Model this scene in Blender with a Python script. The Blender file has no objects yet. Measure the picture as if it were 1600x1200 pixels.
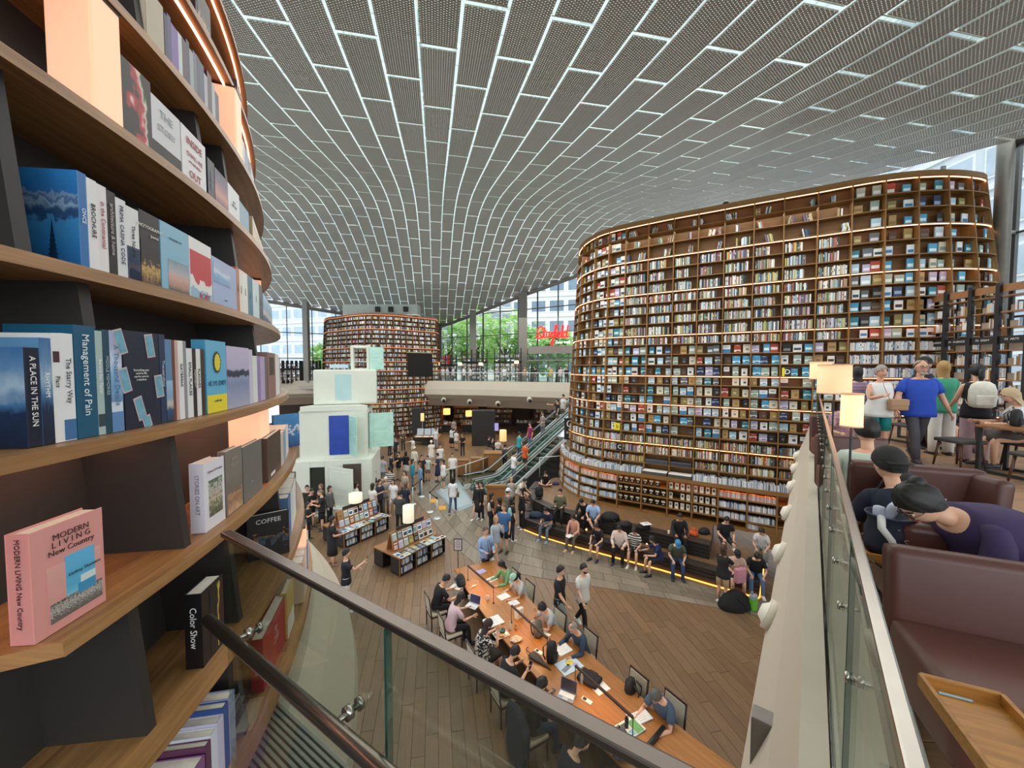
import bpy, bmesh, math, random
import numpy as np
from mathutils import Vector, Matrix
random.seed(7)
R = math.radians
S = bpy.context.scene
COL = S.collection

# ------------------------------------------------------------------ camera, world, light, exposure
CAM_Z = 6.9                      # eye of the photographer, standing on the upper floor (5.25 m)
PITCH = R(2.48)                  # the lens looks slightly down
FPX = 600.0                      # focal length in pixels of the 1600 px wide photograph
UP_Z = 5.25                      # upper floor level
cam = bpy.data.cameras.new('camera')
cam.sensor_width = 36.0
cam.lens = 36.0 * FPX / 1600.0
cam.clip_start = 0.05
cam.clip_end = 400
co = bpy.data.objects.new('camera', cam)
COL.objects.link(co)
co.location = (0, 0, CAM_Z)
co.rotation_euler = (R(90) - PITCH, 0, 0)
S.camera = co

S.view_settings.view_transform = 'Standard'
S.view_settings.look = 'None'
S.view_settings.gamma = 1.0
S.view_settings.use_curve_mapping = False
S.view_settings.exposure = 0.66

W = bpy.data.worlds.new('overcast_sky')
S.world = W
W.use_nodes = True
wn = W.node_tree
wn.nodes.clear()
wo = wn.nodes.new('ShaderNodeOutputWorld')
wb = wn.nodes.new('ShaderNodeBackground')
wb.inputs[0].default_value = (0.86, 0.93, 1.0, 1)
wb.inputs[1].default_value = 1.05
wn.links.new(wb.outputs[0], wo.inputs[0])

def area(name, loc, rot, sx, sy, power, col=(1, 1, 1)):
	l = bpy.data.lights.new(name, 'AREA')
	l.shape = 'RECTANGLE'
	l.size, l.size_y, l.energy, l.color = sx, sy, power, col
	o = bpy.data.objects.new(name, l)
	o.location, o.rotation_euler = loc, rot
	COL.objects.link(o)
	return o
# added fill lamps hung below the roof panels, standing in for roof daylight
area('roof_fill', (0, 14, 12.3), (0, 0, 0), 22, 18, 1500, (1, 0.97, 0.92))
area('roof_fill_far', (-4, 34, 12.2), (0, 0, 0), 26, 16, 1300, (1, 0.97, 0.92))

sun = bpy.data.lights.new('overcast_sun', 'SUN')
sun.energy = 3.0
sun.angle = R(120)
so = bpy.data.objects.new('overcast_sun', sun)
so.rotation_euler = (R(25), R(12), 0)
COL.objects.link(so)

# ------------------------------------------------------------------ small helpers
def at(px, py, z):
	"""point of the photograph (1600x1200) met with the level z: (X, Y)"""
	u, v = (px - 800) / FPX, (600 - py) / FPX
	fy, fz = math.cos(PITCH), -math.sin(PITCH)
	uy, uz = math.sin(PITCH), math.cos(PITCH)
	dx, dy, dz = u, fy + v * uy, fz + v * uz
	t = (z - CAM_Z) / dz
	return (dx * t, dy * t)

def at_y(px, py, Y):
	"""point of the photograph at the depth Y: (X, Y, Z)"""
	u, v = (px - 800) / FPX, (600 - py) / FPX
	fy, fz = math.cos(PITCH), -math.sin(PITCH)
	uy, uz = math.sin(PITCH), math.cos(PITCH)
	dx, dy, dz = u, fy + v * uy, fz + v * uz
	t = Y / dy
	return (dx * t, Y, CAM_Z + dz * t)

def lin(c):
	"""sRGB hex or 0..255 triple to linear rgba"""
	if isinstance(c, str):
		c = c.lstrip('#')
		c = [int(c[i:i + 2], 16) for i in (0, 2, 4)]
	out = []
	for v in c:
		v = v / 255.0
		out.append(v / 12.92 if v <= 0.04045 else ((v + 0.055) / 1.055) ** 2.4)
	return (out[0], out[1], out[2], 1.0)

_M = {}
def nt(name):
	m = bpy.data.materials.new(name)
	m.use_nodes = True
	t = m.node_tree
	t.nodes.clear()
	out = t.nodes.new('ShaderNodeOutputMaterial')
	b = t.nodes.new('ShaderNodeBsdfPrincipled')
	t.links.new(b.outputs[0], out.inputs[0])
	return m, t, b, out

def mat(c, rough=0.6, metal=0.0, var=0.08, scale=6.0, bump=0.0, emit=0.0, spec=0.5):
	"""plain procedural material: a colour broken up by noise"""
	key = (str(c), rough, metal, var, scale, bump, emit, spec)
	if key in _M:
		return _M[key]
	m, t, b, out = nt('paint_%d' % len(_M))
	col = lin(c)
	b.inputs['Roughness'].default_value = rough
	b.inputs['Metallic'].default_value = metal
	b.inputs['Specular IOR Level'].default_value = spec
	b.inputs['Base Color'].default_value = col
	m.diffuse_color = col
	if var > 0 or bump > 0:
		tc = t.nodes.new('ShaderNodeTexCoord')
		n = t.nodes.new('ShaderNodeTexNoise')
		n.inputs['Scale'].default_value = scale
		n.inputs['Detail'].default_value = 3
		t.links.new(tc.outputs['Object'], n.inputs['Vector'])
		if var > 0:
			mx = t.nodes.new('ShaderNodeMix')
			mx.data_type = 'RGBA'
			mx.inputs[6].default_value = tuple(max(0, v * (1 - 2 * var)) for v in col[:3]) + (1,)
			mx.inputs[7].default_value = tuple(min(1, v * (1 + 2 * var)) for v in col[:3]) + (1,)
			t.links.new(n.outputs[0], mx.inputs[0])
			t.links.new(mx.outputs[2], b.inputs['Base Color'])
		if bump > 0:
			bp = t.nodes.new('ShaderNodeBump')
			bp.inputs['Strength'].default_value = bump
			bp.inputs['Distance'].default_value = 0.01
			t.links.new(n.outputs[0], bp.inputs['Height'])
			t.links.new(bp.outputs[0], b.inputs['Normal'])
	if emit > 0:
		b.inputs['Emission Color'].default_value = col
		b.inputs['Emission Strength'].default_value = emit
	_M[key] = m
	return m

def wood(c1, c2, rough=0.45, scale=1.0, coord='UV', stretch=(1.2, 26, 26)):
	key = ('wood', str(c1), str(c2), rough, scale, coord, stretch)
	if key in _M:
		return _M[key]
	m, t, b, out = nt('wood_%d' % len(_M))
	tc = t.nodes.new('ShaderNodeTexCoord')
	mp = t.nodes.new('ShaderNodeMapping')
	mp.inputs['Scale'].default_value = tuple(s * scale for s in stretch)
	n = t.nodes.new('ShaderNodeTexNoise')
	n.inputs['Scale'].default_value = 1.6
	n.inputs['Detail'].default_value = 6
	n.inputs['Roughness'].default_value = 0.65
	n.inputs['Distortion'].default_value = 0.4
	cr = t.nodes.new('ShaderNodeValToRGB')
	cr.color_ramp.elements[0].position = 0.3
	cr.color_ramp.elements[1].position = 0.72
	cr.color_ramp.elements[0].color = lin(c1)
	cr.color_ramp.elements[1].color = lin(c2)
	oi = t.nodes.new('ShaderNodeObjectInfo')
	ad = t.nodes.new('ShaderNodeVectorMath')
	t.links.new(tc.outputs[coord], ad.inputs[0])
	t.links.new(oi.outputs['Random'], ad.inputs[1])
	t.links.new(ad.outputs[0], mp.inputs[0])
	t.links.new(mp.outputs[0], n.inputs['Vector'])
	t.links.new(n.outputs[0], cr.inputs[0])
	hs = t.nodes.new('ShaderNodeHueSaturation')
	ma = t.nodes.new('ShaderNodeMath')
	ma.operation = 'MULTIPLY_ADD'
	ma.inputs[1].default_value = 0.28
	ma.inputs[2].default_value = 0.86
	t.links.new(oi.outputs['Random'], ma.inputs[0])
	t.links.new(ma.outputs[0], hs.inputs['Value'])
	t.links.new(cr.outputs[0], hs.inputs['Color'])
	t.links.new(hs.outputs[0], b.inputs['Base Color'])
	b.inputs['Roughness'].default_value = rough
	_M[key] = m
	return m

def glow(c, strength, name='glow'):
	key = ('glow', str(c), strength)
	if key in _M:
		return _M[key]
	m, t, b, out = nt('glow_%d' % len(_M))
	b.inputs['Base Color'].default_value = lin(c)
	b.inputs['Emission Color'].default_value = lin(c)
	b.inputs['Emission Strength'].default_value = strength
	_M[key] = m
	return m

def glass(tint='#e4efe9', refl=0.12, key0='glass'):
	"""thin clear sheet: lets light straight through, mirrors a little at an angle"""
	key = (key0, tint, refl)
	if key in _M:
		return _M[key]
	m, t, b, out = nt('glass_%d' % len(_M))
	t.nodes.remove(b)
	tr = t.nodes.new('ShaderNodeBsdfTransparent')
	tr.inputs[0].default_value = lin(tint)
	gl = t.nodes.new('ShaderNodeBsdfGlossy')
	gl.inputs['Roughness'].default_value = 0.02
	fr = t.nodes.new('ShaderNodeFresnel')
	fr.inputs[0].default_value = 1.45
	ml = t.nodes.new('ShaderNodeMath')
	ml.operation = 'MULTIPLY'
	ml.inputs[1].default_value = refl * 8
	ml.use_clamp = True
	mx = t.nodes.new('ShaderNodeMixShader')
	t.links.new(fr.outputs[0], ml.inputs[0])
	t.links.new(ml.outputs[0], mx.inputs[0])
	t.links.new(tr.outputs[0], mx.inputs[1])
	t.links.new(gl.outputs[0], mx.inputs[2])
	t.links.new(mx.outputs[0], out.inputs[0])
	_M[key] = m
	return m

def vcol_mat(rough=0.6):
	if 'vcol' in _M:
		return _M['vcol']
	m, t, b, out = nt('printed_paper')
	a = t.nodes.new('ShaderNodeVertexColor')
	a.layer_name = 'col'
	t.links.new(a.outputs[0], b.inputs['Base Color'])
	b.inputs['Roughness'].default_value = rough
	_M['vcol'] = m
	return m

class MB:
	"""collects shapes into one mesh"""
	def __init__(self):
		self.v, self.f, self.m, self.c, self.uv = [], [], [], [], []
		self.has_uv = False
	def add(self, verts, faces, mi=0, col=None, uvs=None):
		o = len(self.v)
		self.v.extend([tuple(map(float, p)) for p in verts])
		for k, f in enumerate(faces):
			self.f.append([i + o for i in f])
			self.m.append(mi)
			self.c.append(col)
			if uvs is not None:
				self.uv.append([uvs[i] for i in f])
				self.has_uv = True
			else:
				self.uv.append([(self.v[i + o][0], self.v[i + o][1] + self.v[i + o][2]) for i in f])
		return self
	def box(self, c, s, rz=0.0, mi=0, col=None, rx=0.0, ry=0.0, taper=1.0):
		hx, hy, hz = s[0] / 2, s[1] / 2, s[2] / 2
		P = []
		for z in (-1, 1):
			k = taper if z > 0 else 1
			P += [(-hx * k, -hy * k, z * hz), (hx * k, -hy * k, z * hz), (hx * k, hy * k, z * hz), (-hx * k, hy * k, z * hz)]
		M = Matrix.Rotation(rz, 3, 'Z') @ Matrix.Rotation(ry, 3, 'Y') @ Matrix.Rotation(rx, 3, 'X')
		P = [tuple(M @ Vector(p) + Vector(c)) for p in P]
		F = [(0, 3, 2, 1), (4, 5, 6, 7), (0, 1, 5, 4), (1, 2, 6, 5), (2, 3, 7, 6), (3, 0, 4, 7)]
		return self.add(P, F, mi, col)
	def bbox(self, c, s, b=0.01, rz=0.0, mi=0, rx=0.0, ry=0.0):
		"""box with chamfered edges"""
		hx, hy, hz = s[0] / 2, s[1] / 2, s[2] / 2
		b = min(b, hx * .9, hy * .9, hz * .9)
		bm = bmesh.new()
		bmesh.ops.create_cube(bm, size=1)
		for v in bm.verts:
			v.co = Vector((v.co.x * s[0], v.co.y * s[1], v.co.z * s[2]))
		bmesh.ops.bevel(bm, geom=bm.edges[:], offset=b, segments=2, affect='EDGES', profile=0.6)
		M = Matrix.Rotation(rz, 3, 'Z') @ Matrix.Rotation(ry, 3, 'Y') @ Matrix.Rotation(rx, 3, 'X')
		bm.verts.index_update()
		P = [tuple(M @ v.co + Vector(c)) for v in bm.verts]
		F = [[v.index for v in f.verts] for f in bm.faces]
		bm.free()
		return self.add(P, F, mi)
	def prism(self, poly, z0, z1, mi=0):
		n = len(poly)
		P = [(x, y, z0) for x, y in poly] + [(x, y, z1) for x, y in poly]
		F = [tuple(range(n - 1, -1, -1)), tuple(range(n, 2 * n))]
		F += [(i, (i + 1) % n, n + (i + 1) % n, n + i) for i in range(n)]
		return self.add(P, F, mi)
	def tube(self, pts, rad, n=8, mi=0, cap=True, flat=None):
		pts = [Vector(p) for p in pts]
		if not hasattr(rad, '__len__'):
			rad = [rad] * len(pts)
		ref = None
		P = []
		for i, p in enumerate(pts):
			d = (pts[min(i + 1, len(pts) - 1)] - pts[max(i - 1, 0)])
			if d.length < 1e-9:
				d = Vector((0, 0, 1))
			d.normalize()
			if ref is None:
				ref = Vector((1, 0, 0)) if abs(d.x) < 0.8 else Vector((0, 1, 0))
			a = (ref - d * ref.dot(d)).normalized()
			ref = a
			b = d.cross(a)
			r = rad[i]
			rx, ry = r if hasattr(r, '__len__') else (r, r)
			for k in range(n):
				t = 2 * math.pi * k / n
				P.append(p + a * (rx * math.cos(t)) + b * (ry * math.sin(t)))
		F = []
		for i in range(len(pts) - 1):
			for k in range(n):
				k2 = (k + 1) % n
				F.append((i * n + k, i * n + k2, (i + 1) * n + k2, (i + 1) * n + k))
		if cap:
			F.append(tuple(range(n - 1, -1, -1)))
			F.append(tuple((len(pts) - 1) * n + k for k in range(n)))
		return self.add(P, F, mi)
	def lathe(self, prof, c=(0, 0, 0), n=20, mi=0, cap=True):
		"""prof: list of (radius, z)"""
		P, F = [], []
		for r, z in prof:
			for k in range(n):
				t = 2 * math.pi * k / n
				P.append((c[0] + r * math.cos(t), c[1] + r * math.sin(t), c[2] + z))
		for i in range(len(prof) - 1):
			for k in range(n):
				k2 = (k + 1) % n
				F.append((i * n + k, i * n + k2, (i + 1) * n + k2, (i + 1) * n + k))
		if cap:
			F.append(tuple(range(n - 1, -1, -1)))
			F.append(tuple((len(prof) - 1) * n + k for k in range(n)))
		return self.add(P, F, mi)
	def ell(self, c, r, n=10, m=7, mi=0, M=None):
		P, F = [], []
		for i in range(m + 1):
			th = math.pi * i / m
			for k in range(n):
				ph = 2 * math.pi * k / n
				p = Vector((r[0] * math.sin(th) * math.cos(ph), r[1] * math.sin(th) * math.sin(ph), r[2] * math.cos(th)))
				if M is not None:
					p = M @ p
				P.append((p.x + c[0], p.y + c[1], p.z + c[2]))
		for i in range(m):
			for k in range(n):
				k2 = (k + 1) % n
				F.append((i * n + k, (i + 1) * n + k, (i + 1) * n + k2, i * n + k2))
		return self.add(P, F, mi)
	def mesh(self, name, mats, smooth=False):
		me = bpy.data.meshes.new(name)
		me.from_pydata(self.v, [], self.f)
		if not isinstance(mats, (list, tuple)):
			mats = [mats]
		for m in mats:
			me.materials.append(m)
		if len(mats) > 1:
			me.polygons.foreach_set('material_index', self.m)
		if smooth:
			me.polygons.foreach_set('use_smooth', [True] * len(self.f))
		if self.f:
			uv = me.uv_layers.new(name='UVMap')
			flat = [x for f in self.uv for p in f for x in p]
			uv.data.foreach_set('uv', flat)
		if any(c is not None for c in self.c):
			ca = me.color_attributes.new('col', 'FLOAT_COLOR', 'CORNER')
			buf = []
			for f, c in zip(self.f, self.c):
				buf += list(c or (0.8, 0.8, 0.8, 1)) * len(f)
			ca.data.foreach_set('color', buf)
		me.update()
		return me
	def build(self, name, mats, parent=None, smooth=False, loc=None, rz=None):
		o = bpy.data.objects.new(name, self.mesh(name, mats, smooth))
		COL.objects.link(o)
		if parent is not None:
			o.parent = parent
		if loc is not None:
			o.location = loc
		if rz is not None:
			o.rotation_euler = (0, 0, rz)
		return o

def tag(o, label=None, cat=None, group=None, kind=None):
	if label: o['label'] = label
	if cat: o['category'] = cat
	if group: o['group'] = group
	if kind: o['kind'] = kind
	return o

def thing(name, label, cat, loc=(0, 0, 0), rz=0.0, group=None):
	o = bpy.data.objects.new(name, None)
	o.empty_display_size = 0.2
	COL.objects.link(o)
	o.location = loc
	o.rotation_euler = (0, 0, rz)
	return tag(o, label, cat, group)

def place(me, name, parent=None, loc=(0, 0, 0), rz=0.0):
	o = bpy.data.objects.new(name, me)
	COL.objects.link(o)
	o.location = loc
	o.rotation_euler = (0, 0, rz)
	if parent is not None:
		o.parent = parent
	return o

def copy_tree(o, parent=None):
	c = o.copy()
	COL.objects.link(c)
	if parent is not None:
		c.parent = parent
	for ch in list(o.children):
		copy_tree(ch, c)
	return c

_TEXTS = []
def text(s, size, material, parent, loc, rot, align='CENTER', name='lettering', ext=0.0004, sx=1.0):
	"""flat lettering; turned into plain meshes at the end of the script"""
	cu = bpy.data.curves.new(name, 'FONT')
	cu.body = s
	cu.size = size
	cu.align_x = align
	cu.align_y = 'CENTER'
	cu.extrude = ext
	cu.resolution_u = 2
	cu.materials.append(material)
	o = bpy.data.objects.new(name, cu)
	COL.objects.link(o)
	_TEXTS.append((o, parent, loc, rot, sx))
	return o
def finish_texts():
	bpy.context.view_layer.update()
	dg = bpy.context.evaluated_depsgraph_get()
	for o, parent, loc, rot, sx in _TEXTS:
		me = bpy.data.meshes.new_from_object(o.evaluated_get(dg))
		n = bpy.data.objects.new('lettering', me)
		COL.objects.link(n)
		n.parent = parent
		n.location, n.rotation_euler, n.scale = loc, rot, (sx, 1, 1)
	for o, *_ in _TEXTS:
		cu = o.data
		bpy.data.objects.remove(o)
		bpy.data.curves.remove(cu)

AX = Vector((-0.196, 0.981, 0))     # long axis of the hall
BX = Vector((0.981, 0.196, 0))      # across the hall
def smooth01(x):
	x = max(0.0, min(1.0, x))
	return x * x * (3 - 2 * x)
def interp(x, xs, ys):
	return float(np.interp(x, xs, ys))

# shared materials
M_OAK = wood('#7a512e', '#a87a4c', 0.42)
M_OAKB = wood('#54341d', '#7e5433', 0.5)
M_EDGE = wood('#8a6038', '#b98a58', 0.45, 1.0, 'UV', (1.0, 60, 60))
M_DARK = mat('#2f2c29', 0.6, 0, 0.06, 20)
M_STEEL = mat('#b9b6b0', 0.25, 1.0, 0.04, 30)
M_DSTEEL = mat('#3b3836', 0.35, 0.8, 0.04, 30)
M_BLACK = mat('#161515', 0.5, 0, 0.05, 10)
M_WHITE = mat('#e9e7e1', 0.6, 0, 0.03, 10)
M_LED = glow('#ffb48a', 2.6)
M_PAGES = mat('#e2dccd', 0.8, 0, 0.08, 40)
# ------------------------------------------------------------------ materials of the building
def plank_mat(key, c1, c2, rough):
	if key in _M:
		return _M[key]
	m, t, b, out = nt(key)
	a = t.nodes.new('ShaderNodeVertexColor'); a.layer_name = 'col'
	tc = t.nodes.new('ShaderNodeTexCoord')
	mp = t.nodes.new('ShaderNodeMapping'); mp.inputs['Scale'].default_value = (14, 0.9, 1)
	n = t.nodes.new('ShaderNodeTexNoise'); n.inputs['Scale'].default_value = 2.2; n.inputs['Detail'].default_value = 6
	n.inputs['Roughness'].default_value = 0.7
	cr = t.nodes.new('ShaderNodeValToRGB')
	cr.color_ramp.elements[0].position = 0.28; cr.color_ramp.elements[1].position = 0.75
	cr.color_ramp.elements[0].color = lin(c1); cr.color_ramp.elements[1].color = lin(c2)
	mx = t.nodes.new('ShaderNodeMix'); mx.data_type = 'RGBA'; mx.blend_type = 'MULTIPLY'; mx.inputs[0].default_value = 1
	t.links.new(tc.outputs['UV'], mp.inputs[0]); t.links.new(mp.outputs[0], n.inputs['Vector'])
	t.links.new(n.outputs[0], cr.inputs[0]); t.links.new(cr.outputs[0], mx.inputs[6]); t.links.new(a.outputs[0], mx.inputs[7])
	t.links.new(mx.outputs[2], b.inputs['Base Color'])
	b.inputs['Roughness'].default_value = rough
	_M[key] = m
	return m
M_PLANK = plank_mat('oak_planks', '#665039', '#856a50', 0.38)
M_PLANKU = plank_mat('oak_planks_upper', '#80624a', '#a38263', 0.42)
M_STONE = plank_mat('stone_slabs', '#6f6557', '#8a7f6f', 0.45)
M_CONC = mat('#b4ac9c', 0.75, 0, 0.05, 3, 0.1)
M_CONCD = mat('#a59c8c', 0.75, 0, 0.05, 3, 0.1)
M_PLASTER = mat('#bdb3a2', 0.7, 0, 0.02, 1.5)
M_GROUT = mat('#57493c', 0.8)
M_STONEG = mat('#5d554a', 0.8)

def ceiling_mat():
	m, t, b, out = nt('perforated_panel')
	tc = t.nodes.new('ShaderNodeTexCoord')
	sx = t.nodes.new('ShaderNodeSeparateXYZ')
	t.links.new(tc.outputs['UV'], sx.inputs[0])
	def wave(sock, freq):
		mu = t.nodes.new('ShaderNodeMath'); mu.operation = 'MULTIPLY'; mu.inputs[1].default_value = freq * 2 * math.pi
		si = t.nodes.new('ShaderNodeMath'); si.operation = 'SINE'
		t.links.new(sock, mu.inputs[0]); t.links.new(mu.outputs[0], si.inputs[0])
		return si.outputs[0]
	a, c = wave(sx.outputs[0], 9.0), wave(sx.outputs[1], 16.0)
	dots = t.nodes.new('ShaderNodeMath'); dots.operation = 'MULTIPLY'
	t.links.new(a, dots.inputs[0]); t.links.new(c, dots.inputs[1])
	rib = wave(sx.outputs[0], 9.0)
	ad = t.nodes.new('ShaderNodeMath'); ad.operation = 'MULTIPLY_ADD'; ad.inputs[1].default_value = 0.55
	t.links.new(rib, ad.inputs[0]); t.links.new(dots.outputs[0], ad.inputs[2])
	cr = t.nodes.new('ShaderNodeValToRGB')
	cr.color_ramp.elements[0].position = 0.0; cr.color_ramp.elements[1].position = 1.0
	cr.color_ramp.elements[0].color = lin('#8b887e'); cr.color_ramp.elements[1].color = lin('#aeaba1')
	mr = t.nodes.new('ShaderNodeMapRange'); mr.inputs[1].default_value = -1.4; mr.inputs[2].default_value = 1.4
	t.links.new(ad.outputs[0], mr.inputs[0]); t.links.new(mr.outputs[0], cr.inputs[0])
	oi = t.nodes.new('ShaderNodeObjectInfo')
	hs = t.nodes.new('ShaderNodeHueSaturation')
	ma = t.nodes.new('ShaderNodeMath'); ma.operation = 'MULTIPLY_ADD'; ma.inputs[1].default_value = 0.14; ma.inputs[2].default_value = 0.93
	t.links.new(oi.outputs['Random'], ma.inputs[0]); t.links.new(ma.outputs[0], hs.inputs['Value'])
	t.links.new(cr.outputs[0], hs.inputs['Color']); t.links.new(hs.outputs[0], b.inputs['Base Color'])
	b.inputs['Roughness'].default_value = 0.55
	b.inputs['Metallic'].default_value = 0.0
	# the holes of the perforated sheet
	tr = t.nodes.new('ShaderNodeBsdfTransparent')
	gt = t.nodes.new('ShaderNodeMath'); gt.operation = 'GREATER_THAN'; gt.inputs[1].default_value = 0.80
	t.links.new(dots.outputs[0], gt.inputs[0])
	mx = t.nodes.new('ShaderNodeMixShader')
	t.links.new(gt.outputs[0], mx.inputs[0]); t.links.new(b.outputs[0], mx.inputs[1]); t.links.new(tr.outputs[0], mx.inputs[2])
	t.links.new(mx.outputs[0], out.inputs[0])
	return m
M_CEIL = ceiling_mat()
M_BAR = mat('#d9e2dc', 0.5, 0, 0.03, 2)

# ------------------------------------------------------------------ roof: vaulted field of perforated panels in half bond
PT = [-10, 0, 7, 9, 12, 15, 18, 21, 25, 28.5, 32, 36, 40, 44, 48, 52, 60]
PZ = [12.0, 12.8, 13.5, 13.9, 14.5, 15.2, 15.9, 16.7, 17.5, 17.7, 17.2, 16.4, 15.2, 14.0, 12.6, 11.6, 10]
def roof_z(t):
	return sum(interp(t + d, PT, PZ) for d in (-2, -1, 0, 1, 2)) / 5
END_WALL = [(14.5, 33.6), (-9.5, 49.3), (-28, 38.6)]
GLASS_X = 16.9
def inside_roof(x, y):
	# in front of both end walls and left of the side glazing
	def side(a, b):
		return (b[0] - a[0]) * (y - a[1]) - (b[1] - a[1]) * (x - a[0])
	return side(END_WALL[0], END_WALL[1]) > 0 and side(END_WALL[1], END_WALL[2]) > 0 and x < GLASS_X - 0.1
def ts(t, s):
	p = AX * t + BX * s
	return p.x, p.y
PW, PL, PS0, PT0 = 0.85, 2.9, -0.29, 8.85
ceil_root = thing('ceiling', 'vaulted roof of grey perforated metal panels in half bond', None)
ceil_root['kind'] = 'structure'
cells = []
for k in range(-36, 21):
	s0, s1 = PS0 + k * PW + 0.037, PS0 + (k + 1) * PW - 0.037
	for j in range(-6, 18):
		t0 = PT0 + j * PL + (PL / 2 if k % 2 else 0) + 0.07
		t1 = t0 + PL - 0.14
		cx, cy = ts((t0 + t1) / 2, (s0 + s1) / 2)
		if cy < -8 or cx < -30:
			continue
		if inside_roof(*ts(t0, (s0 + s1) / 2)):
			while not inside_roof(*ts(t1, (s0 + s1) / 2)) and t1 - t0 > 0.4:
				t1 -= 0.35
			cells.append((t0, t1, s0, s1, cx, cy))
def in_frame(x, y, z, mg=0):
	fy = y * math.cos(PITCH) - (z - CAM_Z) * math.sin(PITCH)
	if fy < 0.2:
		return False
	v = y * math.sin(PITCH) + (z - CAM_Z) * math.cos(PITCH)
	px, py = 800 + FPX * x / fy, 600 - FPX * v / fy
	return -mg < px < 1600 + mg and -mg < py < 1200 + mg
def panel(mb, t0, t1, s0, s1):
	n = 3
	V, U = [], []
	for i in range(n + 1):
		t = t0 + (t1 - t0) * i / n
		for s, sg in ((s0, 0), (s1, 1)):
			x, y = ts(t, s)
			V.append((x, y, roof_z(t))); U.append((s - s0, t - t0))
	for i in range(n + 1):
		t = t0 + (t1 - t0) * i / n
		for s in (s0, s1):
			x, y = ts(t, s)
			V.append((x, y, roof_z(t) + 0.03)); U.append((s - s0, t - t0))
	F = []
	o = 2 * (n + 1)
	for i in range(n):
		F.append((2 * i, 2 * i + 2, 2 * i + 3, 2 * i + 1))
		F.append((2 * i, o + 2 * i, o + 2 * i + 2, 2 * i + 2))
		F.append((2 * i + 1, 2 * i + 3, o + 2 * i + 3, o + 2 * i + 1))
	F.append((0, 1, o + 1, o)); F.append((2 * n, o + 2 * n, o + 2 * n + 1, 2 * n + 1))
	mb.add(V, F, 0, None, U)
cells.sort(key=lambda c: (not in_frame(c[4], c[5], roof_z((c[0] + c[1]) / 2), 120), math.hypot(c[4], c[5])))
rest = MB()
for i, (t0, t1, s0, s1, cx, cy) in enumerate(cells):
	if i < 300:
		mb = MB(); panel(mb, t0, t1, s0, s1)
		mb.build('ceiling_panel', M_CEIL, ceil_root)
	else:
		panel(rest, t0, t1, s0, s1)
tag(rest.build('ceiling_panels', M_CEIL, ceil_root), kind='stuff')
bars = MB()
for (t0, t1, s0, s1, cx, cy) in cells:
	V = []
	for t in (t0 - 0.085, t0 - 0.055):
		for s in (s0 - 0.03, s1 + 0.03):
			x, y = ts(t, s)
			for dz in (0.05, 0.12):
				V.append((x, y, roof_z(t) + dz))
	bars.add(V, [(0, 2, 6, 4), (0, 1, 3, 2), (4, 6, 7, 5), (1, 5, 7, 3)])
tag(bars.build('cross_bars', M_BAR, ceil_root), kind='stuff')
# glass skin over the panels
sk = MB()
for (t0, t1, s0, s1, cx, cy) in cells:
	V = []
	for tt in (t0 - .09, t1 + .09):
		for s_ in (s0 - .05, s1 + .05):
			x, y = ts(tt, s_)
			V.append((x, y, roof_z(tt) + 0.5))
	sk.add(V, [(0, 1, 3, 2)])
sk.build('roof_glass', glass('#dfeee8', 0.05), ceil_root)

# ------------------------------------------------------------------ ground floor: oak planks, stone path
def tone(lo=0.86, hi=1.12, warm=0.03):
	v = random.uniform(lo, hi)
	w = random.uniform(-warm, warm)
	return (v * (1 + w), v, v * (1 - w), 1)
floor = MB()
floor.prism([(-30, -6), (18, -6), (18, 56), (-30, 56)], -0.2, -0.012)
floor_o = tag(floor.build('floor', M_GROUT), 'brown oak plank floor of the ground storey', None, None, 'structure')

STONE_FRONT = [at(*p, 0) for p in [(640, 772), (668, 803), (700, 845), (745, 884), (860, 906), (960, 921), (1100, 946), (1215, 968), (1262, 985)]]
STONE_BACK = [at(*p, 0) for p in [(700, 735), (735, 765), (760, 800), (812, 826), (890, 853), (952, 870), (1040, 897), (1130, 924), (1230, 948)]]
def poly_at(P, u):
	"""point at share u of a polyline"""
	L = [0.0]
	for a, b in zip(P, P[1:]):
		L.append(L[-1] + math.hypot(b[0] - a[0], b[1] - a[1]))
	d = u * L[-1]
	for i in range(len(P) - 1):
		if d <= L[i + 1] or i == len(P) - 2:
			k = (d - L[i]) / max(1e-9, L[i + 1] - L[i])
			return (P[i][0] + (P[i + 1][0] - P[i][0]) * k, P[i][1] + (P[i + 1][1] - P[i][1]) * k)
def in_poly(x, y, P):
	c = False
	for i in range(len(P)):
		(x1, y1), (x2, y2) = P[i], P[i - 1]
		if (y1 > y) != (y2 > y) and x < (x2 - x1) * (y - y1) / (y2 - y1) + x1:
			c = not c
	return c
STONE = STONE_FRONT + STONE_BACK[::-1]
def plank(mb, p0, ax, bx, t0, t1, s0, s1, z, g=0.0028, c=1.0):
	a, b = Vector(ax), Vector(bx)
	o = Vector(p0)
	V, U = [], []
	for dz, k in ((-0.012, 0), (0.0, g)):
		for t, s in ((t0 + g / 2 + k, s0 + g / 2 + k), (t1 - g / 2 - k, s0 + g / 2 + k), (t1 - g / 2 - k, s1 - g / 2 - k), (t0 + g / 2 + k, s1 - g / 2 - k)):
			p = o + a * t + b * s
			V.append((p.x, p.y, z + dz)); U.append((s, t))
	F = [(4, 7, 6, 5), (0, 4, 5, 1), (1, 5, 6, 2), (2, 6, 7, 3), (3, 7, 4, 0)]
	mb.add(V, F, 0, tone(), U)
cells = []
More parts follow.
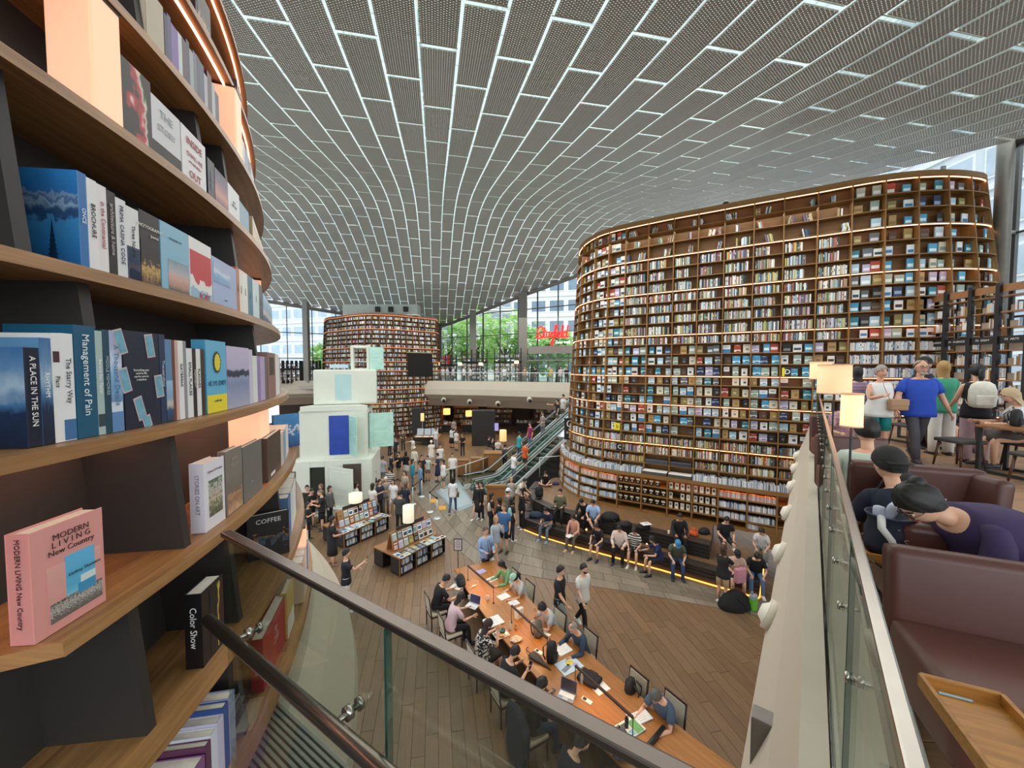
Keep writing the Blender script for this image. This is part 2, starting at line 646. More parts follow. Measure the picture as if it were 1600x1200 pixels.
for k in range(-80, 62):
	s0 = k * 0.24
	t = -2.0 + random.uniform(0, 2)
	while t < 40:
		L = random.choice((1.5, 1.8, 2.1))
		x, y = ts(t + L / 2, s0 + 0.12)
		if -22 < x < 11 and 0.5 < y < 40 and not all(in_poly(*ts(tq, sq), STONE) for tq in (t, t + L) for sq in (s0, s0 + .24)):
			cells.append((t, t + L, s0, s0 + 0.24, x, y))
		t += L
cells.sort(key=lambda c: (not in_frame(c[4], c[5], 0, 20), math.hypot(c[4], c[5])))
rest = MB()
for i, (t0, t1, s0, s1, x, y) in enumerate(cells):
	if i < 300:
		mb = MB(); plank(mb, (0, 0, 0), AX, BX, t0, t1, s0, s1, 0.0)
		mb.build('floor_plank', M_PLANK, floor_o)
	else:
		plank(rest, (0, 0, 0), AX, BX, t0, t1, s0, s1, 0.0)
tag(rest.build('floor_planks', M_PLANK, floor_o), kind='stuff')
# stone path along the steps
bed = MB(); bed.prism(STONE, -0.01, 0.003)
path_o = tag(bed.build('path', M_STONEG), 'grey brown stone slab path running along the seating steps', None, None, 'structure')
rows = 5
for r in range(rows):
	u = -random.uniform(0, 0.02)
	while u < 1:
		du = random.uniform(0.03, 0.055)
		a, b = max(0, u) + 0.0006, min(1, u + du) - 0.0006
		if b - a > 0.004:
			v0, v1 = r / rows + 0.004, (r + 1) / rows - 0.004
			q = []
			for uu, vv in ((a, v0), (b, v0), (b, v1), (a, v1)):
				f, k = poly_at(STONE_FRONT, uu), poly_at(STONE_BACK, uu)
				q.append((f[0] + (k[0] - f[0]) * vv, f[1] + (k[1] - f[1]) * vv))
			V = [(x, y, 0.0) for x, y in q] + [(x, y, 0.008) for x, y in q]
			mb = MB()
			mb.add(V, [(4, 5, 6, 7), (0, 1, 5, 4), (1, 2, 6, 5), (2, 3, 7, 6), (3, 0, 4, 7)], 0, tone(0.82, 1.22, 0.02), [(x * .2, y * .2) for x, y in q] * 2)
			mb.build('stone_tile', M_STONE, path_o)
		u += du

# ------------------------------------------------------------------ upper storey: slabs, flaring parapet faces
DR, NR = Vector((0.615, 0.788, 0)), Vector((-0.788, 0.615, 0))        # right edge of the void and its outward side
RL0, DL, NL = Vector((0.21, 0.48, 0)), Vector((-0.841, 0.541, 0)), Vector((0.541, 0.841, 0))   # rail in front and its outward side
CORNER = Vector((0.555, 0.711, 0))
EL = lambda s: RL0 + NL * 0.38 + DL * s
far_edge = [Vector((-27, 38, 0)), Vector((-19.5, 41.5, 0)), Vector((-10.7, 40, 0)), Vector((-2.5, 38, 0)), Vector((5.2, 34.5, 0)), Vector((9.5, 31, 0)), Vector((11.5, 27, 0))]

def fascia(name, P, normals, prof, m, label, closed=False):
	"""sweep of a profile [(outward, z)] along the edge P"""
	mb = MB()
	n = len(prof)
	for p, nn in zip(P, normals):
		pass
	V = []
	for p, nn in zip(P, normals):
		for o, z in prof:
			V.append((p.x + nn.x * o, p.y + nn.y * o, z))
	F, MI = [], []
	for i in range(len(P) - 1):
		for k in range(n - 1):
			F.append((i * n + k, (i + 1) * n + k, (i + 1) * n + k + 1, i * n + k + 1))
	mb.add(V, F)
	return tag(mb.build(name, m, None), label, None, None, 'structure')

PROF = [(-0.02, UP_Z + 0.02), (0.0, UP_Z), (0.13, 4.75), (0.30, 4.25), (0.30, 4.2), (-0.25, 3.3), (-0.6, 3.15), (-3.0, 3.15)]
Pr = [DR * t for t in (0.9, 2, 4, 6, 8, 10, 12, 14.2)]
fascia('wall_right', Pr, [NR] * len(Pr), PROF, M_PLASTER, 'pale plaster parapet face flaring out under the right hand glass rail')
Pl = [EL(s) for s in (-0.17, 0.4, 1.0, 1.6, 2.6)]
fascia('wall_front', Pl, [NL] * len(Pl), PROF, M_PLASTER, 'pale plaster parapet face under the crossing glass rail')
sl = MB()
sl.prism([(CORNER.x, CORNER.y), tuple((DR * 15)[:2]), (20, 14), (20, -8), (-8, -8), (-8, 0), tuple(EL(2.6)[:2])][::-1], UP_Z - 0.25, UP_Z - 0.012)
slab_o = tag(sl.build('floor_upper', M_GROUT), 'light brown plank floor of the upper storey', None, None, 'structure')
M2 = MB()
# planks of the upper floor run across the view
PA, PB = Vector((0.995, -0.10, 0)), Vector((0.10, 0.995, 0))
for r in range(-14, 92):
	s0 = r * 0.2
	first = True
	t = (-0.33 - (s0 + 0.1) * PB.dot(NR)) / PA.dot(NR)
	while t < 17:
		L = random.choice((1.4, 1.8, 2.2)) * (random.uniform(.3, 1) if first else 1)
		first = False
		p = PA * (t + L / 2) + PB * (s0 + 0.1)
		if p.x < 16.4 and -0.5 < p.y < 13.5 and in_frame(p.x, p.y, UP_Z, 150):
			mb = MB(); plank(mb, (0, 0, 0), PA, PB, t, t + L, s0, s0 + 0.2, UP_Z)
			mb.build('floor_plank', M_PLANKU, slab_o)
		t += L
# concrete kerb that carries the right hand glass
mb = MB()
a, b = DR * 0.9, DR * 14.2
for o0, o1, z1 in ((0.0, -0.10, UP_Z + 0.05), (-0.12, -0.42, UP_Z + 0.03)):
	q = [a + NR * o0, b + NR * o0, b + NR * o1, a + NR * o1]
	mb.prism([(p.x, p.y) for p in q], UP_Z - 0.2, z1)
tag(mb.build('trim_1', M_CONC), 'raised concrete kerb under the right hand glass rail', None, None, 'structure')
# ribbed metal ledge outside the crossing rail
led = MB()
for k in range(16):
	o0 = 0.02 + k * 0.0225
	q = [RL0 + NL * o0 + DL * -0.4, RL0 + NL * (o0 + 0.013) + DL * -0.4, RL0 + NL * (o0 + 0.013) + DL * 2.4, RL0 + NL * o0 + DL * 2.4]
	led.prism([(p.x, p.y) for p in q], UP_Z + 0.0, UP_Z + 0.045)
q = [RL0 + DL * -0.4, RL0 + NL * 0.38 + DL * -0.4, RL0 + NL * 0.38 + DL * 2.4, RL0 + DL * 2.4]
led.prism([(p.x, p.y) for p in q], UP_Z + 0.0, UP_Z + 0.02)
tag(led.build('trim_2', mat('#8d8f8a', 0.45, 0.3)), 'ribbed grey metal ledge outside the crossing glass rail', None, None, 'structure')

# far gallery
n_far = []
for i, p in enumerate(far_edge):
	d = (far_edge[min(i + 1, len(far_edge) - 1)] - far_edge[max(i - 1, 0)]).normalized()
	n_far.append(Vector((d.y, -d.x, 0)))
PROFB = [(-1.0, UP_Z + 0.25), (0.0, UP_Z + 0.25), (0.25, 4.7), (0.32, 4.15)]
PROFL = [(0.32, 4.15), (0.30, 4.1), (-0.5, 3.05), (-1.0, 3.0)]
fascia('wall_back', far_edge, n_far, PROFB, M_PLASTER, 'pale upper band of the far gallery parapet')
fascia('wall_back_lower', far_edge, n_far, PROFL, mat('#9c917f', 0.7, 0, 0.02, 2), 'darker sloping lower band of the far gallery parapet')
sl = MB()
back = [(14.5, 33.6), (-9.5, 49.3), (-28, 38.6)]
sl.prism(([tuple(p[:2]) for p in far_edge] + [(17, 27), (17, 33)] + back)[::-1], 3.0, UP_Z)
tag(sl.build('floor_far_gallery', mat('#6d5a4a', 0.5)), 'floor of the far gallery above the shops', None, None, 'structure')
# the left hand gallery that the near bookcase tower stands on
C_L, R_L = Vector((-6.08, 0.46, 0)), 5.0
def tower_r(z):
	return R_L - 0.10 * (z - 6.9)
ringP, ringN = [], []
for k in range(0, 40):
	th = R(-30 + k * 3.2)
	d = Vector((math.cos(th), math.sin(th), 0))
	ringP.append(C_L + d * tower_r(5.3)); ringN.append(d)
PROFT = [(-0.3, 5.22), (0.0, 5.2), (0.10, 5.1), (0.26, 4.85), (0.28, 4.75), (0.0, 4.1), (-0.4, 3.4), (-0.9, 3.2)]
fascia('wall_left', ringP, ringN, PROFT, M_PLASTER, 'pale curved plaster base flaring out below the near bookcase tower')

# ------------------------------------------------------------------ end glazing, columns, roof edge beam
M_FRAME = mat('#84837c', 0.5, 0.3, 0.03, 4)
M_MULL = mat('#5b5d5c', 0.45, 0.4, 0.03, 4)
M_PANE = glass('#eef5f2', 0.05)
def wall_pts(a, b, n):
	return [(a[0] + (b[0] - a[0]) * i / n, a[1] + (b[1] - a[1]) * i / n) for i in range(n + 1)]
def tt_of(x, y):
	return AX.x * x + AX.y * y
win_no = 0
def glazing(a, b, n, col_every, zs, door=None):
	"""window fields between columns: mullions, transoms and panes are parts of each field"""
	global win_no
	P = wall_pts(a, b, n)
	ang = math.atan2(b[1] - a[1], b[0] - a[0])
	for c0 in range(0, n, col_every):
		win_no += 1
		w = thing('window_%d' % win_no, None, None)
		w['kind'] = 'structure'
		c1 = min(n, c0 + col_every)
		for i in range(c0, c1 + 1):
			x, y = P[i]
			top = roof_z(tt_of(x, y)) + 0.1
			mb = MB(); mb.box((x, y, (UP_Z + top) / 2), (0.09, 0.16, top - UP_Z), ang)
			mb.build('mullion', M_MULL, w)
		for z in zs:
			for i in range(c0, c1):
				(x0, y0), (x1, y1) = P[i], P[i + 1]
				if z > roof_z(tt_of((x0 + x1) / 2, (y0 + y1) / 2)) - 0.4:
					continue
				mb = MB(); mb.box(((x0 + x1) / 2, (y0 + y1) / 2, z), (math.hypot(x1 - x0, y1 - y0), 0.10, 0.09), ang)
				mb.build('transom', M_MULL, w)
		for i in range(c0, c1):
			(x0, y0), (x1, y1) = P[i], P[i + 1]
			zz = [UP_Z] + [z for z in zs] + [99]
			for z0, z1 in zip(zz, zz[1:]):
				t0, t1 = roof_z(tt_of(x0, y0)) + 0.05, roof_z(tt_of(x1, y1)) + 0.05
				if z0 > min(t0, t1):
					continue
				mb = MB()
				mb.add([(x0, y0, z0), (x1, y1, z0), (x1, y1, min(z1, t1)), (x0, y0, min(z1, t0))], [(0, 1, 2, 3)])
				mb.build('pane', M_PANE, w)
glazing((8.85, 37.3), (-9.5, 49.3), 9, 3, (7.9, 10.6, 13.2))
glazing((-9.5, 49.3), (-28, 38.6), 9, 3, (7.9, 10.6))
for i, (px, py, w) in enumerate([(739, 46.0, 0.75), (817, 42.0, 0.9), (684, 48.2, 0.9), (478, 41.2, 0.55)]):
	x = at_y(px, 500, py - 0.5)[0]
	top = roof_z(tt_of(x, py))
	mb = MB(); mb.bbox((x, py - 0.5, (UP_Z + top) / 2), (w, 0.5, top - UP_Z), 0.04)
	tag(mb.build('column', M_FRAME if i != 2 else mat('#4b4a4b', 0.5)), None, None, None, 'structure')
for a, b, nm in ((END_WALL[0], END_WALL[1], 1), (END_WALL[1], END_WALL[2], 2)):
	P = wall_pts(a, b, 12)
	mb = MB()
	mb.tube([(x, y - 0.25, roof_z(tt_of(x, y)) - 0.12) for x, y in P], 0.2, 8)
	tag(mb.build('trim_%d' % (nm + 2), M_FRAME, smooth=True), None, None, None, 'structure')
# ------------------------------------------------------------------ books, shared meshes
PAL_SPINE = ['#e8e4d8', '#d9d3c3', '#c9cfcf', '#b9c7cc', '#8fb0bd', '#4f7f96', '#2c4a66', '#1f2a3c', '#3a3a3a', '#6d5a49', '#a58a63', '#c2a878',
			 '#8c3b36', '#a85a4a', '#5d7a5b', '#8fa372', '#c8b64e', '#b5a7bd', '#6a4a6a', '#efece4', '#dfe6e8', '#cfdde3', '#9a9488', '#55504a']
PAL_PALE = ['#e9e7e0', '#dde3e6', '#cdd9e0', '#b6cbd8', '#e4dccb', '#d6c9c4', '#c5c7cf', '#9fb6c6', '#7f93ad', '#e7e9e6', '#3f5570', '#d8d2da']
PAL_PINK = ['#d9b7ac', '#cf9f92', '#e3cfc2', '#b98a80', '#d8c7b0', '#c98d86', '#e6ddd2']
PAL_WARM = ['#b98a52', '#8d6a42', '#c7a878', '#d8caa8', '#7b4f35', '#5d4634', '#a0563f', '#e3dccb', '#6f7b56', '#3e3b38', '#9c7a50']
def vary(c, k=0.12):
	l = lin(c)
	f = random.uniform(1 - k, 1 + k)
	return tuple(min(1, x * f) for x in l[:3]) + (1,)
M_PRINT = vcol_mat(0.55)

COVER_LOOKS = [
	('white', '#e6e6e0', '#2f4a5c', 0), ('pale blue', '#a9cbdb', '#e8efee', 1), ('sky blue', '#4aa0c8', '#dff0f4', 1), ('black', '#1d1d1f', '#7d7d7a', 0),
	('dark brown', '#4a352a', '#6b5444', 0), ('cream', '#ddd3b9', '#7c8f92', 0), ('teal', '#2f7d92', '#bfe2e2', 1), ('grey green', '#9fb3a6', '#e5ebe4', 1),
	('brick red', '#a9412f', '#e8e2d6', 1), ('navy', '#26365a', '#8fa7c6', 1), ('tan', '#b4935d', '#8a6d40', 0), ('white and maroon', '#ece8e2', '#4d2726', 2),
	('slate grey', '#5b6468', '#c9ced0', 1), ('lilac', '#b7b1cb', '#e7e2ee', 1), ('white and blue', '#e9eef0', '#3c7fb0', 2), ('olive', '#8b7c4b', '#b9ab78', 0)]
_cov = {}
def cover_mesh(look, w, h, d):
	key = (look, round(w, 2), round(h, 2))
	if key in _cov:
		return _cov[key]
	nm, c1, c2, kind = COVER_LOOKS[look]
	a, b = lin(c1), lin(c2)
	pg = lin('#ded8c8')
	mb = MB()
	mb.box((0, -d / 2 + 0.004, h / 2), (w, 0.008, h), 0, 0, a)
	mb.box((0, d / 2 - 0.004, h / 2), (w, 0.008, h), 0, 0, a)
	mb.box((-w / 2 + 0.004, 0, h / 2), (0.008, d - 0.016, h), 0, 0, a)
	mb.box((0.004, 0, h / 2), (w - 0.014, d - 0.016, h - 0.012), 0, 0, pg)
	y = -d / 2 - 0.002
	if kind == 0:
		mb.box((random.uniform(-.02, .04), y, h * .42), (w * .38, 0.004, h * .26), 0, 0, b)
		mb.box((0, y, h * .80), (w * .55, 0.004, h * .05), 0, 0, b)
	elif kind == 1:
		k = random.uniform(.25, .5)
		mb.box((0, y, h * k), (w * .94, 0.003, h * .22), 0, 0, b)
		mb.box((w * .1, y - .001, h * (k - .06)), (w * .5, 0.004, h * .1), 0, 0, tuple(x * .35 for x in a[:3]) + (1,))
		mb.box((0, y, h * .86), (w * .5, 0.003, h * .04), 0, 0, lin('#eeeeee') if sum(a[:3]) < 1.2 else lin('#333333'))
	else:
		mb.box((0, y, h * .24), (w * .995, 0.004, h * .46), 0, 0, b)
		mb.box((0, y, h * .72), (w * .5, 0.003, h * .06), 0, 0, b)
	me = mb.mesh('book', M_PRINT)
	_cov[key] = me
	return me

ORD = ['first', 'second', 'third', 'fourth', 'fifth', 'sixth', 'seventh', 'eighth', 'ninth', 'tenth', 'eleventh', 'twelfth', 'thirteenth',
	   'fourteenth', 'fifteenth', 'sixteenth', 'seventeenth', 'eighteenth', 'nineteenth', 'twentieth', 'twenty-first', 'twenty-second', 'twenty-third',
	   'twenty-fourth', 'twenty-fifth', 'twenty-sixth', 'twenty-seventh', 'twenty-eighth']

NUM = ['one', 'two', 'three', 'four', 'five', 'six', 'seven', 'eight', 'nine', 'ten', 'eleven', 'twelve', 'thirteen', 'fourteen', 'fifteen', 'sixteen', 'seventeen', 'eighteen', 'nineteen', 'twenty',
	   'twenty-one', 'twenty-two', 'twenty-three', 'twenty-four', 'twenty-five', 'twenty-six', 'twenty-seven', 'twenty-eight']

class Wall:
	"""curved shelf wall: plan points from left to right seen from outside, each with its own flare"""
	def __init__(self, P, fl, ztop, sub=3):
		self.P0 = [Vector((x, y, 0)) for x, y in P]
		self.fl, self.ztop, self.sub = fl, ztop, sub
		self.n = len(P)
		N = []
		for i in range(self.n):
			d = (self.P0[min(i + 1, self.n - 1)] - self.P0[max(i - 1, 0)]).normalized()
			N.append(Vector((d.y, -d.x, 0)))
		self.N = N
	def _cr(self, A, u):
		"""smooth curve through the plan points"""
		i = max(0, min(self.n - 2, int(math.floor(u))))
		k = u - i
		a = A[max(i - 1, 0)]; b = A[i]; c = A[i + 1]; d = A[min(i + 2, self.n - 1)]
		return 0.5 * ((2 * b) + (c - a) * k + (2 * a - 5 * b + 4 * c - d) * k * k + (3 * b - a - 3 * c + d) * k * k * k)
	def nrm(self, u):
		return self._cr(self.N, u).normalized()
	def pos(self, u, z, back=0.0):
		p = self._cr(self.P0, u)
		n = self.nrm(u)
		f = interp(u, range(self.n), self.fl) * max(0, self.ztop - z)
		q = p + n * (f - back)
		return Vector((q.x, q.y, z))
	def us(self, a=0.0, b=None):
		b = self.n - 1 if b is None else b
		m = max(1, int(round((b - a) * self.sub)))
		return [a + (b - a) * k / m for k in range(m + 1)]
	def board(self, a, b, z0, z1, f0, f1, name, m, parent):
		mb = MB()
		V, U = [], []
		L = 0
		prev = None
		us = self.us(a, b)
		for u in us:
			p = self.pos(u, z1, f0)
			if prev is not None:
				L += (p - prev).length
			prev = p
			for z, bk in ((z0, f0), (z1, f0), (z1, f1), (z0, f1)):
				V.append(self.pos(u, z, bk)); U.append((L, bk + z))
		F = []
		for i in range(len(us) - 1):
			for k in range(4):
				F.append((4 * i + k, 4 * i + 4 + k, 4 * i + 4 + (k + 1) % 4, 4 * i + (k + 1) % 4))
		F.append((3, 2, 1, 0)); F.append(tuple(4 * (len(us) - 1) + k for k in range(4)))
		mb.add(V, F, 0, None, U)
		return mb.build(name, m, parent)
	def divider(self, u, zs, th, f0, f1, name, m, parent):
		mb = MB()
		V, U = [], []
		for z in zs:
			n = self.nrm(u); t = Vector((-n.y, n.x, 0))
			for sg, bk in ((-1, f0), (1, f0), (1, f1), (-1, f1)):
				V.append(self.pos(u, z, bk) + t * (sg * th / 2)); U.append((z, bk + sg * .01))
		F = []
		for i in range(len(zs) - 1):
			for k in range(4):
				F.append((4 * i + k, 4 * i + (k + 1) % 4, 4 * i + 4 + (k + 1) % 4, 4 * i + 4 + k))
		F.append((3, 2, 1, 0)); F.append(tuple(4 * (len(zs) - 1) + k for k in range(4)))
		mb.add(V, F, 0, None, U)
		return mb.build(name, m, parent)
	def backing(self, z0, z1, bk, name, m, parent):
		mb = MB()
		us = self.us()
		zs = np.linspace(z0, z1, 6)
		V = [self.pos(u, z, bk) for u in us for z in zs]
		U = [(u * .9, z) for u in us for z in zs]
		k = len(zs)
		F = [(i * k + j, (i + 1) * k + j, (i + 1) * k + j + 1, i * k + j + 1) for i in range(len(us) - 1) for j in range(k - 1)]
		mb.add(V, F, 0, None, U)
		return mb.build(name, m, parent)
	def spines(self, mb, i, z, h, fill, pal, wmin=0.022, wmax=0.05, lean=0.0, dep=0.17, start=0.03, hv=0.18, step=None):
		"""upright books between two dividers, spine outwards"""
		a, b = self.pos(i, z, 0.06), self.pos(i + 1, z, 0.06)
		W = (b - a).length
		x = W * start + 0.03
		end = W * fill
		while x < end:
			w = random.uniform(wmin, wmax)
			if x + w > W - 0.03:
				break
			u = i + (x + w / 2) / W
			n = self.nrm(u)
			p = self.pos(u, z, 0.05 + random.uniform(0, 0.03) + dep / 2)
			hh = h * random.uniform(1 - hv, 1)
			rz = math.atan2(n.x, -n.y)
			c = vary(random.choice(pal))
			mb.box((p.x, p.y, z + hh / 2), (w * 0.92, dep, hh), -rz * -1, 0, c, 0, lean)
			# a band of lettering on the spine
			if random.random() < 0.25:
				q = p + n * (dep / 2 + 0.001)
				mb.box((q.x, q.y, z + hh * random.uniform(.3, .75)), (w * .5, 0.003, hh * random.uniform(.1, .35)), rz, 0, vary('#333333' if sum(c[:3]) > .9 else '#cfcabb'), 0, lean)
			x += w
BOOKS_LEFT = [195]

# ------------------------------------------------------------------ the tall curved bookcase at the seating steps
TP = [(4.3, 22.0), (3.55, 20.6), (3.48, 19.0), (3.83, 17.75), (4.28, 17.1), (4.86, 16.6), (5.63, 16.05), (6.44, 15.5), (7.2, 15.05), (7.96, 14.6), (8.76, 14.12), (9.53, 13.68),
	  (10.35, 13.22), (11.1, 12.76), (11.83, 12.4), (12.63, 12.18), (13.48, 12.12), (14.27, 12.2), (15.05, 12.45), (15.7, 13.2), (15.9, 14.2)]
TF = [.05, .06, .06, .05, .04, .035, .025, .02, .02, .02, .02, .02, .02, .025, .035, .05, .07, .09, .11, .11, .1]
TYS = [317, 337, 358, 381, 401, 421.5, 442, 460, 478.5, 496.5, 517, 533.5, 551, 569, 587.5, 603, 621, 637, 654, 671, 689, 707, 725, 742, 760, 779, 795, 811]
def z_of(py):
	z = 6.9
	for _ in range(6):
		d = 14.15 - 0.019 * (13 - z)
		z = at_y(1171, py, d)[2]
	return z
TZ = [z_of(y) for y in TYS]
PLAT_Z = 0.95
big = thing('bookcase', 'towering curved brown bookcase with lit shelves behind the seating steps', 'bookcase')
TW = Wall(TP, TF, 13.0)
M_TB = wood('#704d25', '#9a7038', 0.5, 1.0)
M_TBACK = wood('#614320', '#80592c', 0.6, 0.6)
TW.backing(PLAT_Z, TZ[0], 0.34, 'back_panel', M_TBACK, big)
for j, z in enumerate(TZ):
	if j < 24:
		TW.board(0, 20, z - 0.032, z, 0.0, 0.33, 'shelf_board', M_TB, big)
	if j in (0, 3, 6, 10, 14, 17, 21):
		TW.board(0.5, 19.5, z - 0.052, z - 0.033, 0.012, 0.045, 'light_strip', M_LED if j < 18 else glow('#ffae70', 4.0), big)
for i in range(21):
	TW.divider(i, [TZ[24], 5.5, 8, 10.5, TZ[0]], 0.035, -0.004, 0.33, 'upright', M_TB, big)
# cornice board and roof of the case
TW.board(0, 20, TZ[0], TZ[0] + 0.16, -0.01, 0.33, 'cornice', M_TB, big)
# deeper base with a counter
zc = TZ[24]
TW.board(0, 12.4, zc - 0.13, zc + 0.01, -0.30, 0.33, 'counter', M_TB, big)
TW.board(0, 11.6, zc - 0.16, zc - 0.131, -0.1, -0.05, 'light_strip', glow('#ff9a4a', 4.0), big)
for j in (25, 26, 27):
	TW.board(0, 11.6, TZ[j] - 0.03, TZ[j], -0.28, 0.33, 'shelf_board', M_TB, big)
TW.board(2, 11.6, PLAT_Z, PLAT_Z + 0.09, -0.26, 0.33, 'plinth', M_TB, big)
for i in range(12):
	TW.divider(min(i, 11.6), [PLAT_Z, 1.6, zc - 0.13], 0.05, -0.285, 0.33, 'upright', M_TB, big)
# wooden service doors at the right hand foot
M_DOOR = wood('#7c5029', '#9b6a3a', 0.5, 0.5)
TW.board(11.62, 13.2, 0.47, zc - 0.14, -0.27, -0.2, 'door', M_DOOR, big)
ext = TW.board(10.4, 11.6, 0.47, PLAT_Z + 0.3, -0.27, -0.2, 'plinth', M_TB, big)

pool = []
sp = MB()
for j in range(27):
	z = TZ[j + 1] if j + 1 < len(TZ) else PLAT_Z + .1
	hrow = TZ[j] - z - 0.035
	zf = z + 0.002
	for i in range(1, 19):
		left, right = i <= 4, i >= 13
		if j >= 24:
			if i > 10:
				continue
		if j < 3 and not left and not right:
			# sparse leaning books
			for k in range(random.choice((1, 2, 2))):
				s0 = random.choice((0.0, 0.35, 0.55, 0.72, 0.1))
				TW.spines(sp, i, zf, hrow * .62, s0 + random.uniform(.12, .3), PAL_SPINE, lean=random.choice((0, 0, .18, -.2)), start=s0)
		elif left and j < 20:
			pool += [(j, i, k, 3) for k in range(3)]
		elif right and j < 11:
			cnt = 2 if j < 4 else 3
			pool += [(j, i, k, cnt) for k in range(cnt)]
		elif right:
			TW.spines(sp, i, zf, hrow * .76, random.uniform(.88, .97), PAL_PALE)
		elif j < 11:
			TW.spines(sp, i, zf, hrow * .78, random.uniform(.7, .97) if j > 5 else random.uniform(.5, .9), PAL_SPINE)
		elif j < 20:
			pool += [(j, i, k, 3) for k in range(3)]
		elif j < 23:
			if j == 22 and i in (6, 7):
				continue
			TW.spines(sp, i, zf, hrow * .72, random.choice((.97, .97, .6)) if i > 9 else .97, PAL_WARM + PAL_SPINE)
		elif j == 23:
			if i in (6, 7):
				continue
			TW.spines(sp, i, zf, hrow * .6, .97, PAL_PALE)
tall = [(w, h) for w in (.19, .22, .25) for h in (.27, .31, .35)]
items = []
for (j, i, k, cnt) in pool:
	if random.random() < (.10 if i >= 13 else .06):
		continue
	z = TZ[j + 1] + 0.002
	hrow = TZ[j] - TZ[j + 1] - 0.04
	u = i + (k + .5) / cnt + random.uniform(-.05, .05)
	w, h = random.choice(tall)
	h = min(h, hrow * .85)
	items.append((TW.pos(u, z, .16), u, j, i, k, w, h, z))
items.sort(key=lambda q: q[0].length)
nb = 0
for (p, u, j, i, k, w, h, z) in items:
	n = TW.nrm(u)
	rz = math.atan2(n.x, -n.y)
	look = random.choice((0, 0, 1, 1, 2, 2, 3, 4, 5, 5, 6, 7, 7, 8, 9, 10, 11, 12, 13, 14, 14, 15))
	if nb < BOOKS_LEFT[0] and in_frame(p.x, p.y, p.z):
		# keep what the parapet at the right hides for the joined rest
		o = place(cover_mesh(look, w, h, 0.035), 'book', None, (p.x, p.y, z), rz)
		tag(o, '%s book, shelf %s, bay %s, %s along, tall curved bookcase' % (COVER_LOOKS[look][0], NUM[j], NUM[i - 1], ORD[k]), 'book', 'books facing out on the tall curved bookcase')
		nb += 1
	else:
		a, b = lin(COVER_LOOKS[look][1]), lin(COVER_LOOKS[look][2])
		sp.box((p.x, p.y, z + h / 2), (w, .035, h), rz, 0, vary(COVER_LOOKS[look][1]))
		q = p + n * 0.0195
		sp.box((q.x, q.y, z + h * random.uniform(.3, .5)), (w * .8, .004, h * .3), rz, 0, b)
# counter and base books
zf = TZ[24] + 0.012
for i in range(1, 12):
	if i in (6, 7):
		continue
	a, b = TW.pos(i, zf, -0.2), TW.pos(i + 1, zf, -0.2)
	W_ = (b - a).length
	x = .01
	while x < W_ - .03:
		w = random.uniform(.015, .04)
		u = i + x / W_
		n = TW.nrm(u); p = TW.pos(u, zf, -0.16)
		hh = random.uniform(.17, .22)
		sp.box((p.x, p.y, zf + hh / 2), (w * .92, .15, hh), math.atan2(n.x, -n.y), 0, vary(random.choice(PAL_PALE)))
		x += w
def base_row(i, z, h, pal, kind):
	a, b = TW.pos(i, z, -0.2), TW.pos(i + 1, z, -0.2)
	W_ = (b - a).length
	if kind == 'spines':
		x = .03
		while x < W_ - .05:
			w = random.uniform(.014, .035)
			u = i + (x + w / 2) / W_
			n = TW.nrm(u); p = TW.pos(u, z, -0.13)
			hh = h * random.uniform(.8, 1)
			sp.box((p.x, p.y, z + hh / 2), (w * .92, .15, hh), math.atan2(n.x, -n.y), 0, vary(random.choice(pal)))
			x += w
	else:
		for k in range(4):
			if random.random() < .12:
				continue
			u = i + (k + .55) / 4.2
			n = TW.nrm(u); p = TW.pos(u, z, -0.16)
			rz = math.atan2(n.x, -n.y)
			if kind == 'boxes':
				sp.box((p.x, p.y, z + .11), (.15, .05, .22), rz, 0, vary('#1e1a18'))
				q = p + n * .026
				sp.box((q.x, q.y, z + .18), (.145, .004, .07), rz, 0, vary('#d9c9a4'))
				sp.box((q.x, q.y, z + .08), (.05, .004, .05), rz, 0, vary('#c9bfae'))
			else:
				sp.box((p.x, p.y, z + .12), (.13, .04, .24), rz, 0, vary('#dfd8c6'))
				q = p + n * .021
				sp.box((q.x, q.y, z + .15), (.07, .004, .09), rz, 0, vary(random.choice(('#3a3733', '#7a5a3c', '#b6a88c'))))
for j, z in ((25, TZ[25]), (26, TZ[26]), (27, TZ[27])):
	for i in range(1, 11):
		kind = 'spines' if i <= 4 or i >= 9 else ('boxes' if i <= 6 else 'cards')
		base_row(i, z + .002, .22, (PAL_PINK if j == 25 else PAL_PALE), kind)
for i in (1, 2, 3, 10):
	base_row(i, PLAT_Z + .092, .2, PAL_PALE, 'spines')
tag(sp.build('shelved_books', M_PRINT), 'rows of books filling the shelves of the tall curved bookcase', 'books', None, 'stuff')
# dark ledger boxes and pale boards lying on the two shelves in the middle
for i, (u0, u1, z, c, lab) in enumerate([(6.05, 6.95, TZ[23], '#3b3f48', 'dark grey document box on the shelf over the counter, nearer the rounded end'),
										 (7.05, 7.92, TZ[23], '#33363d', 'dark grey document box on the shelf over the counter, nearer the middle'),
										 (6.02, 6.95, TZ[24] + .01, '#4a4640', 'long dark display box on the counter, nearer the rounded end'),
										 (7.02, 7.95, TZ[24] + .01, '#4a4640', 'long dark display box on the counter, nearer the middle')]):
	t = thing('display_box', lab, 'box')
	TW.board(u0, u1, z + .003, z + .13, -.02 if i < 2 else -.26, .15, 'box_body', mat(c, .5), t)
	TW.board(u0, u1, z + .131, z + .145, -.02 if i < 2 else -.27, .16, 'box_lid', mat('#5a606c' if i < 2 else '#e4e2dd', .5), t)

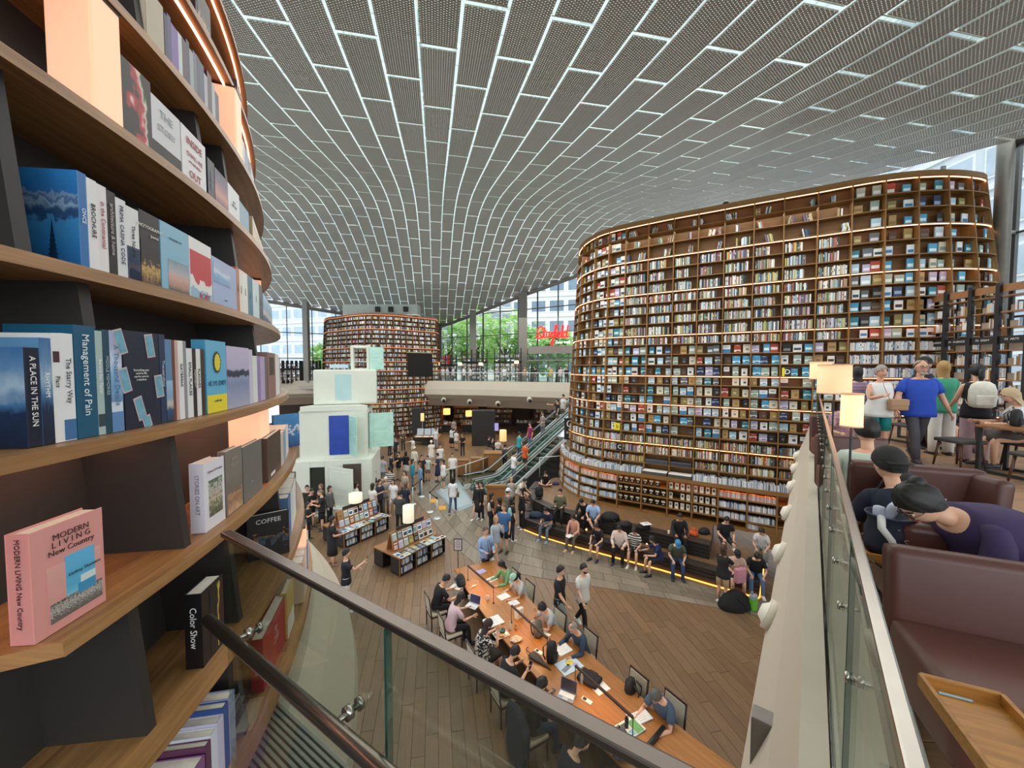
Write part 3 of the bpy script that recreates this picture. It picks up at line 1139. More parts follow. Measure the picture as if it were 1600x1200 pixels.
# ------------------------------------------------------------------ the far bookcase tower
fx = [508, 511.5, 522, 530.5, 535, 544, 552.5, 562, 572, 582.5, 594, 604.5, 616, 626.5, 635, 645, 655, 664, 673.5, 682, 685]
fy = [43.0, 40.5, 39.6, 39.1, 38.6, 38.1, 37.6, 37.2, 36.9, 36.8, 36.9, 37.1, 37.4, 37.8, 38.2, 38.7, 39.2, 39.7, 40.2, 40.8, 42.5]
FP = [((x - 800) / 600 * y, y) for x, y in zip(fx, fy)]
FWALL = Wall(FP, [.05] * 21, 12.0, 2)
far = thing('bookcase', 'far rounded bookcase tower full of small books under the low end of the roof', 'bookcase')
FZ = [11.95 - 0.445 * k for k in range(27)]
FWALL.backing(0.0, FZ[0], 0.3, 'back_panel', M_TBACK, far)
M_TBF = wood('#54351f', '#77502f', 0.5, 1.0)
for k, z in enumerate(FZ):
	FWALL.board(0, 20, z - 0.03, z, 0, 0.3, 'shelf_board', M_TBF, far)
	if k in (0, 3, 7, 10, 12, 16, 19):
		FWALL.board(0, 20, z - 0.06, z - 0.031, -0.02, 0.03, 'light_strip', glow('#ff9a6a', .5), far)
for i in range(21):
	FWALL.divider(i, [0, 4, 8, FZ[0]], 0.06, -0.01, 0.3, 'upright', M_TBF, far)
FWALL.board(0, 20, FZ[0], FZ[0] + .15, -.02, .3, 'cornice', M_TBF, far)
sp = MB()
for k in range(1, 27):
	z = FZ[k] + .002
	for i in range(1, 19):
		if 9 <= k <= 13 and 14 <= i <= 17:
			continue
		FWALL.spines(sp, i, z, .28, random.uniform(.75, .97), PAL_SPINE if k < 14 else PAL_WARM + PAL_SPINE, .05, .11, 0, .12)
tag(sp.build('shelved_books', M_PRINT), 'small books filling the shelves of the far bookcase tower', 'books', None, 'stuff')
# dark opening cut in the far tower above the gallery
FWALL.board(14.0, 18.0, FZ[13] - .2, FZ[8] - .035, -.04, .0, 'dark_opening', mat('#100e0d', .9), far)
FWALL.board(13.9, 18.1, FZ[8] - .034, FZ[8] + .03, -.06, .02, 'opening_trim', mat('#b59a78', .5), far)

# small signs with letters standing on the shelves of the tall bookcase
for u, zc_, l_, c_, lab in ((11.2, z_of(584), 'D', '#1b1a1a', 'small black and yellow sign with a white letter D on the tall bookcase'), (4.78, 4.52, 'b', '#e3d21a', 'small yellow sign with a letter b among the covers of the tall bookcase'), (4.95, 3.55, 'C', '#141414', 'small black sign with a white letter C fixed to the tall bookcase')):
	zb = max(z for z in TZ if z <= zc_ + .05) + .002
	p, n = TW.pos(u, zb, .03 if l_ != 'C' else -.05), TW.nrm(u)
	t = thing('letter_sign', lab, 'sign', tuple(p), math.atan2(n.x, -n.y))
	MB().bbox((0, 0, .15), (.26, .04, .30), .006).build('board', mat(c_, .5), t)
	if l_ == 'D':
		MB().bbox((-.09, -.022, .15), (.08, .006, .30), .002).build('yellow_edge', mat('#e3d21a', .5), t)
	text(l_, .24, mat('#efefec' if l_ != 'b' else '#1b1a1a', .5, 0, 0), t, (.03, -.026, .15), (R(90), 0, 0))
# ------------------------------------------------------------------ the near bookcase tower at the left
def proj(p):
	fy = p.y * math.cos(PITCH) - (p.z - CAM_Z) * math.sin(PITCH)
	v = p.y * math.sin(PITCH) + (p.z - CAM_Z) * math.cos(PITCH)
	fy = max(fy, 1e-3)
	return 800 + FPX * p.x / fy, 600 - FPX * v / fy
ZT = 9.9
TH0, DTH, NPT = -10, 3.0, 30
CP = [(C_L.x + tower_r(ZT) * math.cos(R(TH0 + DTH * k)), C_L.y + tower_r(ZT) * math.sin(R(TH0 + DTH * k))) for k in range(NPT)]
CW = Wall(CP, [0.10] * NPT, ZT, 2)
ROW = {'Y': 8.96, 'Z': 8.52, 'A': 8.08, 'B': 7.65, 'C': 7.17, 'D': 6.71, 'E': 6.27, 'F': 5.83, 'G': 5.40, 'H': 4.98}
NEXT = {'Y': 9.4, 'Z': 8.96, 'A': 8.52, 'B': 8.08, 'C': 7.65, 'D': 7.17, 'E': 6.71, 'F': 6.27, 'G': 5.83, 'H': 5.40}
def u_of(px, z, back):
	"""place along the case that the picture column px meets"""
	best = None
	us = [k * 0.02 for k in range(int((NPT - 3) / 0.02))]
	prev = None
	for u in us:
		p = CW.pos(u, z, back)
		if p.y < 0.15:
			continue
		x = proj(p)[0]
		if prev is not None and prev[1] < px <= x:
			return prev[0] + (u - prev[0]) * (px - prev[1]) / (x - prev[1])
		if prev is not None and x < prev[1]:
			return prev[0]
		prev = (u, x)
	return us[-1]
near = thing('bookcase', 'near rounded bookcase tower with oak shelves and dark backing beside the glass rail', 'bookcase')
M_OAKS = wood('#7a5432', '#b08452', 0.4, 1.0, 'UV', (1.3, 22, 22))
M_BACKD = mat('#37332f', 0.65, 0, 0.05, 12)
M_DIV = mat('#2b2826', 0.55, 0, 0.05, 12)
CW.backing(4.3, 9.8, 0.31, 'back_panel', M_BACKD, near)
uE = u_of(100, ROW['E'] - .02, 0.0)
for k, z in ROW.items():
	u0 = {'E': uE, 'F': uE + .25, 'G': uE + .9, 'H': uE + 1.2}.get(k, 0)
	CW.board(u0, NPT - 1, z - 0.036, z, 0.0, 0.31, 'shelf_board', M_OAKS, near)
# cut end of the lowest near board
p, n = CW.pos(uE, ROW['E'], 0.0), CW.nrm(uE)
q0, q1 = CW.pos(uE, ROW['E'], .31), None
mb = MB()
t = Vector((-n.y, n.x, 0)) * -1
tri = [p, q0, q0 + t * .55 - n * .05, p + t * .05 - n * .12]
mb.prism([(v.x, v.y) for v in tri], ROW['E'] - .036, ROW['E'])
mb.build('shelf_end', M_OAKS, near)
for k in ('Y', 'Z'):
	CW.board(2, NPT - 1, ROW[k] - 0.05, ROW[k] - 0.037, 0.034, 0.043, 'light_strip', glow('#ffb591', 2.6), near)
CW.board(2, NPT - 1, ROW['D'] - 0.046, ROW['D'] - 0.037, 0.19, 0.22, 'light_strip', glow('#ffb591', 6.0), near)
for row, px in [('C', 7), ('C', 368), ('B', 312), ('B', 352), ('D', 142), ('D', 400), ('E', 275), ('F', 215), ('F', 362), ('G', 372), ('A', 205), ('F', 436)]:
	z0, z1 = ROW[row], NEXT[row] - .036
	u = u_of(px, (z0 + z1) / 2, 0.06)
	CW.divider(u, [z0, z1], 0.035, 0.05, .31, 'upright', M_DIV, near)

# ------------------------------------------------------------------ pictures for the covers
def pic(ramp, amp=0.25, scale=(6, 6), seed=0.0, axis=1, detail=4, mode='LINEAR'):
	m, t, b, out = nt('cover_print')
	tc = t.nodes.new('ShaderNodeTexCoord')
	sx = t.nodes.new('ShaderNodeSeparateXYZ')
	t.links.new(tc.outputs['UV'], sx.inputs[0])
	mp = t.nodes.new('ShaderNodeMapping')
	mp.inputs['Scale'].default_value = (scale[0], scale[1], 1)
	mp.inputs['Location'].default_value = (seed, seed * 1.7, seed)
	n = t.nodes.new('ShaderNodeTexNoise'); n.inputs['Scale'].default_value = 1.0; n.inputs['Detail'].default_value = detail
	t.links.new(tc.outputs['UV'], mp.inputs[0]); t.links.new(mp.outputs[0], n.inputs['Vector'])
	ma = t.nodes.new('ShaderNodeMath'); ma.operation = 'MULTIPLY_ADD'; ma.inputs[1].default_value = amp
	t.links.new(n.outputs[0], ma.inputs[0]); t.links.new(sx.outputs[axis], ma.inputs[2])
	sb = t.nodes.new('ShaderNodeMath'); sb.operation = 'SUBTRACT'; sb.inputs[1].default_value = amp / 2
	t.links.new(ma.outputs[0], sb.inputs[0])
	cr = t.nodes.new('ShaderNodeValToRGB'); cr.color_ramp.interpolation = mode
	while len(cr.color_ramp.elements) > 1:
		cr.color_ramp.elements.remove(cr.color_ramp.elements[-1])
	for i, (pos, c) in enumerate(ramp):
		e = cr.color_ramp.elements[0] if i == 0 else cr.color_ramp.elements.new(pos)
		e.position = pos; e.color = lin(c)
	t.links.new(sb.outputs[0], cr.inputs[0]); t.links.new(cr.outputs[0], b.inputs['Base Color'])
	b.inputs['Roughness'].default_value = 0.45
	return m
PIC = {
	'lake': pic([(0, '#1d5f9a'), (.3, '#2b78b2'), (.5, '#3a86bd'), (.53, '#24466e'), (.6, '#31557f'), (.66, '#8fa9c4'), (.7, '#3f6390'), (.75, '#7f9cbc'), (.79, '#2a70b2'), (1, '#2f86c8')], .3, (9, 9), 3.1, 1, 6),
	'forest': pic([(0, '#0d1c33'), (.35, '#142a49'), (.45, '#3c6c97'), (.6, '#9db4c6'), (.8, '#5d87ad'), (1, '#3d6ea0')], .25, (6, 6), 7.7),
	'dusk': pic([(0, '#1d1a2c'), (.25, '#7a4a58'), (.45, '#cf8c7c'), (.75, '#6a5d78'), (1, '#2c3450')], .1, (3, 3), 1.0),
	'isle': pic([(0, '#a9aec6'), (.4, '#7f8db2'), (.5, '#8f9cc0'), (.52, '#1e2a46'), (.60, '#24324e'), (.63, '#b9b2d0'), (1, '#c6bcd8')], .13, (9, 3), 2.2),
	'beach': pic([(0, '#5d4a44'), (.15, '#b08a7c'), (.45, '#d0a69a'), (.6, '#b8b4b6'), (1, '#7e97a8')], .18, (5, 5), 4.0),
	'red': pic([(0, '#8fb7cc'), (.22, '#e6e2dc'), (.36, '#e2dad6'), (.42, '#c2242a'), (1, '#c8282c')], .5, (4, 3), 9.0, 1, 2, 'CONSTANT'),
	'fruit': pic([(0, '#1d1716'), (.38, '#251b19'), (.42, '#8c1d22'), (.55, '#c83a3c'), (.63, '#e6d5ce'), (.68, '#3f7f3a'), (.75, '#1d1716')], 1.6, (2.2, 2.6), 5.3, 0, 2),
	'city': pic([(0, '#2a2018'), (.2, '#8a6a3e'), (.38, '#c4a15c'), (.5, '#3c2f22'), (.62, '#1d1d20'), (1, '#202024')], .7, (9, 9), 2.0),
	'car': pic([(0, '#2f6f8c'), (.15, '#77bfd8'), (.35, '#58a9cc'), (1, '#62b2dc')], .08, (3, 3), 1.5),
	'pebble': pic([(0, '#5d5a55'), (.45, '#77736c'), (.55, '#cfc9bf'), (1, '#4a4743')], 2.4, (26, 20), 1.0),
	'rose': pic([(0, '#cf8f88'), (1, '#dca49a')], .5, (4, 4), 1.0),
	'paper': pic([(0, '#6d8fb8'), (.4, '#86b4da'), (.55, '#cfd9e8'), (.7, '#a9b4d2')], .5, (2, 5), 4.4),
	'blueworld': pic([(0, '#24527f'), (.4, '#3a78ae'), (.55, '#dfe6ea'), (.62, '#3d80ba'), (1, '#4b8fc6')], .8, (5, 7), 6.0),
	'villa': pic([(0, '#23324a'), (.3, '#31507c'), (.42, '#c9c3b0'), (.6, '#7fa3c0'), (1, '#9bc0d8')], .3, (6, 6), 8.0),
	'market': pic([(0, '#4d5a44'), (.4, '#8f8a6c'), (.5, '#d8cfbe'), (.58, '#a05a48'), (.66, '#cfd3cc'), (1, '#55624c')], 1.8, (10, 10), 3.0),
	'coffee': pic([(0, '#0b0a0a'), (.46, '#121112'), (.54, '#33536e'), (.6, '#171514'), (.7, '#a06a34'), (.74, '#100e0e')], 1.2, (7, 7), 2.6),
	'neon': pic([(0, '#141212'), (.5, '#1c1a18'), (.56, '#a5b92c'), (.62, '#e0d23a'), (.67, '#b8344a'), (.74, '#2a1518')], 1.4, (2, 2.4), 1.9, 0, 2),
	'plum': pic([(0, '#6e4272'), (1, '#86588a')], .4, (3, 3), 0.3),
	'figure': pic([(0, '#c9a27c'), (.35, '#8f6f52'), (.5, '#b88a6a'), (.6, '#77695e'), (1, '#7b756c')], .7, (4, 5), 5.0),
	'fleece': pic([(0, '#ece9e2'), (.5, '#d8d2c4'), (1, '#b7c4c9')], .5, (3, 3), 0.8),
}
def quad(parent, name, m, x0, x1, z0, z1, y, face='front', xs=0.0):
	mb = MB()
	if face == 'front':
		V = [(x0, y, z0), (x1, y, z0), (x1, y, z1), (x0, y, z1)]
	else:                                            # the narrow side on the left, seen from -x; x0..x1 run along y
		V = [(xs, x1, z0), (xs, x0, z0), (xs, x0, z1), (xs, x1, z1)]
	V2 = [(v[0] + (0 if face == 'front' else .0008), v[1] + (.0008 if face == 'front' else 0), v[2]) for v in V]
	mb.add(V + V2, [(0, 1, 2, 3), (4, 7, 6, 5), (0, 4, 5, 1), (1, 5, 6, 2), (2, 6, 7, 3), (3, 7, 4, 0)], 0, None, [(0, 0), (1, 0), (1, 1), (0, 1)] * 2)
	return mb.build(name, m, parent)

def near_book(row, kind, px0, px1, pytop, label, cover='#cccccc', spine=None, th=0.03, back=0.05, art=None, band=None, txt=None, stxt=None, tc='#222222', sc=None, ts=None, yaw=0.0, depth=0.16, side=None, sts=None, h=None, w=None, face=0.0):
	z = ROW[row] + 0.0015
	u0, u1 = u_of(px0, z + .1, back), u_of(px1, z + .1, back)
	a, b = CW.pos(u0, z, back), CW.pos(u1, z, back)
	um = (u0 + u1) / 2
	mid = (a + b) / 2
	if w is None:
		w = max(0.008, (b - a).length)
	else:
		um = u_of((px0 + px1) / 2, z + .1, back + .02)
		mid = CW.pos(um, z, back + .02)
	n = CW.nrm(um)
	if face:
		tc_ = Vector((-mid.x, -mid.y, 0)).normalized()
		n = (n * (1 - face) + tc_ * face).normalized()
	if h is None:
		ztop = at_y((px0 + px1) / 2, pytop, mid.y)[2]
		h = max(.1, min(ztop - z, NEXT[row] - .045 - ROW[row]))
	d = th if kind == 'cover' else depth
	c = mid - n * (d / 2)
	rz = math.atan2(n.x, -n.y) + R(yaw)
	t = thing('book', label, 'book', (c.x, c.y, z), rz, 'books on the near bookcase')
	cov = mat(cover, .45, 0, .03, 12)
	spm = mat(spine or cover, .45, 0, .03, 12)
	mb = MB()
	k = .0032
	if kind == 'cover':
		mb.box((0, -d / 2 + k / 2, h / 2), (w, k, h), 0, 0)
		mb.box((0, d / 2 - k / 2, h / 2), (w, k, h), 0, 0)
		mb.box((-w / 2 + k / 2, 0, h / 2), (k, d - 2 * k, h), 0, 1)
		pg = MB().box((k / 2 - .001, 0, h / 2), (w - k - .006, d - 2 * k, h - .008))
	else:
		mb.box((-w / 2 + k / 2, 0, h / 2), (k, d, h), 0, 0)
		mb.box((w / 2 - k / 2, 0, h / 2), (k, d, h), 0, 0)
		mb.box((0, -d / 2 + k / 2, h / 2), (w - 2 * k, k, h), 0, 1)
		pg = MB().box((0, k / 2 + .001, h / 2), (max(.002, w - 2 * k), d - k - .006, h - .008))
	mb.build('cover', [cov, spm], t)
	pg.build('pages', M_PAGES, t)
	y = -d / 2 - .0010
	if art:                                          # (picture, x0, x1, z0, z1) as shares of the front
		for (nm, x0, x1, z0, z1) in (art if isinstance(art, list) else [art]):
			m = PIC[nm] if nm in PIC else mat(nm, .5, 0, .03, 12)
			quad(t, 'picture', m, -w / 2 + w * x0, -w / 2 + w * x1, h * z0, h * z1, y)
	if side:                                         # picture on the side turned to the viewer
		for (nm, x0, x1, z0, z1) in (side if isinstance(side, list) else [side]):
			m = PIC[nm] if nm in PIC else mat(nm, .5, 0, .03, 12)
			quad(t, 'picture', m, -d / 2 + d * x0, -d / 2 + d * x1, h * z0, h * z1, 0, 'side', -w / 2 - .0010)
	if txt:
		for (s, x, zz, size) in (txt if isinstance(txt, list) else [txt]):
			text(s, h * size, mat(tc, .5, 0, 0), t, (-w / 2 + w * x, y - .0012, h * zz), (R(90), 0, 0))
	if stxt:
		m = mat(sc or tc, .5, 0, 0)
		L = sts or .075
		if kind == 'cover':
			text(stxt, min(d * .55, h * L), m, t, (-w / 2 - .0022, 0, h * .55), (R(90), R(90), R(-90)))
		else:
			text(stxt, min(w * .6, h * L), m, t, (0, y - .0012, h * .56), (R(90), R(90), 0))
	return t
B = near_book
# shelf C ------------------------------------------------------------
B('C', 'spine', 118, 132, 278, 'thick blue book with snowy mountains and a pine, at the wall end of its shelf', '#2f7fb8', '#2c6fae', side=('lake', .0, 1, 0, 1), stxt='ONCE', tc='#e8eef2', depth=.17, sts=.1, h=.27)
B('C', 'spine', 132, 148, 290, 'white book lettered BROCHURE on its spine', '#e7e6e4', stxt='BROCHURE', tc='#26262a', h=.265)
B('C', 'spine', 148, 163, 296, 'white book with pink spine lettering beside the brochure book', '#e6e2e0', stxt='in the Continental', tc='#b0506a', h=.262)
B('C', 'spine', 163, 177, 305, 'thin black book between two white books', '#1d1d20', stxt='architecture & home', tc='#b9b6b0', h=.258)
B('C', 'spine', 177, 193, 316, 'white book lettered CASINA on its spine', '#dedfe2', stxt='PRIMA CASINA CODE', tc='#3c3c50', h=.25)
B('C', 'spine', 193, 213, 330, 'white book with a dark blue foot on its spine', '#dfe0dd', art=[('#26365e', 0, 1, 0, .48), ('villa', .1, .95, .05, .45)], stxt='Three Novels', tc='#333333', h=.24)
B('C', 'cover', 214, 245, 352, 'dark book lettered PHOTOGRAPHY with a standing figure in a street', '#1f1f22', art=('city', .02, .98, .02, .62), txt=[('PHOTOGRAPHY', .5, .80, .065), ('Journal', .72, .70, .05)], tc='#e4e0d8', h=.25)
B('C', 'cover', 247, 291, 362, 'light blue book with a beach scene in a low frame', '#86b7cf', '#7fb0ca', art=('beach', .22, .96, .06, .5), txt=('THE SUMMER CITY', .5, .8, .035), tc='#4a6470', h=.25)
B('C', 'cover', 292, 327, 386, 'red and white book lettered ROBY at its foot', '#e6e4e0', '#e0dcd6', art=('red', .03, .97, .02, .8), txt=('ROBY', .62, .1, .13), tc='#c03440', h=.25)
B('C', 'cover', 328, 366, 425, 'lavender blue book showing folded paper sheets', '#9db0d4', '#8fa3c8', art=('paper', .05, .7, .5, .9), txt=('quiet pages', .5, .2, .03), tc='#30405c', h=.22)
for a, b_, c, nm in [(366, 371, '#b06a4c', 'thin rust book next to the lavender blue one'), (371, 376, '#e2ddd2', 'thin cream book next to the rust one'), (376, 384, '#e8e6e0', 'white book before the teal one'),
					 (384, 392, '#1f6f88', 'teal book in the middle of the far shelf group'), (392, 402, '#c9dde0', 'pale mint book beside the teal one'), (402, 407, '#2c3140', 'thin dark book before the sea view book')]:
	B('C', 'spine', a, b_, 428, nm, c, h=.235, stxt='notes', tc='#555555')
B('C', 'cover', 408, 431, 455, 'small book with a villa by the sea at the shelf tip', '#86a8c0', '#56789a', art=('villa', .0, 1, 0, 1), h=.2)
tr_ = [o for o in bpy.data.objects if o.name.startswith('book') and str(o.get('label', '')).startswith('thick blue book with snowy')][0]
mb = MB()
for k in range(9):
	zz, ww = .012 + k * .0125, .034 * (1 - k / 9.5)
	mb.add([(-.0086, -.02 - ww / 2, zz), (-.0086, -.02 + ww / 2, zz), (-.0086, -.02, zz + .026)], [(0, 1, 2)])
wl = min(v.co.x for v in tr_.children[0].data.vertices)
mb.v = [(wl - .0016, y_, z_) for x_, y_, z_ in mb.v]
mb.build('tree_print', mat('#16385a', .5), tr_)
# shelf D ------------------------------------------------------------
B('D', 'spine', 33, 57, 585, 'dark blue book lettered A PLACE IN THE SUN, nearest the viewer', '#16273f', '#101c30', side=('forest', 0, 1, 0, 1), stxt='A PLACE IN THE SUN', tc='#e6e6e2', h=.235, depth=.15)
B('D', 'spine', 58, 76, 575, 'blue shaded book lettered RHYTHM', '#5f8fb8', art=('forest', 0, 1, 0, 1), stxt='RHYTHM', tc='#e9eef2', h=.26)
B('D', 'spine', 76, 92, 570, 'white book with a small square emblem lettered Plans', '#e4e4e2', art=('#4a2630', .2, .8, .74, .84), stxt='Plans', tc='#3a3a44', h=.272)
B('D', 'spine', 92, 111, 564, 'white book lettered The Starry Way with a blue foot', '#e6e6e6', art=('#3f6f9f', 0.02, .98, 0.01, .2), stxt='The Starry Way', tc='#4a4a55', h=.275)
B('D', 'spine', 113, 146, 556, 'tall teal book lettered Management of Pain', '#155a78', '#145674', stxt='Management of Pain', tc='#dfe9ec', h=.30, sts=.09)
B('D', 'spine', 146, 157, 560, 'pale grey green book beside the tall teal one', '#a9bcb8', art=('#33454a', .05, .95, .08, .2), stxt='Beyond Star Taylor', tc='#e8ecea', h=.29)
B('D', 'spine', 157, 168, 557, 'dark teal book with fine lettering', '#1e4658', stxt='MIDDLE MEMORIES', tc='#9fb4bc', h=.295)
B('D', 'spine', 168, 186, 556, 'light book with a hazy photograph on its spine', '#cfdce6', art=[('paper', 0, 1, .3, 1), ('#5f89b8', .0, 1, 0, .2)], stxt='A Thousand Details', tc='#5b86a4', h=.295)
tb = B('D', 'cover', 189, 245, 556, 'navy book with slanted lit windows on its cover', '#172338', '#1c2c48', txt=[('Everything you\nneed in life\ncan be seen in\na window', .45, .55, .033)], tc='#d8d8d2', h=.30, th=.045)
wq = mat('#6fa9bd', .4, 0, .2, 40); wp = mat('#d9b9b4', .5)
for (x, zz, rr) in [(.16, .5, .25), (.42, .2, .28), (.83, .42, .12), (.66, .86, .16), (.1, .88, .3), (.55, .05, .3)]:
	mb = MB()
	M_ = Matrix.Rotation(-rr, 3, 'Y')
	def qd(w_, h_, y_):
		return [tuple(M_ @ Vector((sx * w_, 0, sz * h_)) + Vector(((x - .5) * .20, y_, zz * .30))) for sx, sz in ((-.5, -.5), (.5, -.5), (.5, .5), (-.5, .5))]
	y_ = -.045 / 2 - .0012
	hh = .075 if .1 < zz < .9 else .04
	mb.add(qd(.034, hh, y_), [(0, 1, 2, 3)], 0); mb.add(qd(.027, hh - .008, y_ - .0006), [(0, 1, 2, 3)], 1)
	mb.build('window_print', [wp, wq], tb)
B('D', 'spine', 246, 255, 556, 'navy book standing tight against the window cover book', '#223656', stxt='Thousandfold', tc='#b9c4d6', h=.3)
B('D', 'spine', 255, 265, 561, 'blue book with a grey building on its spine', '#5d89ae', art=('villa', 0, 1, 0, .5), h=.285)
for a, b_, c, nm, s_, h_ in [(265, 270, '#6d3f34', 'thin red brown book', '', .285), (270, 275, '#c9a79c', 'thin rose beige book', '', .285), (275, 283, '#e6e6e2', 'white book lettered DAYBREAK', 'DAYBREAK', .285), (283, 288, '#8f8f94', 'thin grey book', '', .285),
							(288, 297, '#e2e4e4', 'white book beside the black midnight book', 'SMALL PLACES', .26), (297, 303, '#241f24', 'black book lettered MIDNIGHT', 'MIDNIGHT', .26), (303, 310, '#e2e2e0', 'white book with a maroon square on its spine', 'PLANNER', .26), (310, 316, '#3c2722', 'dark brown book before the sun cover book', '', .26)]:
	B('D', 'spine', a, b_, 565, nm + ' on the second lit shelf', c, h=h_, stxt=s_ or None, tc='#3a3a40' if lin(c)[0] > .3 else '#d8d0c4')
t = B('D', 'cover', 319, 350, 556, 'sky blue book with a yellow sun medallion and yellow foot', '#63b3d6', '#4f9fc6', art=('#e8d62c', 0, 1, 0, .245), txt=[('세그의 경제학', .5, .40, .085), ('a small study', .5, .16, .04)], tc='#24506a', h=.30, th=.05)
mb = MB()
V = [(0, -.0275, .2)]
for k in range(32):
	r = .043 if k % 2 else .036
	V.append((r * math.cos(k * math.pi / 16) * .8, -.0275, .21 + r * 1.15 * math.sin(k * math.pi / 16)))
mb.add(V, [(0, 1 + k, 1 + (k + 1) % 32) for k in range(32)], 0)
mb.build('medallion', mat('#4a3a2a', .5), t)
mb = MB(); V = [(.030 * math.cos(k * math.pi / 8) * .8, -.0285, .21 + .036 * math.sin(k * math.pi / 8)) for k in range(16)]
mb.add(V, [tuple(range(16))], 0); mb.build('medallion_centre', mat('#e3d23a', .5), t)
B('D', 'cover', 351, 386, 556, 'lavender book with a dark islet in a calm bay', '#b9b6d2', '#a9a8c8', art=('isle', 0, 1, 0, 1), h=.285, th=.035)
for a, b_, c, nm in [(386, 392, '#c9c6dd', 'thin pale lilac book'), (392, 399, '#dfe3e0', 'thin white green book'), (399, 404, '#8d7fb2', 'thin violet book'), (404, 411, '#b7a8cf', 'lilac book'), (411, 415, '#6d6560', 'thin grey brown book')]:
	B('D', 'spine', a, b_, 562, nm + ' behind the islet cover book', c, h=.25 if a > 390 else .28)
B('D', 'spine', 416, 428, 560, 'rose brown book with a dark spine label', '#8f6a62', art=('#3a2020', .2, .8, .5, .9), h=.28)
B('D', 'spine', 428, 434, 560, 'white book at the curved end of its shelf', '#e4e4e4', h=.28)
B('D', 'cover', 436, 452, 560, 'white book with a small blue picture at the shelf tip', '#d6d8da', art=('#4a6fa8', .12, .5, .35, .6), h=.26)
# shelf B ------------------------------------------------------------
B('B', 'cover', 180, 232, 125, 'black cookbook with glossy red fruit', '#1f1816', art=('fruit', 0, 1, 0, 1), h=.27, th=.02)
B('B', 'cover', 232, 278, 178, 'white book with ghosted capitals and a black foot band', '#d5d6d8', art=('#1d1b1a', 0, 1, 0, .33), txt=[('THE', .5, .8, .17), ('STORY', .5, .58, .14)], tc='#b4b6bc', h=.24)
B('B', 'cover', 280, 318, 222, 'white book lettered INSIDE OUT in red capitals', '#e4e4e4', txt=[('INSIDE', .5, .80, .17), ('인사이드 아웃', .5, .58, .09), ('new visual thinking', .5, .47, .05), ('OUT', .5, .26, .18)], tc='#a8323a', h=.24)
B('B', 'spine', 321, 332, 272, 'dark blue book beside the sunset cover', '#1e2638', stxt='Starting Hour', tc='#a9b4c4', h=.21)
B('B', 'cover', 332, 352, 275, 'dark book with a pink sunset glow', '#2c3450', art=('dusk', 0, 1, 0, 1), h=.2)
B('B', 'cover', 353, 371, 296, 'white book with grey lettering near the shelf end', '#dfe2e4', txt=('on a\nquiet day', .5, .6, .1), tc='#8a9098', h=.2)
B('B', 'cover', 371, 386, 315, 'steel blue book after the white one near the shelf end', '#6f9ab4', h=.18)
t = B('B', 'cover', 392, 428, 367, 'beige slipcase box standing at the shelf tip', '#c9b28a', '#b89f74', th=.08, h=.2, art=('#d8cfc0', 0, 1, .8, 1))
# shelf A ------------------------------------------------------------
B('A', 'cover', 224, 252, 24, 'cream box book on the upper shelf', '#bfb29a', '#cfc2aa', th=.06, h=.24)
xs = [253, 258, 264, 275, 281, 288, 293, 299, 304, 309, 316, 321, 328, 333, 339, 343, 348, 352, 356, 361]
cs = ['#2a2440', '#3f3870', '#7a5aa8', '#c9d4d6', '#4a2b38', '#24284c', '#9aa6a8', '#5f6a72', '#2a3856', '#2c425e', '#a9b4b8', '#4a2430', '#b0babe', '#283a5a', '#243654', '#8a9caa', '#7a94a8', '#cfd4d4', '#5a2c34']
nm_ = ['thin navy', 'indigo', 'bright violet', 'pale grey', 'plum brown', 'deep blue', 'light grey', 'pewter', 'slate blue', 'denim blue', 'white grey', 'wine red', 'off-white', 'ink blue', 'storm blue', 'misty blue', 'steel grey', 'bone white', 'maroon']
for a, b_, c, nm in list(zip(xs, xs[1:], cs, nm_))[:-5]:
	B('A', 'spine', a, b_, 40 + (a - 253) * 1.1, nm + ' book in the upright row on the upper shelf', c, h=random.uniform(.21, .26))
t = B('A', 'cover', 366, 380, 190, 'white book with a red foot on the upper shelf', '#dcd6d6', art=[('#b8303c', .1, .9, .1, .42), ('#c05a68', .05, .6, .72, .95)], h=.24, th=.02)
for a, b_, c, nm in [(380, 385, '#5a8ab0', 'cornflower blue'), (385, 390, '#2f4a70', 'midnight blue'), (390, 395, '#7fb0c4', 'aqua blue'), (395, 400, '#3a7a9a', 'petrol blue'), (400, 405, '#cfd6d8', 'chalk white'), (405, 410, '#6a5848', 'umber brown')]:
	B('A', 'spine', a, b_, 200, nm + ' book near the tip of the upper shelf', c, h=.23)
B('A', 'cover', 415, 424, 299, 'green book at the very tip of the upper shelf', '#4f7a4c', h=.17, back=.02)
# shelf Z ------------------------------------------------------------
B('Z', 'cover', 188, 223, -40, 'white magazine with dark print on the topmost visible shelf', '#d4cfc2', art=('city', .3, .95, .05, .5), h=.27)
B('Z', 'cover', 302, 326, -20, 'dark brown book on the topmost visible shelf', '#3c2c22', art=('city', .1, .9, .1, .9), h=.24)
B('Z', 'cover', 372, 391, 52, 'grey book on the topmost visible shelf', '#bcbab4', h=.25)
for a, b_, c, nm in [(368, 376, '#5a2a26', 'oxblood red'), (391, 395, '#55606a', 'lead grey'), (395, 400, '#c4ccd0', 'frost white'), (400, 405, '#5e3a30', 'rust brown')]:
	B('Z', 'spine', a, b_, 110, nm + ' book beside the grey one on the topmost visible shelf', c, h=.24)
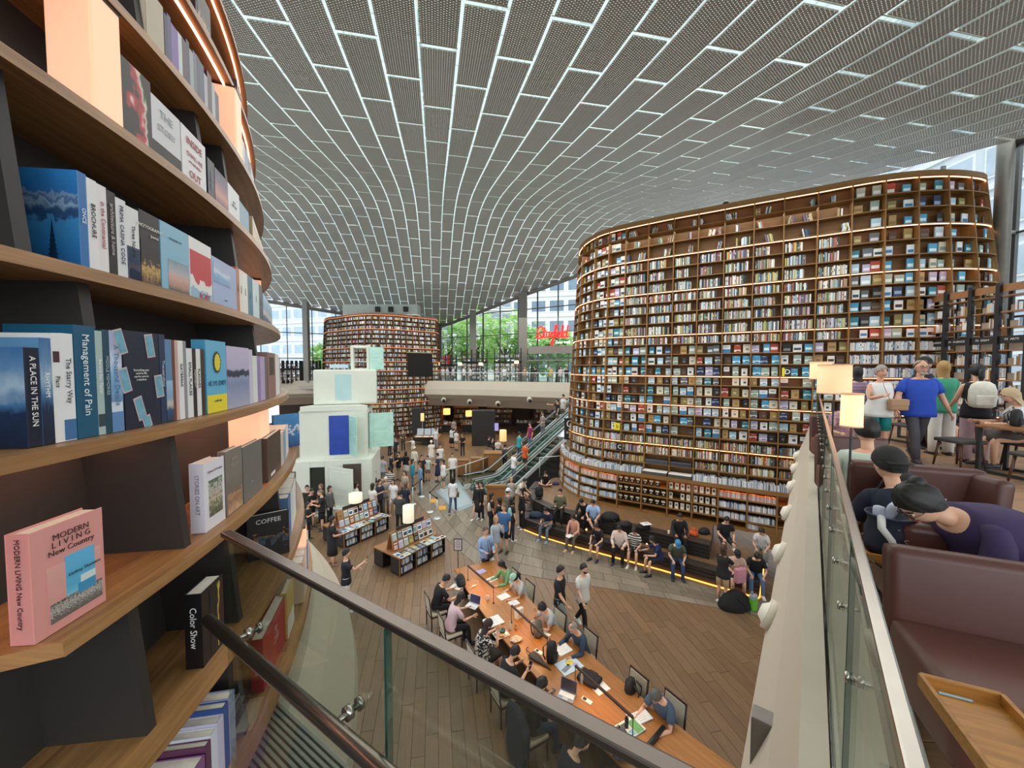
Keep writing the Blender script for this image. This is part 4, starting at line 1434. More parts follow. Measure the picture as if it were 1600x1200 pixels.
# shelf E ------------------------------------------------------------
t = B('E', 'cover', 70, 140, 840, 'pink book lettered MODERN LIVING New Country', '#d9968f', '#d08e8a', th=.05, back=.03, txt=[('MODERN', .52, .88, .08), ('L I V I N G', .52, .81, .08), ('New Country', .52, .74, .075)], tc='#46302f', h=.255,
	  art=[('rose', .18, .94, .10, .62)], stxt='MODERN LIVING New Country', sts=.06, w=.168)
def mlq(m, x0, x1, z0, z1, k):
	quad(t, 'picture', m, -.084 + .168 * x0, -.084 + .168 * x1, .255 * z0, .255 * z1, -.025 - .0012 - .0003 * k)
mlq(PIC['car'], .42, .84, .2, .66, 1)
mlq(PIC['pebble'], .2, .94, .09, .27, 2)
mlq(mat('#3e8fb6', .5), .58, .84, .24, .34, 3)
mlq(mat('#c9d8d6', .5), .62, .84, .34, .41, 4)
text('Lindsey Thornton', .011, mat('#2f4a5a', .5), t, (.03, -.029, .121), (R(90), 0, 0))
B('E', 'cover', 316, 347, 712, 'white book with a crowded market drawing', '#e0dde2', '#d6d2dc', th=.05, art=[('market', .18, .86, .18, .72)], txt=('Oysters & Octopus', .5, .85, .05), tc='#7a6a80', h=.265, stxt='STORIES ON ART')
B('E', 'cover', 350, 375, 706, 'tan and grey cookbook with a standing figure, lettered IRISH FOOD', '#7f786f', '#6d665e', th=.03, art=('figure', .05, .95, .02, .55), txt=[('IRISH', .5, .84, .085), ('FOOD', .5, .75, .085)], tc='#a09a8e', h=.275)
B('E', 'cover', 377, 406, 700, 'plain grey book beside the glowing box', '#6f6c68', '#5f5c58', th=.025, txt=('essays', .4, .3, .03), tc='#b0aca6', h=.26)
B('E', 'cover', 415, 436, 676, 'dark brown book back with a white barcode', '#4a3a30', art=('#e8e6e0', .2, .5, .05, .12), h=.24)
for a, b_, c, nm in [(436, 440, '#c9c2b8', 'thin beige'), (440, 444, '#8fa4bc', 'thin blue grey'), (444, 448, '#e0e2e4', 'thin white')]:
	B('E', 'spine', a, b_, 680, nm + ' book beyond the barcode book', c, h=.2)
B('E', 'cover', 446, 466, 640, 'blue picture book with a white house at the shelf tip', '#3f80b4', art=('blueworld', 0, 1, 0, 1), h=.26, back=.04, w=.19, face=.7)
# shelf F ------------------------------------------------------------
B('F', 'cover', 312, 345, 915, 'black book lettered Color Show with a neon swirl', '#151314', '#0f0e0f', th=.055, art=('neon', .35, 1, .05, .95), stxt='Color Show', tc='#e8e6e4', h=.27, sts=.12)
B('F', 'cover', 388, 446, 795, 'black book lettered COFFEE across its top', '#141213', art=('coffee', .02, .98, .02, .7), txt=('COFFEE', .5, .84, .14), tc='#d9d6d2', h=.25, th=.03, w=.20, face=.9, back=.09)
for a, b_, c, nm in [(448, 452, '#4d6f96', 'blue'), (452, 456, '#cfd6dc', 'ice white'), (456, 460, '#e4e2de', 'cream white'), (460, 464, '#2a2a2e', 'black'), (464, 468, '#c9cdd2', 'light grey'), (468, 473, '#26262a', 'jet black')]:
	B('F', 'spine', a, b_, 760, nm + ' book in the upright group past the coffee book', c, h=.26)
# shelf G ------------------------------------------------------------
B('G', 'cover', 408, 444, 905, 'red book with white lettering behind the glass', '#a8232c', '#96202a', th=.05, txt=('맛\n그림', .5, .6, .18), tc='#e0b0a8', h=.25, stxt='작은 요리 그림', back=.06)
B('G', 'cover', 446, 456, 880, 'yellow and white book behind the red one', '#c9a85c', art=('#e4e2dc', 0, 1, 0, .4), h=.26)
for k, (a, b_, c, nm) in enumerate([(296, 316, '#7c4f80', 'purple'), (318, 326, '#5a2f4c', 'dark plum'), (326, 336, '#c9cbd6', 'pale silver'), (336, 346, '#b8b4cc', 'pale lavender'), (346, 354, '#2c4a86', 'royal blue'), (354, 364, '#8b8fae', 'dusty blue')]):
	B('G', 'spine', a, b_, 1090, nm + ' paperback in the low group beside the glass rail', c, h=(.19, .21, .22, .23, .25, .255)[k], side=(('plum', 0.03, .97, .03, .97) if k == 0 else None))
for a, b_, c, nm in [(472, 475, '#d9b9a0', 'peach'), (475, 477, '#e4d6c6', 'ivory'), (477, 479, '#6a70a0', 'periwinkle'), (479, 481, '#e0dad2', 'eggshell')]:
	B('G', 'spine', a, b_, 840, nm + ' book lit by the low glowing box', c, h=.26, back=.02)

# ------------------------------------------------------------------ glowing paper light boxes between the shelves
def light_box(row, px0, px1, label, w=.17, d=.17, back=.03):
	z0, z1 = ROW[row] + .002, NEXT[row] - .038
	zm = (z0 + z1) / 2
	um = u_of((px0 + px1) / 2, zm, back + d / 2)
	c = CW.pos(um, z0, back + d / 2)
	n = CW.nrm(um)
	t = thing('light_box', label, 'lamp', (c.x, c.y, z0), math.atan2(n.x, -n.y), 'glowing boxes in the near bookcase')
	H_ = z1 - z0
	mb = MB()
	mb.bbox((0, -d / 2, H_ / 2), (w, .006, H_ - .02), .002); mb.bbox((-w / 2, 0, H_ / 2), (.006, d - .006, H_ - .02), .002)
	mb.bbox((w / 2, 0, H_ / 2), (.006, d - .006, H_ - .02), .002); mb.bbox((0, d / 2, H_ / 2), (w, .006, H_ - .02), .002)
	mb.build('shade', glow('#ffb996', .46), t)
	MB().box((0, 0, .005), (w + .008, d + .008, .01)).build('base', M_DIV, t)
	MB().box((0, 0, H_ - .005), (w + .008, d + .008, .01)).build('top_plate', M_DIV, t)
	MB().tube([(0, 0, .03), (0, 0, H_ - .03)], .012, 8).build('lamp_tube', glow('#ffd9b0', 3), t)
light_box('B', 66, 178, 'large glowing paper box standing above the snowy mountain book', w=.10, d=.115, back=.05)
light_box('A', 327, 366, 'glowing paper box behind the upper row of dark books', w=.12, d=.12, back=.03)
light_box('C', 402, 435, 'glowing paper box at the tip of the shelf with the sea view book', w=.14, d=.12, back=.12)
light_box('E', 357, 412, 'glowing paper box behind the plain grey book', back=.09, w=.17, d=.15)
light_box('G', 444, 470, 'glowing paper box low down behind the rail cap', w=.15, d=.13, back=.03)
# ------------------------------------------------------------------ glass rails
M_CAP = mat('#6f6761', 0.28, 0.9, 0.05, 20)
M_CAPR = mat('#aca8a0', 0.22, 0.9, 0.05, 20)
M_TUBE = mat('#8d847b', 0.25, 0.9, 0.04, 20)
M_GEDGE = mat('#1f4a40', 0.3, 0, 0.05, 10)
M_RAILGL = glass('#eef3ee', 0.05, 'rail')
def rail(name, label, o, d, out, s0, s1, joints, z_cap, z_tube, tube_off, pins, capm, tubem, cap_w, end_edge=True):
	t = thing(name, label, 'railing')
	ang = math.atan2(d.y, d.x)
	mid = o + d * ((s0 + s1) / 2)
	MB().bbox((mid.x, mid.y, z_cap), (s1 - s0, cap_w, 0.016), .004, ang).build('rail_cap', capm, t)
	js = [s0] + joints + [s1]
	for a, b in zip(js, js[1:]):
		q0, q1 = o + d * (a + .004), o + d * (b - .004)
		m = (q0 + q1) / 2
		MB().box((m.x, m.y, (UP_Z + z_cap) / 2), (b - a - .008, .014, z_cap - UP_Z - .03), ang).build('pane', M_RAILGL, t)
	for a in joints + ([]):
		q = o + d * a
		MB().box((q.x, q.y, (UP_Z + z_cap) / 2), (.006, .016, z_cap - UP_Z - .036), ang).build('pane_edge', M_GEDGE, t)
	a, b = o + d * s0 - out * tube_off, o + d * s1 - out * tube_off
	MB().tube([(a.x, a.y, z_tube), (b.x, b.y, z_tube)], .0168, 14).build('handrail', tubem, t, True)
	for s in pins:
		p = o + d * s
		q = p - out * tube_off
		mb = MB()
		mb.tube([(q.x, q.y, z_tube), (p.x + out.x * .012, p.y + out.y * .012, z_tube)], .007, 8)
		mb.tube([(p.x - out.x * .022, p.y - out.y * .022, z_tube), (p.x - out.x * .009, p.y - out.y * .009, z_tube)], .016, 12)
		mb.tube([(p.x + out.x * .009, p.y + out.y * .009, z_tube), (p.x + out.x * .018, p.y + out.y * .018, z_tube)], .015, 12)
		mb.build('bracket', M_CAPR, t, True)
	return t
rail('glass_railing', 'clear glass railing with dark cap and round handrail crossing before the near bookcase', RL0, DL, NL, -0.35, 1.335, [0.56], 6.372, 6.12, .055, [1.16, .68, .15], M_CAP, M_TUBE, .03)
OR = DR * 0 - NR * 0.115
rr = rail('glass_railing', 'long glass railing on the pale parapet beside the leather sofas, with steel cap', OR, DR, NR, .25, 13.6, [1.55, 3.0, 4.5, 6.0, 7.5, 9.0, 10.5, 12.0], 6.4, 6.02, .06, [1.0 + .42 * k for k in range(28)], M_CAPR, M_TUBE, .024, False)
# red round warning sticker on the glass
mb = MB()
c = OR + DR * 1.02
V, F = [], []
for k in range(28):
	a = 2 * math.pi * k / 28
	for r in (.052, .043):
		p = c + DR * (r * math.cos(a)) + NR * .009
		V.append((p.x, p.y, 5.98 + r * math.sin(a)))
for k in range(28):
	j = (k + 1) % 28
	F.append((2 * k, 2 * j, 2 * j + 1, 2 * k + 1))
mb.add(V, F)
p0, p1 = c + DR * -.03 + NR * .009, c + DR * .03 + NR * .009
mb.add([(p0.x, p0.y, 6.005), (p1.x, p1.y, 5.945), (p1.x, p1.y, 5.955), (p0.x, p0.y, 6.015)], [(0, 1, 2, 3)])
mb.build('sticker', mat('#a8322e', .5), rr)
# stepped round spotlights set in the parapet face
for k, t_ in enumerate((4.55, 6.2, 8.0, 9.85, 11.7, 13.4)):
	p = DR * t_ + NR * .27
	t = thing('spotlight', 'round white spotlight on the flaring parapet face, %s from the near end of the parapet' % ORD[k], 'lamp', (p.x, p.y, 4.42), 0, 'spotlights along the parapet face')
	n = (NR + Vector((0, 0, .35))).normalized()
	a, b, c2, d2 = [tuple(n * q) for q in (-.05, .03, .035, .085)]
	m = mat('#d2cbbb', .5)
	MB().tube([a, b], [.15, .15], 20).build('rim', m, t, True)
	MB().tube([b, c2, d2], [.115, .11, .06], 18).build('eyeball', mat('#e2dccd', .5), t, True)
# dark box fixture low on the parapet face
t = thing('wall_fixture', 'dark box fixture with a chrome stripe low on the parapet face, at the near end', 'speaker', (1.04, 1.72, 4.4))
t.location = (1.57, 2.28, 4.58)
MB().bbox((0, 0, 0), (.12, .15, .34), .012, math.atan2(.788, .615)).build('case', mat('#77746f', .45, .2), t)
MB().bbox((-.03, .02, .0), (.05, .05, .29), .01, math.atan2(.788, .615)).build('chrome_stripe', M_CAPR, t)

# ------------------------------------------------------------------ leather booth sofas along the rail
M_LEA = mat('#4e2a22', .42, 0, .1, 3, .15)
M_LEAS = mat('#5e3830', .42, 0, .1, 3, .15)
def sofa(loc, rz, w, label, back_h=.78, arms=False):
	t = thing('sofa', label, 'sofa', (loc[0], loc[1], UP_Z), rz, 'brown leather booth sofas')
	MB().bbox((0, .0, .27), (w, .56, .30), .05).build('seat', M_LEAS, t, True)
	mb = MB(); mb.bbox((0, .31, .46), (w, .12, back_h - .12), .045, rx=R(-6)); mb.build('backrest', M_LEA, t, True)
	if arms:
		for sg in (-1, 1):
			MB().bbox((sg * (w / 2 + .05), .02, .33), (.11, .62, .56), .045).build('arm', M_LEA, t, True)
	for sx in (-1, 1):
		for sy in (-.2, .25):
			MB().box((sx * (w / 2 - .1), sy, .06), (.04, .04, .12)).build('leg', M_BLACK, t)
	return t
RZ1 = math.atan2(-.42, .9)
sofa((2.33, 1.36), RZ1, 1.25, 'brown leather sofa facing the viewer, in front of the person in purple', .71)
sofa((3.47, 3.46), RZ1 + math.pi, .84, 'brown leather sofa carrying the person in the mint shirt, its back to the viewer', .90)
sofa((4.12, 4.5), RZ1, .72, 'brown leather sofa behind the two drum lampshades')
sofa((5.55, 6.45), RZ1, .7, 'brown leather sofa farthest along the rail')
sofa((3.30, 3.04), math.atan2(-1, -.05), .52, 'brown leather armchair holding the black backpack', .84)
sofa((2.80, 2.50), RZ1 + math.pi, .6, 'brown leather sofa under the person in the black cap', .62)

def tray_table(x, y, rz, w, l, label, z=5.70):
	t = thing('tray_table', label, 'table', (x, y, UP_Z), rz)
	m = wood('#8a5a24', '#b47c38', .4, 1.0, 'Object', (2, 20, 20))
	h = z - UP_Z
	MB().bbox((0, 0, h - .012), (w, l, .024), .004).build('tray', m, t)
	for sx, sy, a, b in ((0, l / 2, w, .016), (0, -l / 2, w, .016), (w / 2, 0, .016, l), (-w / 2, 0, .016, l)):
		MB().bbox((sx, sy, h + .014), (a, b, .05), .004).build('rim', m, t)
	MB().box((0, 0, h / 2), (.05, .05, h - .03)).build('post', M_BLACK, t)
	MB().bbox((0, 0, .012), (w * .8, l * .7, .02), .006).build('foot', M_BLACK, t)
	return t
t = tray_table(1.545, 1.14, RZ1, .215, .50, 'empty brown wooden tray table beside the near sofa')
pen = thing('chopstick_case', 'thin pale blue strip lying at the back rim of the empty tray table', 'stationery', (1.61, 1.345, 5.702), RZ1)
MB().bbox((0, 0, .003), (.09, .008, .006), .002).build('strip', mat('#8fb0bd', .3), pen)
tray_table(2.42, 2.40, RZ1, .34, .34, 'brown tray table under the navy handbag', 5.72)

# handbag on the tray
hb = thing('handbag', 'navy drawstring handbag with white straps and a metal S charm on a tray table', 'bag', (2.40, 2.40, 5.722), R(15))
mb = MB()
mb.lathe([(.085, 0), (.115, .012), (.122, .06), (.118, .15), (.105, .2), (.115, .235), (.118, .245), (.108, .24), (.095, .2)], n=24)
mb.build('bag_body', mat('#161c30', .7, 0, .1, 20, .3), hb, True)
mb = MB(); mb.tube([(.118 * math.cos(a), .118 * math.sin(a), .245) for a in np.linspace(0, 2 * math.pi, 25)], .006, 6); mb.build('rim', mat('#2b3050', .6), hb, True)
mb = MB(); mb.tube([(-.11, -.02, .22), (-.16, -.05, .26), (-.17, -.06, .2), (-.13, -.09, .13), (-.11, -.1, .06)], [.016, .02, .02, .018, .014], 8); mb.build('strap', mat('#d8d6cf', .8), hb, True)
mb = MB(); mb.bbox((.01, .0, .26), (.09, .05, .12), .02, .3, rx=.3); mb.bbox((-.05, .03, .25), (.05, .05, .09), .015); mb.build('contents', mat('#c9cbe0', .8), hb, True)
text('S', .06, mat('#cdbb8a', .3, .8), hb, (-.07, -.128, .12), (R(90), 0, R(-25)), 'CENTER', ext=.003)
for k in range(5):
	a = R(-130 + k * 22)
	MB().lathe([(.006, -.003), (.008, 0), (.006, .003)], (.12 * math.cos(a), .12 * math.sin(a), .19), 8).build('eyelet', M_CAPR, hb)

# backpack on the armchair
def backpack(name, label, loc, rz, s, col, strap='#26262a', tilt=0.0, group=None):
	t = thing(name, label, 'bag', loc, rz, group)
	t.rotation_euler = (tilt, 0, rz)
	m = mat(col, .7, 0, .1, 14, .3)
	mb = MB()
	mb.lathe([(.10, 0), (.15, .03), (.16, .14), (.155, .28), (.13, .37), (.07, .42), (.02, .425)], n=18)
	mb.v = [(x * s, y * s * .62, z * s) for x, y, z in mb.v]
	mb.build('bag_body', m, t, True)
	mb = MB(); mb.bbox((0, -.085 * s, .12 * s), (.2 * s, .06 * s, .17 * s), .03 * s); mb.build('front_pocket', m, t, True)
	for sg in (-1, 1):
		mb = MB()
		mb.tube([(sg * .06 * s, .085 * s, .38 * s), (sg * .09 * s, .17 * s, .28 * s), (sg * .11 * s, .15 * s, .12 * s), (sg * .12 * s, .08 * s, .05 * s)], [(.025 * s, .008 * s)] * 4, 8)
		mb.build('strap', mat(strap, .8), t, True)
	MB().tube([(-.04 * s, .05 * s, .42 * s), (-.02 * s, .06 * s, .46 * s), (.02 * s, .06 * s, .46 * s), (.04 * s, .05 * s, .42 * s)], .008 * s, 6).build('grab_handle', mat(strap, .8), t, True)
	return t
backpack('backpack', 'black backpack slumped against the curved leather armchair', (3.20, 2.95, 5.70), R(60), .95, '#17181b', tilt=-.35)

# ------------------------------------------------------------------ lamps along the rail
def drum_lamp(x, y, z0, z1, r, base_z, label, strength=.75, group='drum lamps along the rail'):
	t = thing('floor_lamp', label, 'lamp', (x, y, base_z), 0, group)
	h0, h1 = z0 - base_z, z1 - base_z
	mb = MB(); mb.lathe([(r, h0), (r * .98, h1), (r * .96, h1), (r * .98, h0)], n=28, cap=False); mb.build('lamp_shade', glow('#ffc496', strength), t, True)
	for hh in (h0, h1):
		MB().lathe([(r + .003, -.006), (r + .003, .006), (r - .005, .006), (r - .005, -.006)], (0, 0, hh), 28, cap=False).build('shade_ring', mat('#d9b58a', .5), t, True)
	MB().tube([(0, 0, .02), (0, 0, h1 - .06)], .009, 8).build('pole', M_BLACK, t, True)
	MB().lathe([(.11, 0), (.11, .012), (.02, .025)], n=20).build('base', M_BLACK, t, True)
	MB().ell((0, 0, (h0 + h1) / 2), (.035, .035, .05)).build('bulb', glow('#ffd7a0', 4), t, True)
	return t
drum_lamp(2.95, 3.32, 6.39, 6.67, .078, UP_Z, 'slim glowing lamp on a black pole behind the person in the black cap', .7)
drum_lamp(3.88, 4.62, 6.59, 6.93, .165, UP_Z, 'wide drum lampshade on a black pole beside the rail, the larger of the pair', .36)
drum_lamp(5.62, 7.0, 6.69, 7.0, .16, UP_Z, 'drum lampshade partly hidden behind the wider one along the rail', .4)

# ------------------------------------------------------------------ open black framed bookcase by the side glazing
M_OWOOD = wood('#7b5330', '#a9794a', .45)
oc = thing('bookcase', 'open bookcase of black posts and wooden shelves with a lettered black band', 'bookcase')
XB, PITB, Y0B = 13.0, .62, 12.2
ocz = [5.35, 5.75, 6.15, 6.55, 6.95, 7.35, 7.95, 8.37, 8.79]
for k in range(9):
	y = Y0B - k * PITB
	MB().box((XB, y, (UP_Z + 9.15) / 2), (.10, .09, 9.15 - UP_Z)).build('post', M_BLACK, oc)
	MB().box((XB + .36, y, (UP_Z + 9.15) / 2), (.06, .06, 9.15 - UP_Z)).build('post', M_BLACK, oc)
ob = MB()
for k in range(8):
	y = Y0B - (k + .5) * PITB
	for z in ocz:
		MB().box((XB + .18, y, z), (.36, PITB - .08, .03)).build('shelf_board', M_OWOOD, oc)
	for z0 in (9.0,):
		MB().box((XB + .05, y, z0), (.03, PITB - .08, .2)).build('top_board', M_OWOOD, oc)
	MB().box((XB + .02, y, 7.63), (.04, PITB - .06, .2)).build('band', M_BLACK, oc)
	for z in ocz[:-1]:
		yb = y - PITB * .36
		n_ = random.choice((5, 6, 7, 8))
		for q in range(n_):
			w_ = random.uniform(.02, .05)
			hh = random.uniform(.2, .28)
			if z < 7.2 and random.random() < .25:
				yb += w_; continue
			if abs(z - 7.35) > .01:
				ob.box((XB + .16, yb + w_ / 2, z + .017 + hh / 2), (.18, w_ * .92, hh), 0, 0, vary(random.choice(PAL_PALE + PAL_WARM[:4])))
			yb += w_
	for z in ocz[1:-1]:
		MB().box((XB + .3, y + PITB * .2, z + .1), (.012, PITB * .5, .2)).build('back_plate', mat('#c9b3a0', .5), oc)
tag(ob.build('shelved_books', M_PRINT), 'pale books standing in the open black framed bookcase', 'books', None, 'stuff')
for k, s_ in enumerate(('F30  NEW  ARRIVALS', 'F1  SCIENCE', 'F2  ESSAY', 'F3  ARTS', 'F4  TRAVEL')):
	text(s_, .075, M_WHITE, oc, (XB - .004, Y0B - (k + .5) * PITB, 7.64), (R(90), 0, R(-90)))

# side glazing with its big column and fittings
w = thing('window_20', None, None); w['kind'] = 'structure'
for k in range(9):
	y = 20 - k * 2.3
	top = roof_z(tt_of(GLASS_X, y)) + .3
	MB().box((GLASS_X, y, (UP_Z + top) / 2), (.12, .1, top - UP_Z)).build('mullion', M_MULL, w)
	if k < 8:
		for z in (8.6, 11.4):
			MB().box((GLASS_X, y - 1.15, z), (.07, 2.3, .07)).build('transom', M_MULL, w)
		zz = (UP_Z, 8.6, 11.4, top)
		for z0, z1 in zip(zz, zz[1:]):
			MB().add([(GLASS_X + .05, y, z0), (GLASS_X + .05, y - 2.3, z0), (GLASS_X + .05, y - 2.3, z1), (GLASS_X + .05, y, z1)], [(0, 1, 2, 3)]).build('pane', M_PANE, w)
			MB().bbox((GLASS_X - .2, y, z0 + .02), (.3, .12, .12), .02).build('fitting', mat('#8f8c88', .3, .8), w)
mb = MB(); mb.tube([(15.75, 12.55, UP_Z), (15.75, 12.55, 14.4)], .2, 20)
tag(mb.build('column', mat('#6f6a62', .45, .3), smooth=True), None, None, None, 'structure')
mb = MB(); mb.tube([(15.9, 12.6, 13.95), (17.0, 6.0, 14.6)], .16, 14)
tag(mb.build('trim_9', mat('#4a4744', .45, .3), smooth=True), None, None, None, 'structure')

# ------------------------------------------------------------------ reading tables and stools at the right
def reading_table(x, y, rz, w, l, label):
	t = thing('reading_table', label, 'table', (x, y, UP_Z), rz, 'black legged reading tables')
	MB().bbox((0, 0, .73), (w, l, .04), .006).build('tabletop', wood('#6d4425', '#8f6238', .35, 1.0, 'Object', (2, 20, 20)), t)
	for sx in (-1, 1):
		for sy in (-1, 1):
			MB().box((sx * (w / 2 - .04), sy * (l / 2 - .04), .355), (.045, .045, .71)).build('leg', M_BLACK, t)
		MB().box((sx * (w / 2 - .04), 0, .03), (.04, l - .1, .04)).build('foot_bar', M_BLACK, t)
	return t
reading_table(7.72, 5.5, R(8), .62, 1.2, 'dark reading table with black frame legs at the near end, by the person in white')
reading_table(8.9, 8.2, R(8), .75, 1.6, 'dark reading table farther back, by the reading child')
def stool(x, y, rz, label, col='#3c3a3a'):
	t = thing('chair', label, 'chair', (x, y, UP_Z), rz, 'dark wooden chairs at the reading tables')
	MB().bbox((0, 0, .44), (.42, .42, .06), .02).build('seat', mat(col, .6), t, True)
	for sx in (-1, 1):
		for sy in (-1, 1):
			MB().tube([(sx * .16, sy * .16, .42), (sx * .2, sy * .2, 0)], [.02, .014], 8).build('leg', mat('#4a2c20', .45), t, True)
	return t
stool(7.25, 5.2, 0, 'dark chair at the near side of the reading table')
stool(7.4, 6.3, 0, 'dark chair tucked at the middle of the reading table')
stool(8.3, 8.0, 0, 'dark chair at the reading table farther back')
stool(8.14, 6.02, .3, 'dark chair carrying the person at the frame edge')
backpack('backpack', 'small black bag resting on the near reading table', (7.72, 5.85, UP_Z + .752), R(20), .62, '#1b1a1c')
# ------------------------------------------------------------------ stepped seating in front of the tall bookcase
M_DKW = mat('#2a2623', .5, 0, .12, 8, .15)
M_DKW2 = mat('#37312c', .5, 0, .12, 8, .15)
M_STEPW = wood('#6f5238', '#8d6d4d', .45, 1.0, 'Object', (7, 1.0, 1))
steps = thing('seating_steps', 'two tier curved seating steps of dark boards in front of the tall bookcase', 'seating')
F1 = [(.75, 17.9), (.46, 17.0), (.56, 16.05), (1.3, 15.33), (2.2, 14.68), (3.52, 13.85), (5.11, 12.82), (6.35, 11.94), (7.4, 11.22)]
F2 = [(1.2, 19.8), (.82, 18.6), (.92, 17.0), (1.6, 15.9), (2.6, 15.2), (3.9, 14.4), (5.45, 13.38), (6.6, 12.6)]
SIDE = (9.1, 13.55)
BK = [(9.0, 13.9), (7.9, 14.9), (5.7, 16.6), (4.0, 18.4), (3.7, 20.6), (2.4, 20.6)]
def offs(P, d):
	out = []
	for i, p in enumerate(P):
		a, b = Vector(P[max(0, i - 1)]), Vector(P[min(len(P) - 1, i + 1)])
		t = (b - a).normalized()
		n = Vector((-t.y, t.x))
		out.append((p[0] + n.x * d, p[1] + n.y * d))
	return out
def strip(P, d0, d1, z0, z1):
	a, b = offs(P, d0), offs(P, d1)
	mb = MB()
	for i in range(len(P) - 1):
		mb.prism([a[i], a[i + 1], b[i + 1], b[i]], z0, z1)
	return mb
body1 = [p for p in offs(F1, .03)] + [SIDE] + BK
MB().prism(body1, 0.0, .44).build('lower_tier', M_DKW, steps)
tr = MB()
MB().prism(offs(F1, .42) + [(8.95, 13.45)] + BK, .40, .452).build('lower_tread', M_STEPW, steps)
P2 = offs(F2, .03) + [(7.75, 14.5), (5.7, 16.3), (3.95, 18.2), (3.6, 20.5), (2.3, 20.5)]
MB().prism(P2, .44, .93).build('upper_tier', M_DKW, steps)
MB().prism(offs(F2, .45) + [(7.72, 14.48), (5.7, 16.3), (3.95, 18.2), (3.6, 20.5), (2.3, 20.5)], .9, .952).build('platform', M_STEPW, steps)
for P, zt, z0 in ((F1, .46, .0), (F2, .965, .455)):
	for i in range(len(P) - 1):
		seg = [P[i], P[i + 1]]
		strip(seg, .0, .20, zt - .035, zt).build('seat_board', M_DKW2, steps)
		strip(seg, .215, .415, zt - .035, zt).build('seat_board', M_DKW2, steps)
		for k in range(3):
			zz = z0 + .09 + k * .115
			strip(seg, .0, .03, zz, zz + .095).build('riser_board', M_DKW, steps)
strip(F1[2:], -.075, -.015, .0, .018).build('light_strip', glow('#ff9c40', 2.2), steps)
strip([F1[-1], SIDE], -.03, .01, .0, .02).build('light_strip', glow('#ff9c40', 2.2), steps)
for px, py in [(863, 812), (916, 827), (946, 832.5), (1011, 849), (1046, 858), (1084, 866)]:
	x, y = at(px, py, .47)
	mb = MB(); mb.lathe([(.03, 0), (.03, .02), (.012, .026)], (x, y, .452), 10); mb.build('step_light', glow('#ffb45a', 14), steps)

# ------------------------------------------------------------------ escalator pair
EO, ED = Vector((-1.85, 20.75, 0)), Vector((.816, .578, 0))
EN = Vector((.578, -.816, 0))
SLP = math.tan(R(30.5))
esc = thing('escalator', 'pair of escalators with glass sides climbing to the far gallery', 'escalator')
M_ESC = mat('#8fa3a2', .3, .6, .05, 10)
M_SKIRT = mat('#d3dcdc', .3, .25, .03, 10)
M_BELT = mat('#2a2d30', .4)
M_STEP = mat('#7f8b88', .5, .2)
M_ESGL = glass('#eaf5f1', .1, 'esc')
def ep(s, o, h):
	"""point of the escalator: run s, sideways o, height over the incline"""
	z = max(0.0, (s - 1.2) * SLP)
	p = EO + ED * s + EN * o
	return (p.x, p.y, min(z, UP_Z) + h)
LEN = 10.6
def esweep(o0, o1, h0, h1, ss):
	mb = MB()
	V = []
	for s in ss:
		V += [ep(s, o0, h0), ep(s, o1, h0), ep(s, o1, h1), ep(s, o0, h1)]
	F = []
	for i in range(len(ss) - 1):
		for k in range(4):
			F.append((4 * i + k, 4 * i + (k + 1) % 4, 4 * i + 4 + (k + 1) % 4, 4 * i + 4 + k))
	F.append((3, 2, 1, 0)); F.append(tuple(4 * (len(ss) - 1) + k for k in range(4)))
	return mb.add(V, F)
SS = [-.3, .6, 1.0, 1.4, 2.5, 5, 8, LEN]
for lane in (0, 1):
	oc_ = -.62 + lane * 1.3
	st = MB()
	for k in range(26):
		s = 1.25 + k * .36
		z = (k + .3) * .36 * SLP
		p = EO + ED * (s + .18) + EN * oc_
		MB().box((p.x, p.y, z - .1), (.37, .8, .2), math.atan2(ED.y, ED.x)).build('step', M_STEP, esc)
	for o in (-.5, .5):
		esweep(oc_ + o - .05, oc_ + o + .05, .0, .24, SS).build('skirt', M_SKIRT, esc)
		esweep(oc_ + o - .008, oc_ + o + .008, .16, .86, SS).build('glass_side', M_ESGL, esc)
		mb = MB(); mb.tube([ep(-.3, oc_ + o, .5), ep(-.42, oc_ + o, .68), ep(-.3, oc_ + o, .86)] + [ep(s, oc_ + o, .88) for s in SS[1:]], .026, 8)
		mb.build('hand_belt', M_BELT, esc, True)
		mb = MB(); mb.tube([ep(s, oc_ + o, .82) for s in SS], .032, 6); mb.build('belt_rail', M_SKIRT, esc)
		mb = MB(); mb.tube([ep(-.3, oc_ + o, .5), ep(-.42, oc_ + o, .35), ep(-.3, oc_ + o, .2), ep(0.2, oc_ + o, .1)], .035, 8); mb.build('belt_return', M_BELT, esc, True)
mb = MB()
V = []
for o in (-1.2, 1.28):
	V += [ep(.2, o, 0.001), (ep(LEN, o, 0)[0], ep(LEN, o, 0)[1], 0.001), ep(LEN, o, 0), ep(1.4, o, 0)]
mb.add(V, [(0, 1, 2, 3), (7, 6, 5, 4), (0, 3, 7, 4), (3, 2, 6, 7), (1, 5, 6, 2)])
mb.build('truss_side', mat('#262626', .5, 0, .1, 6), esc)
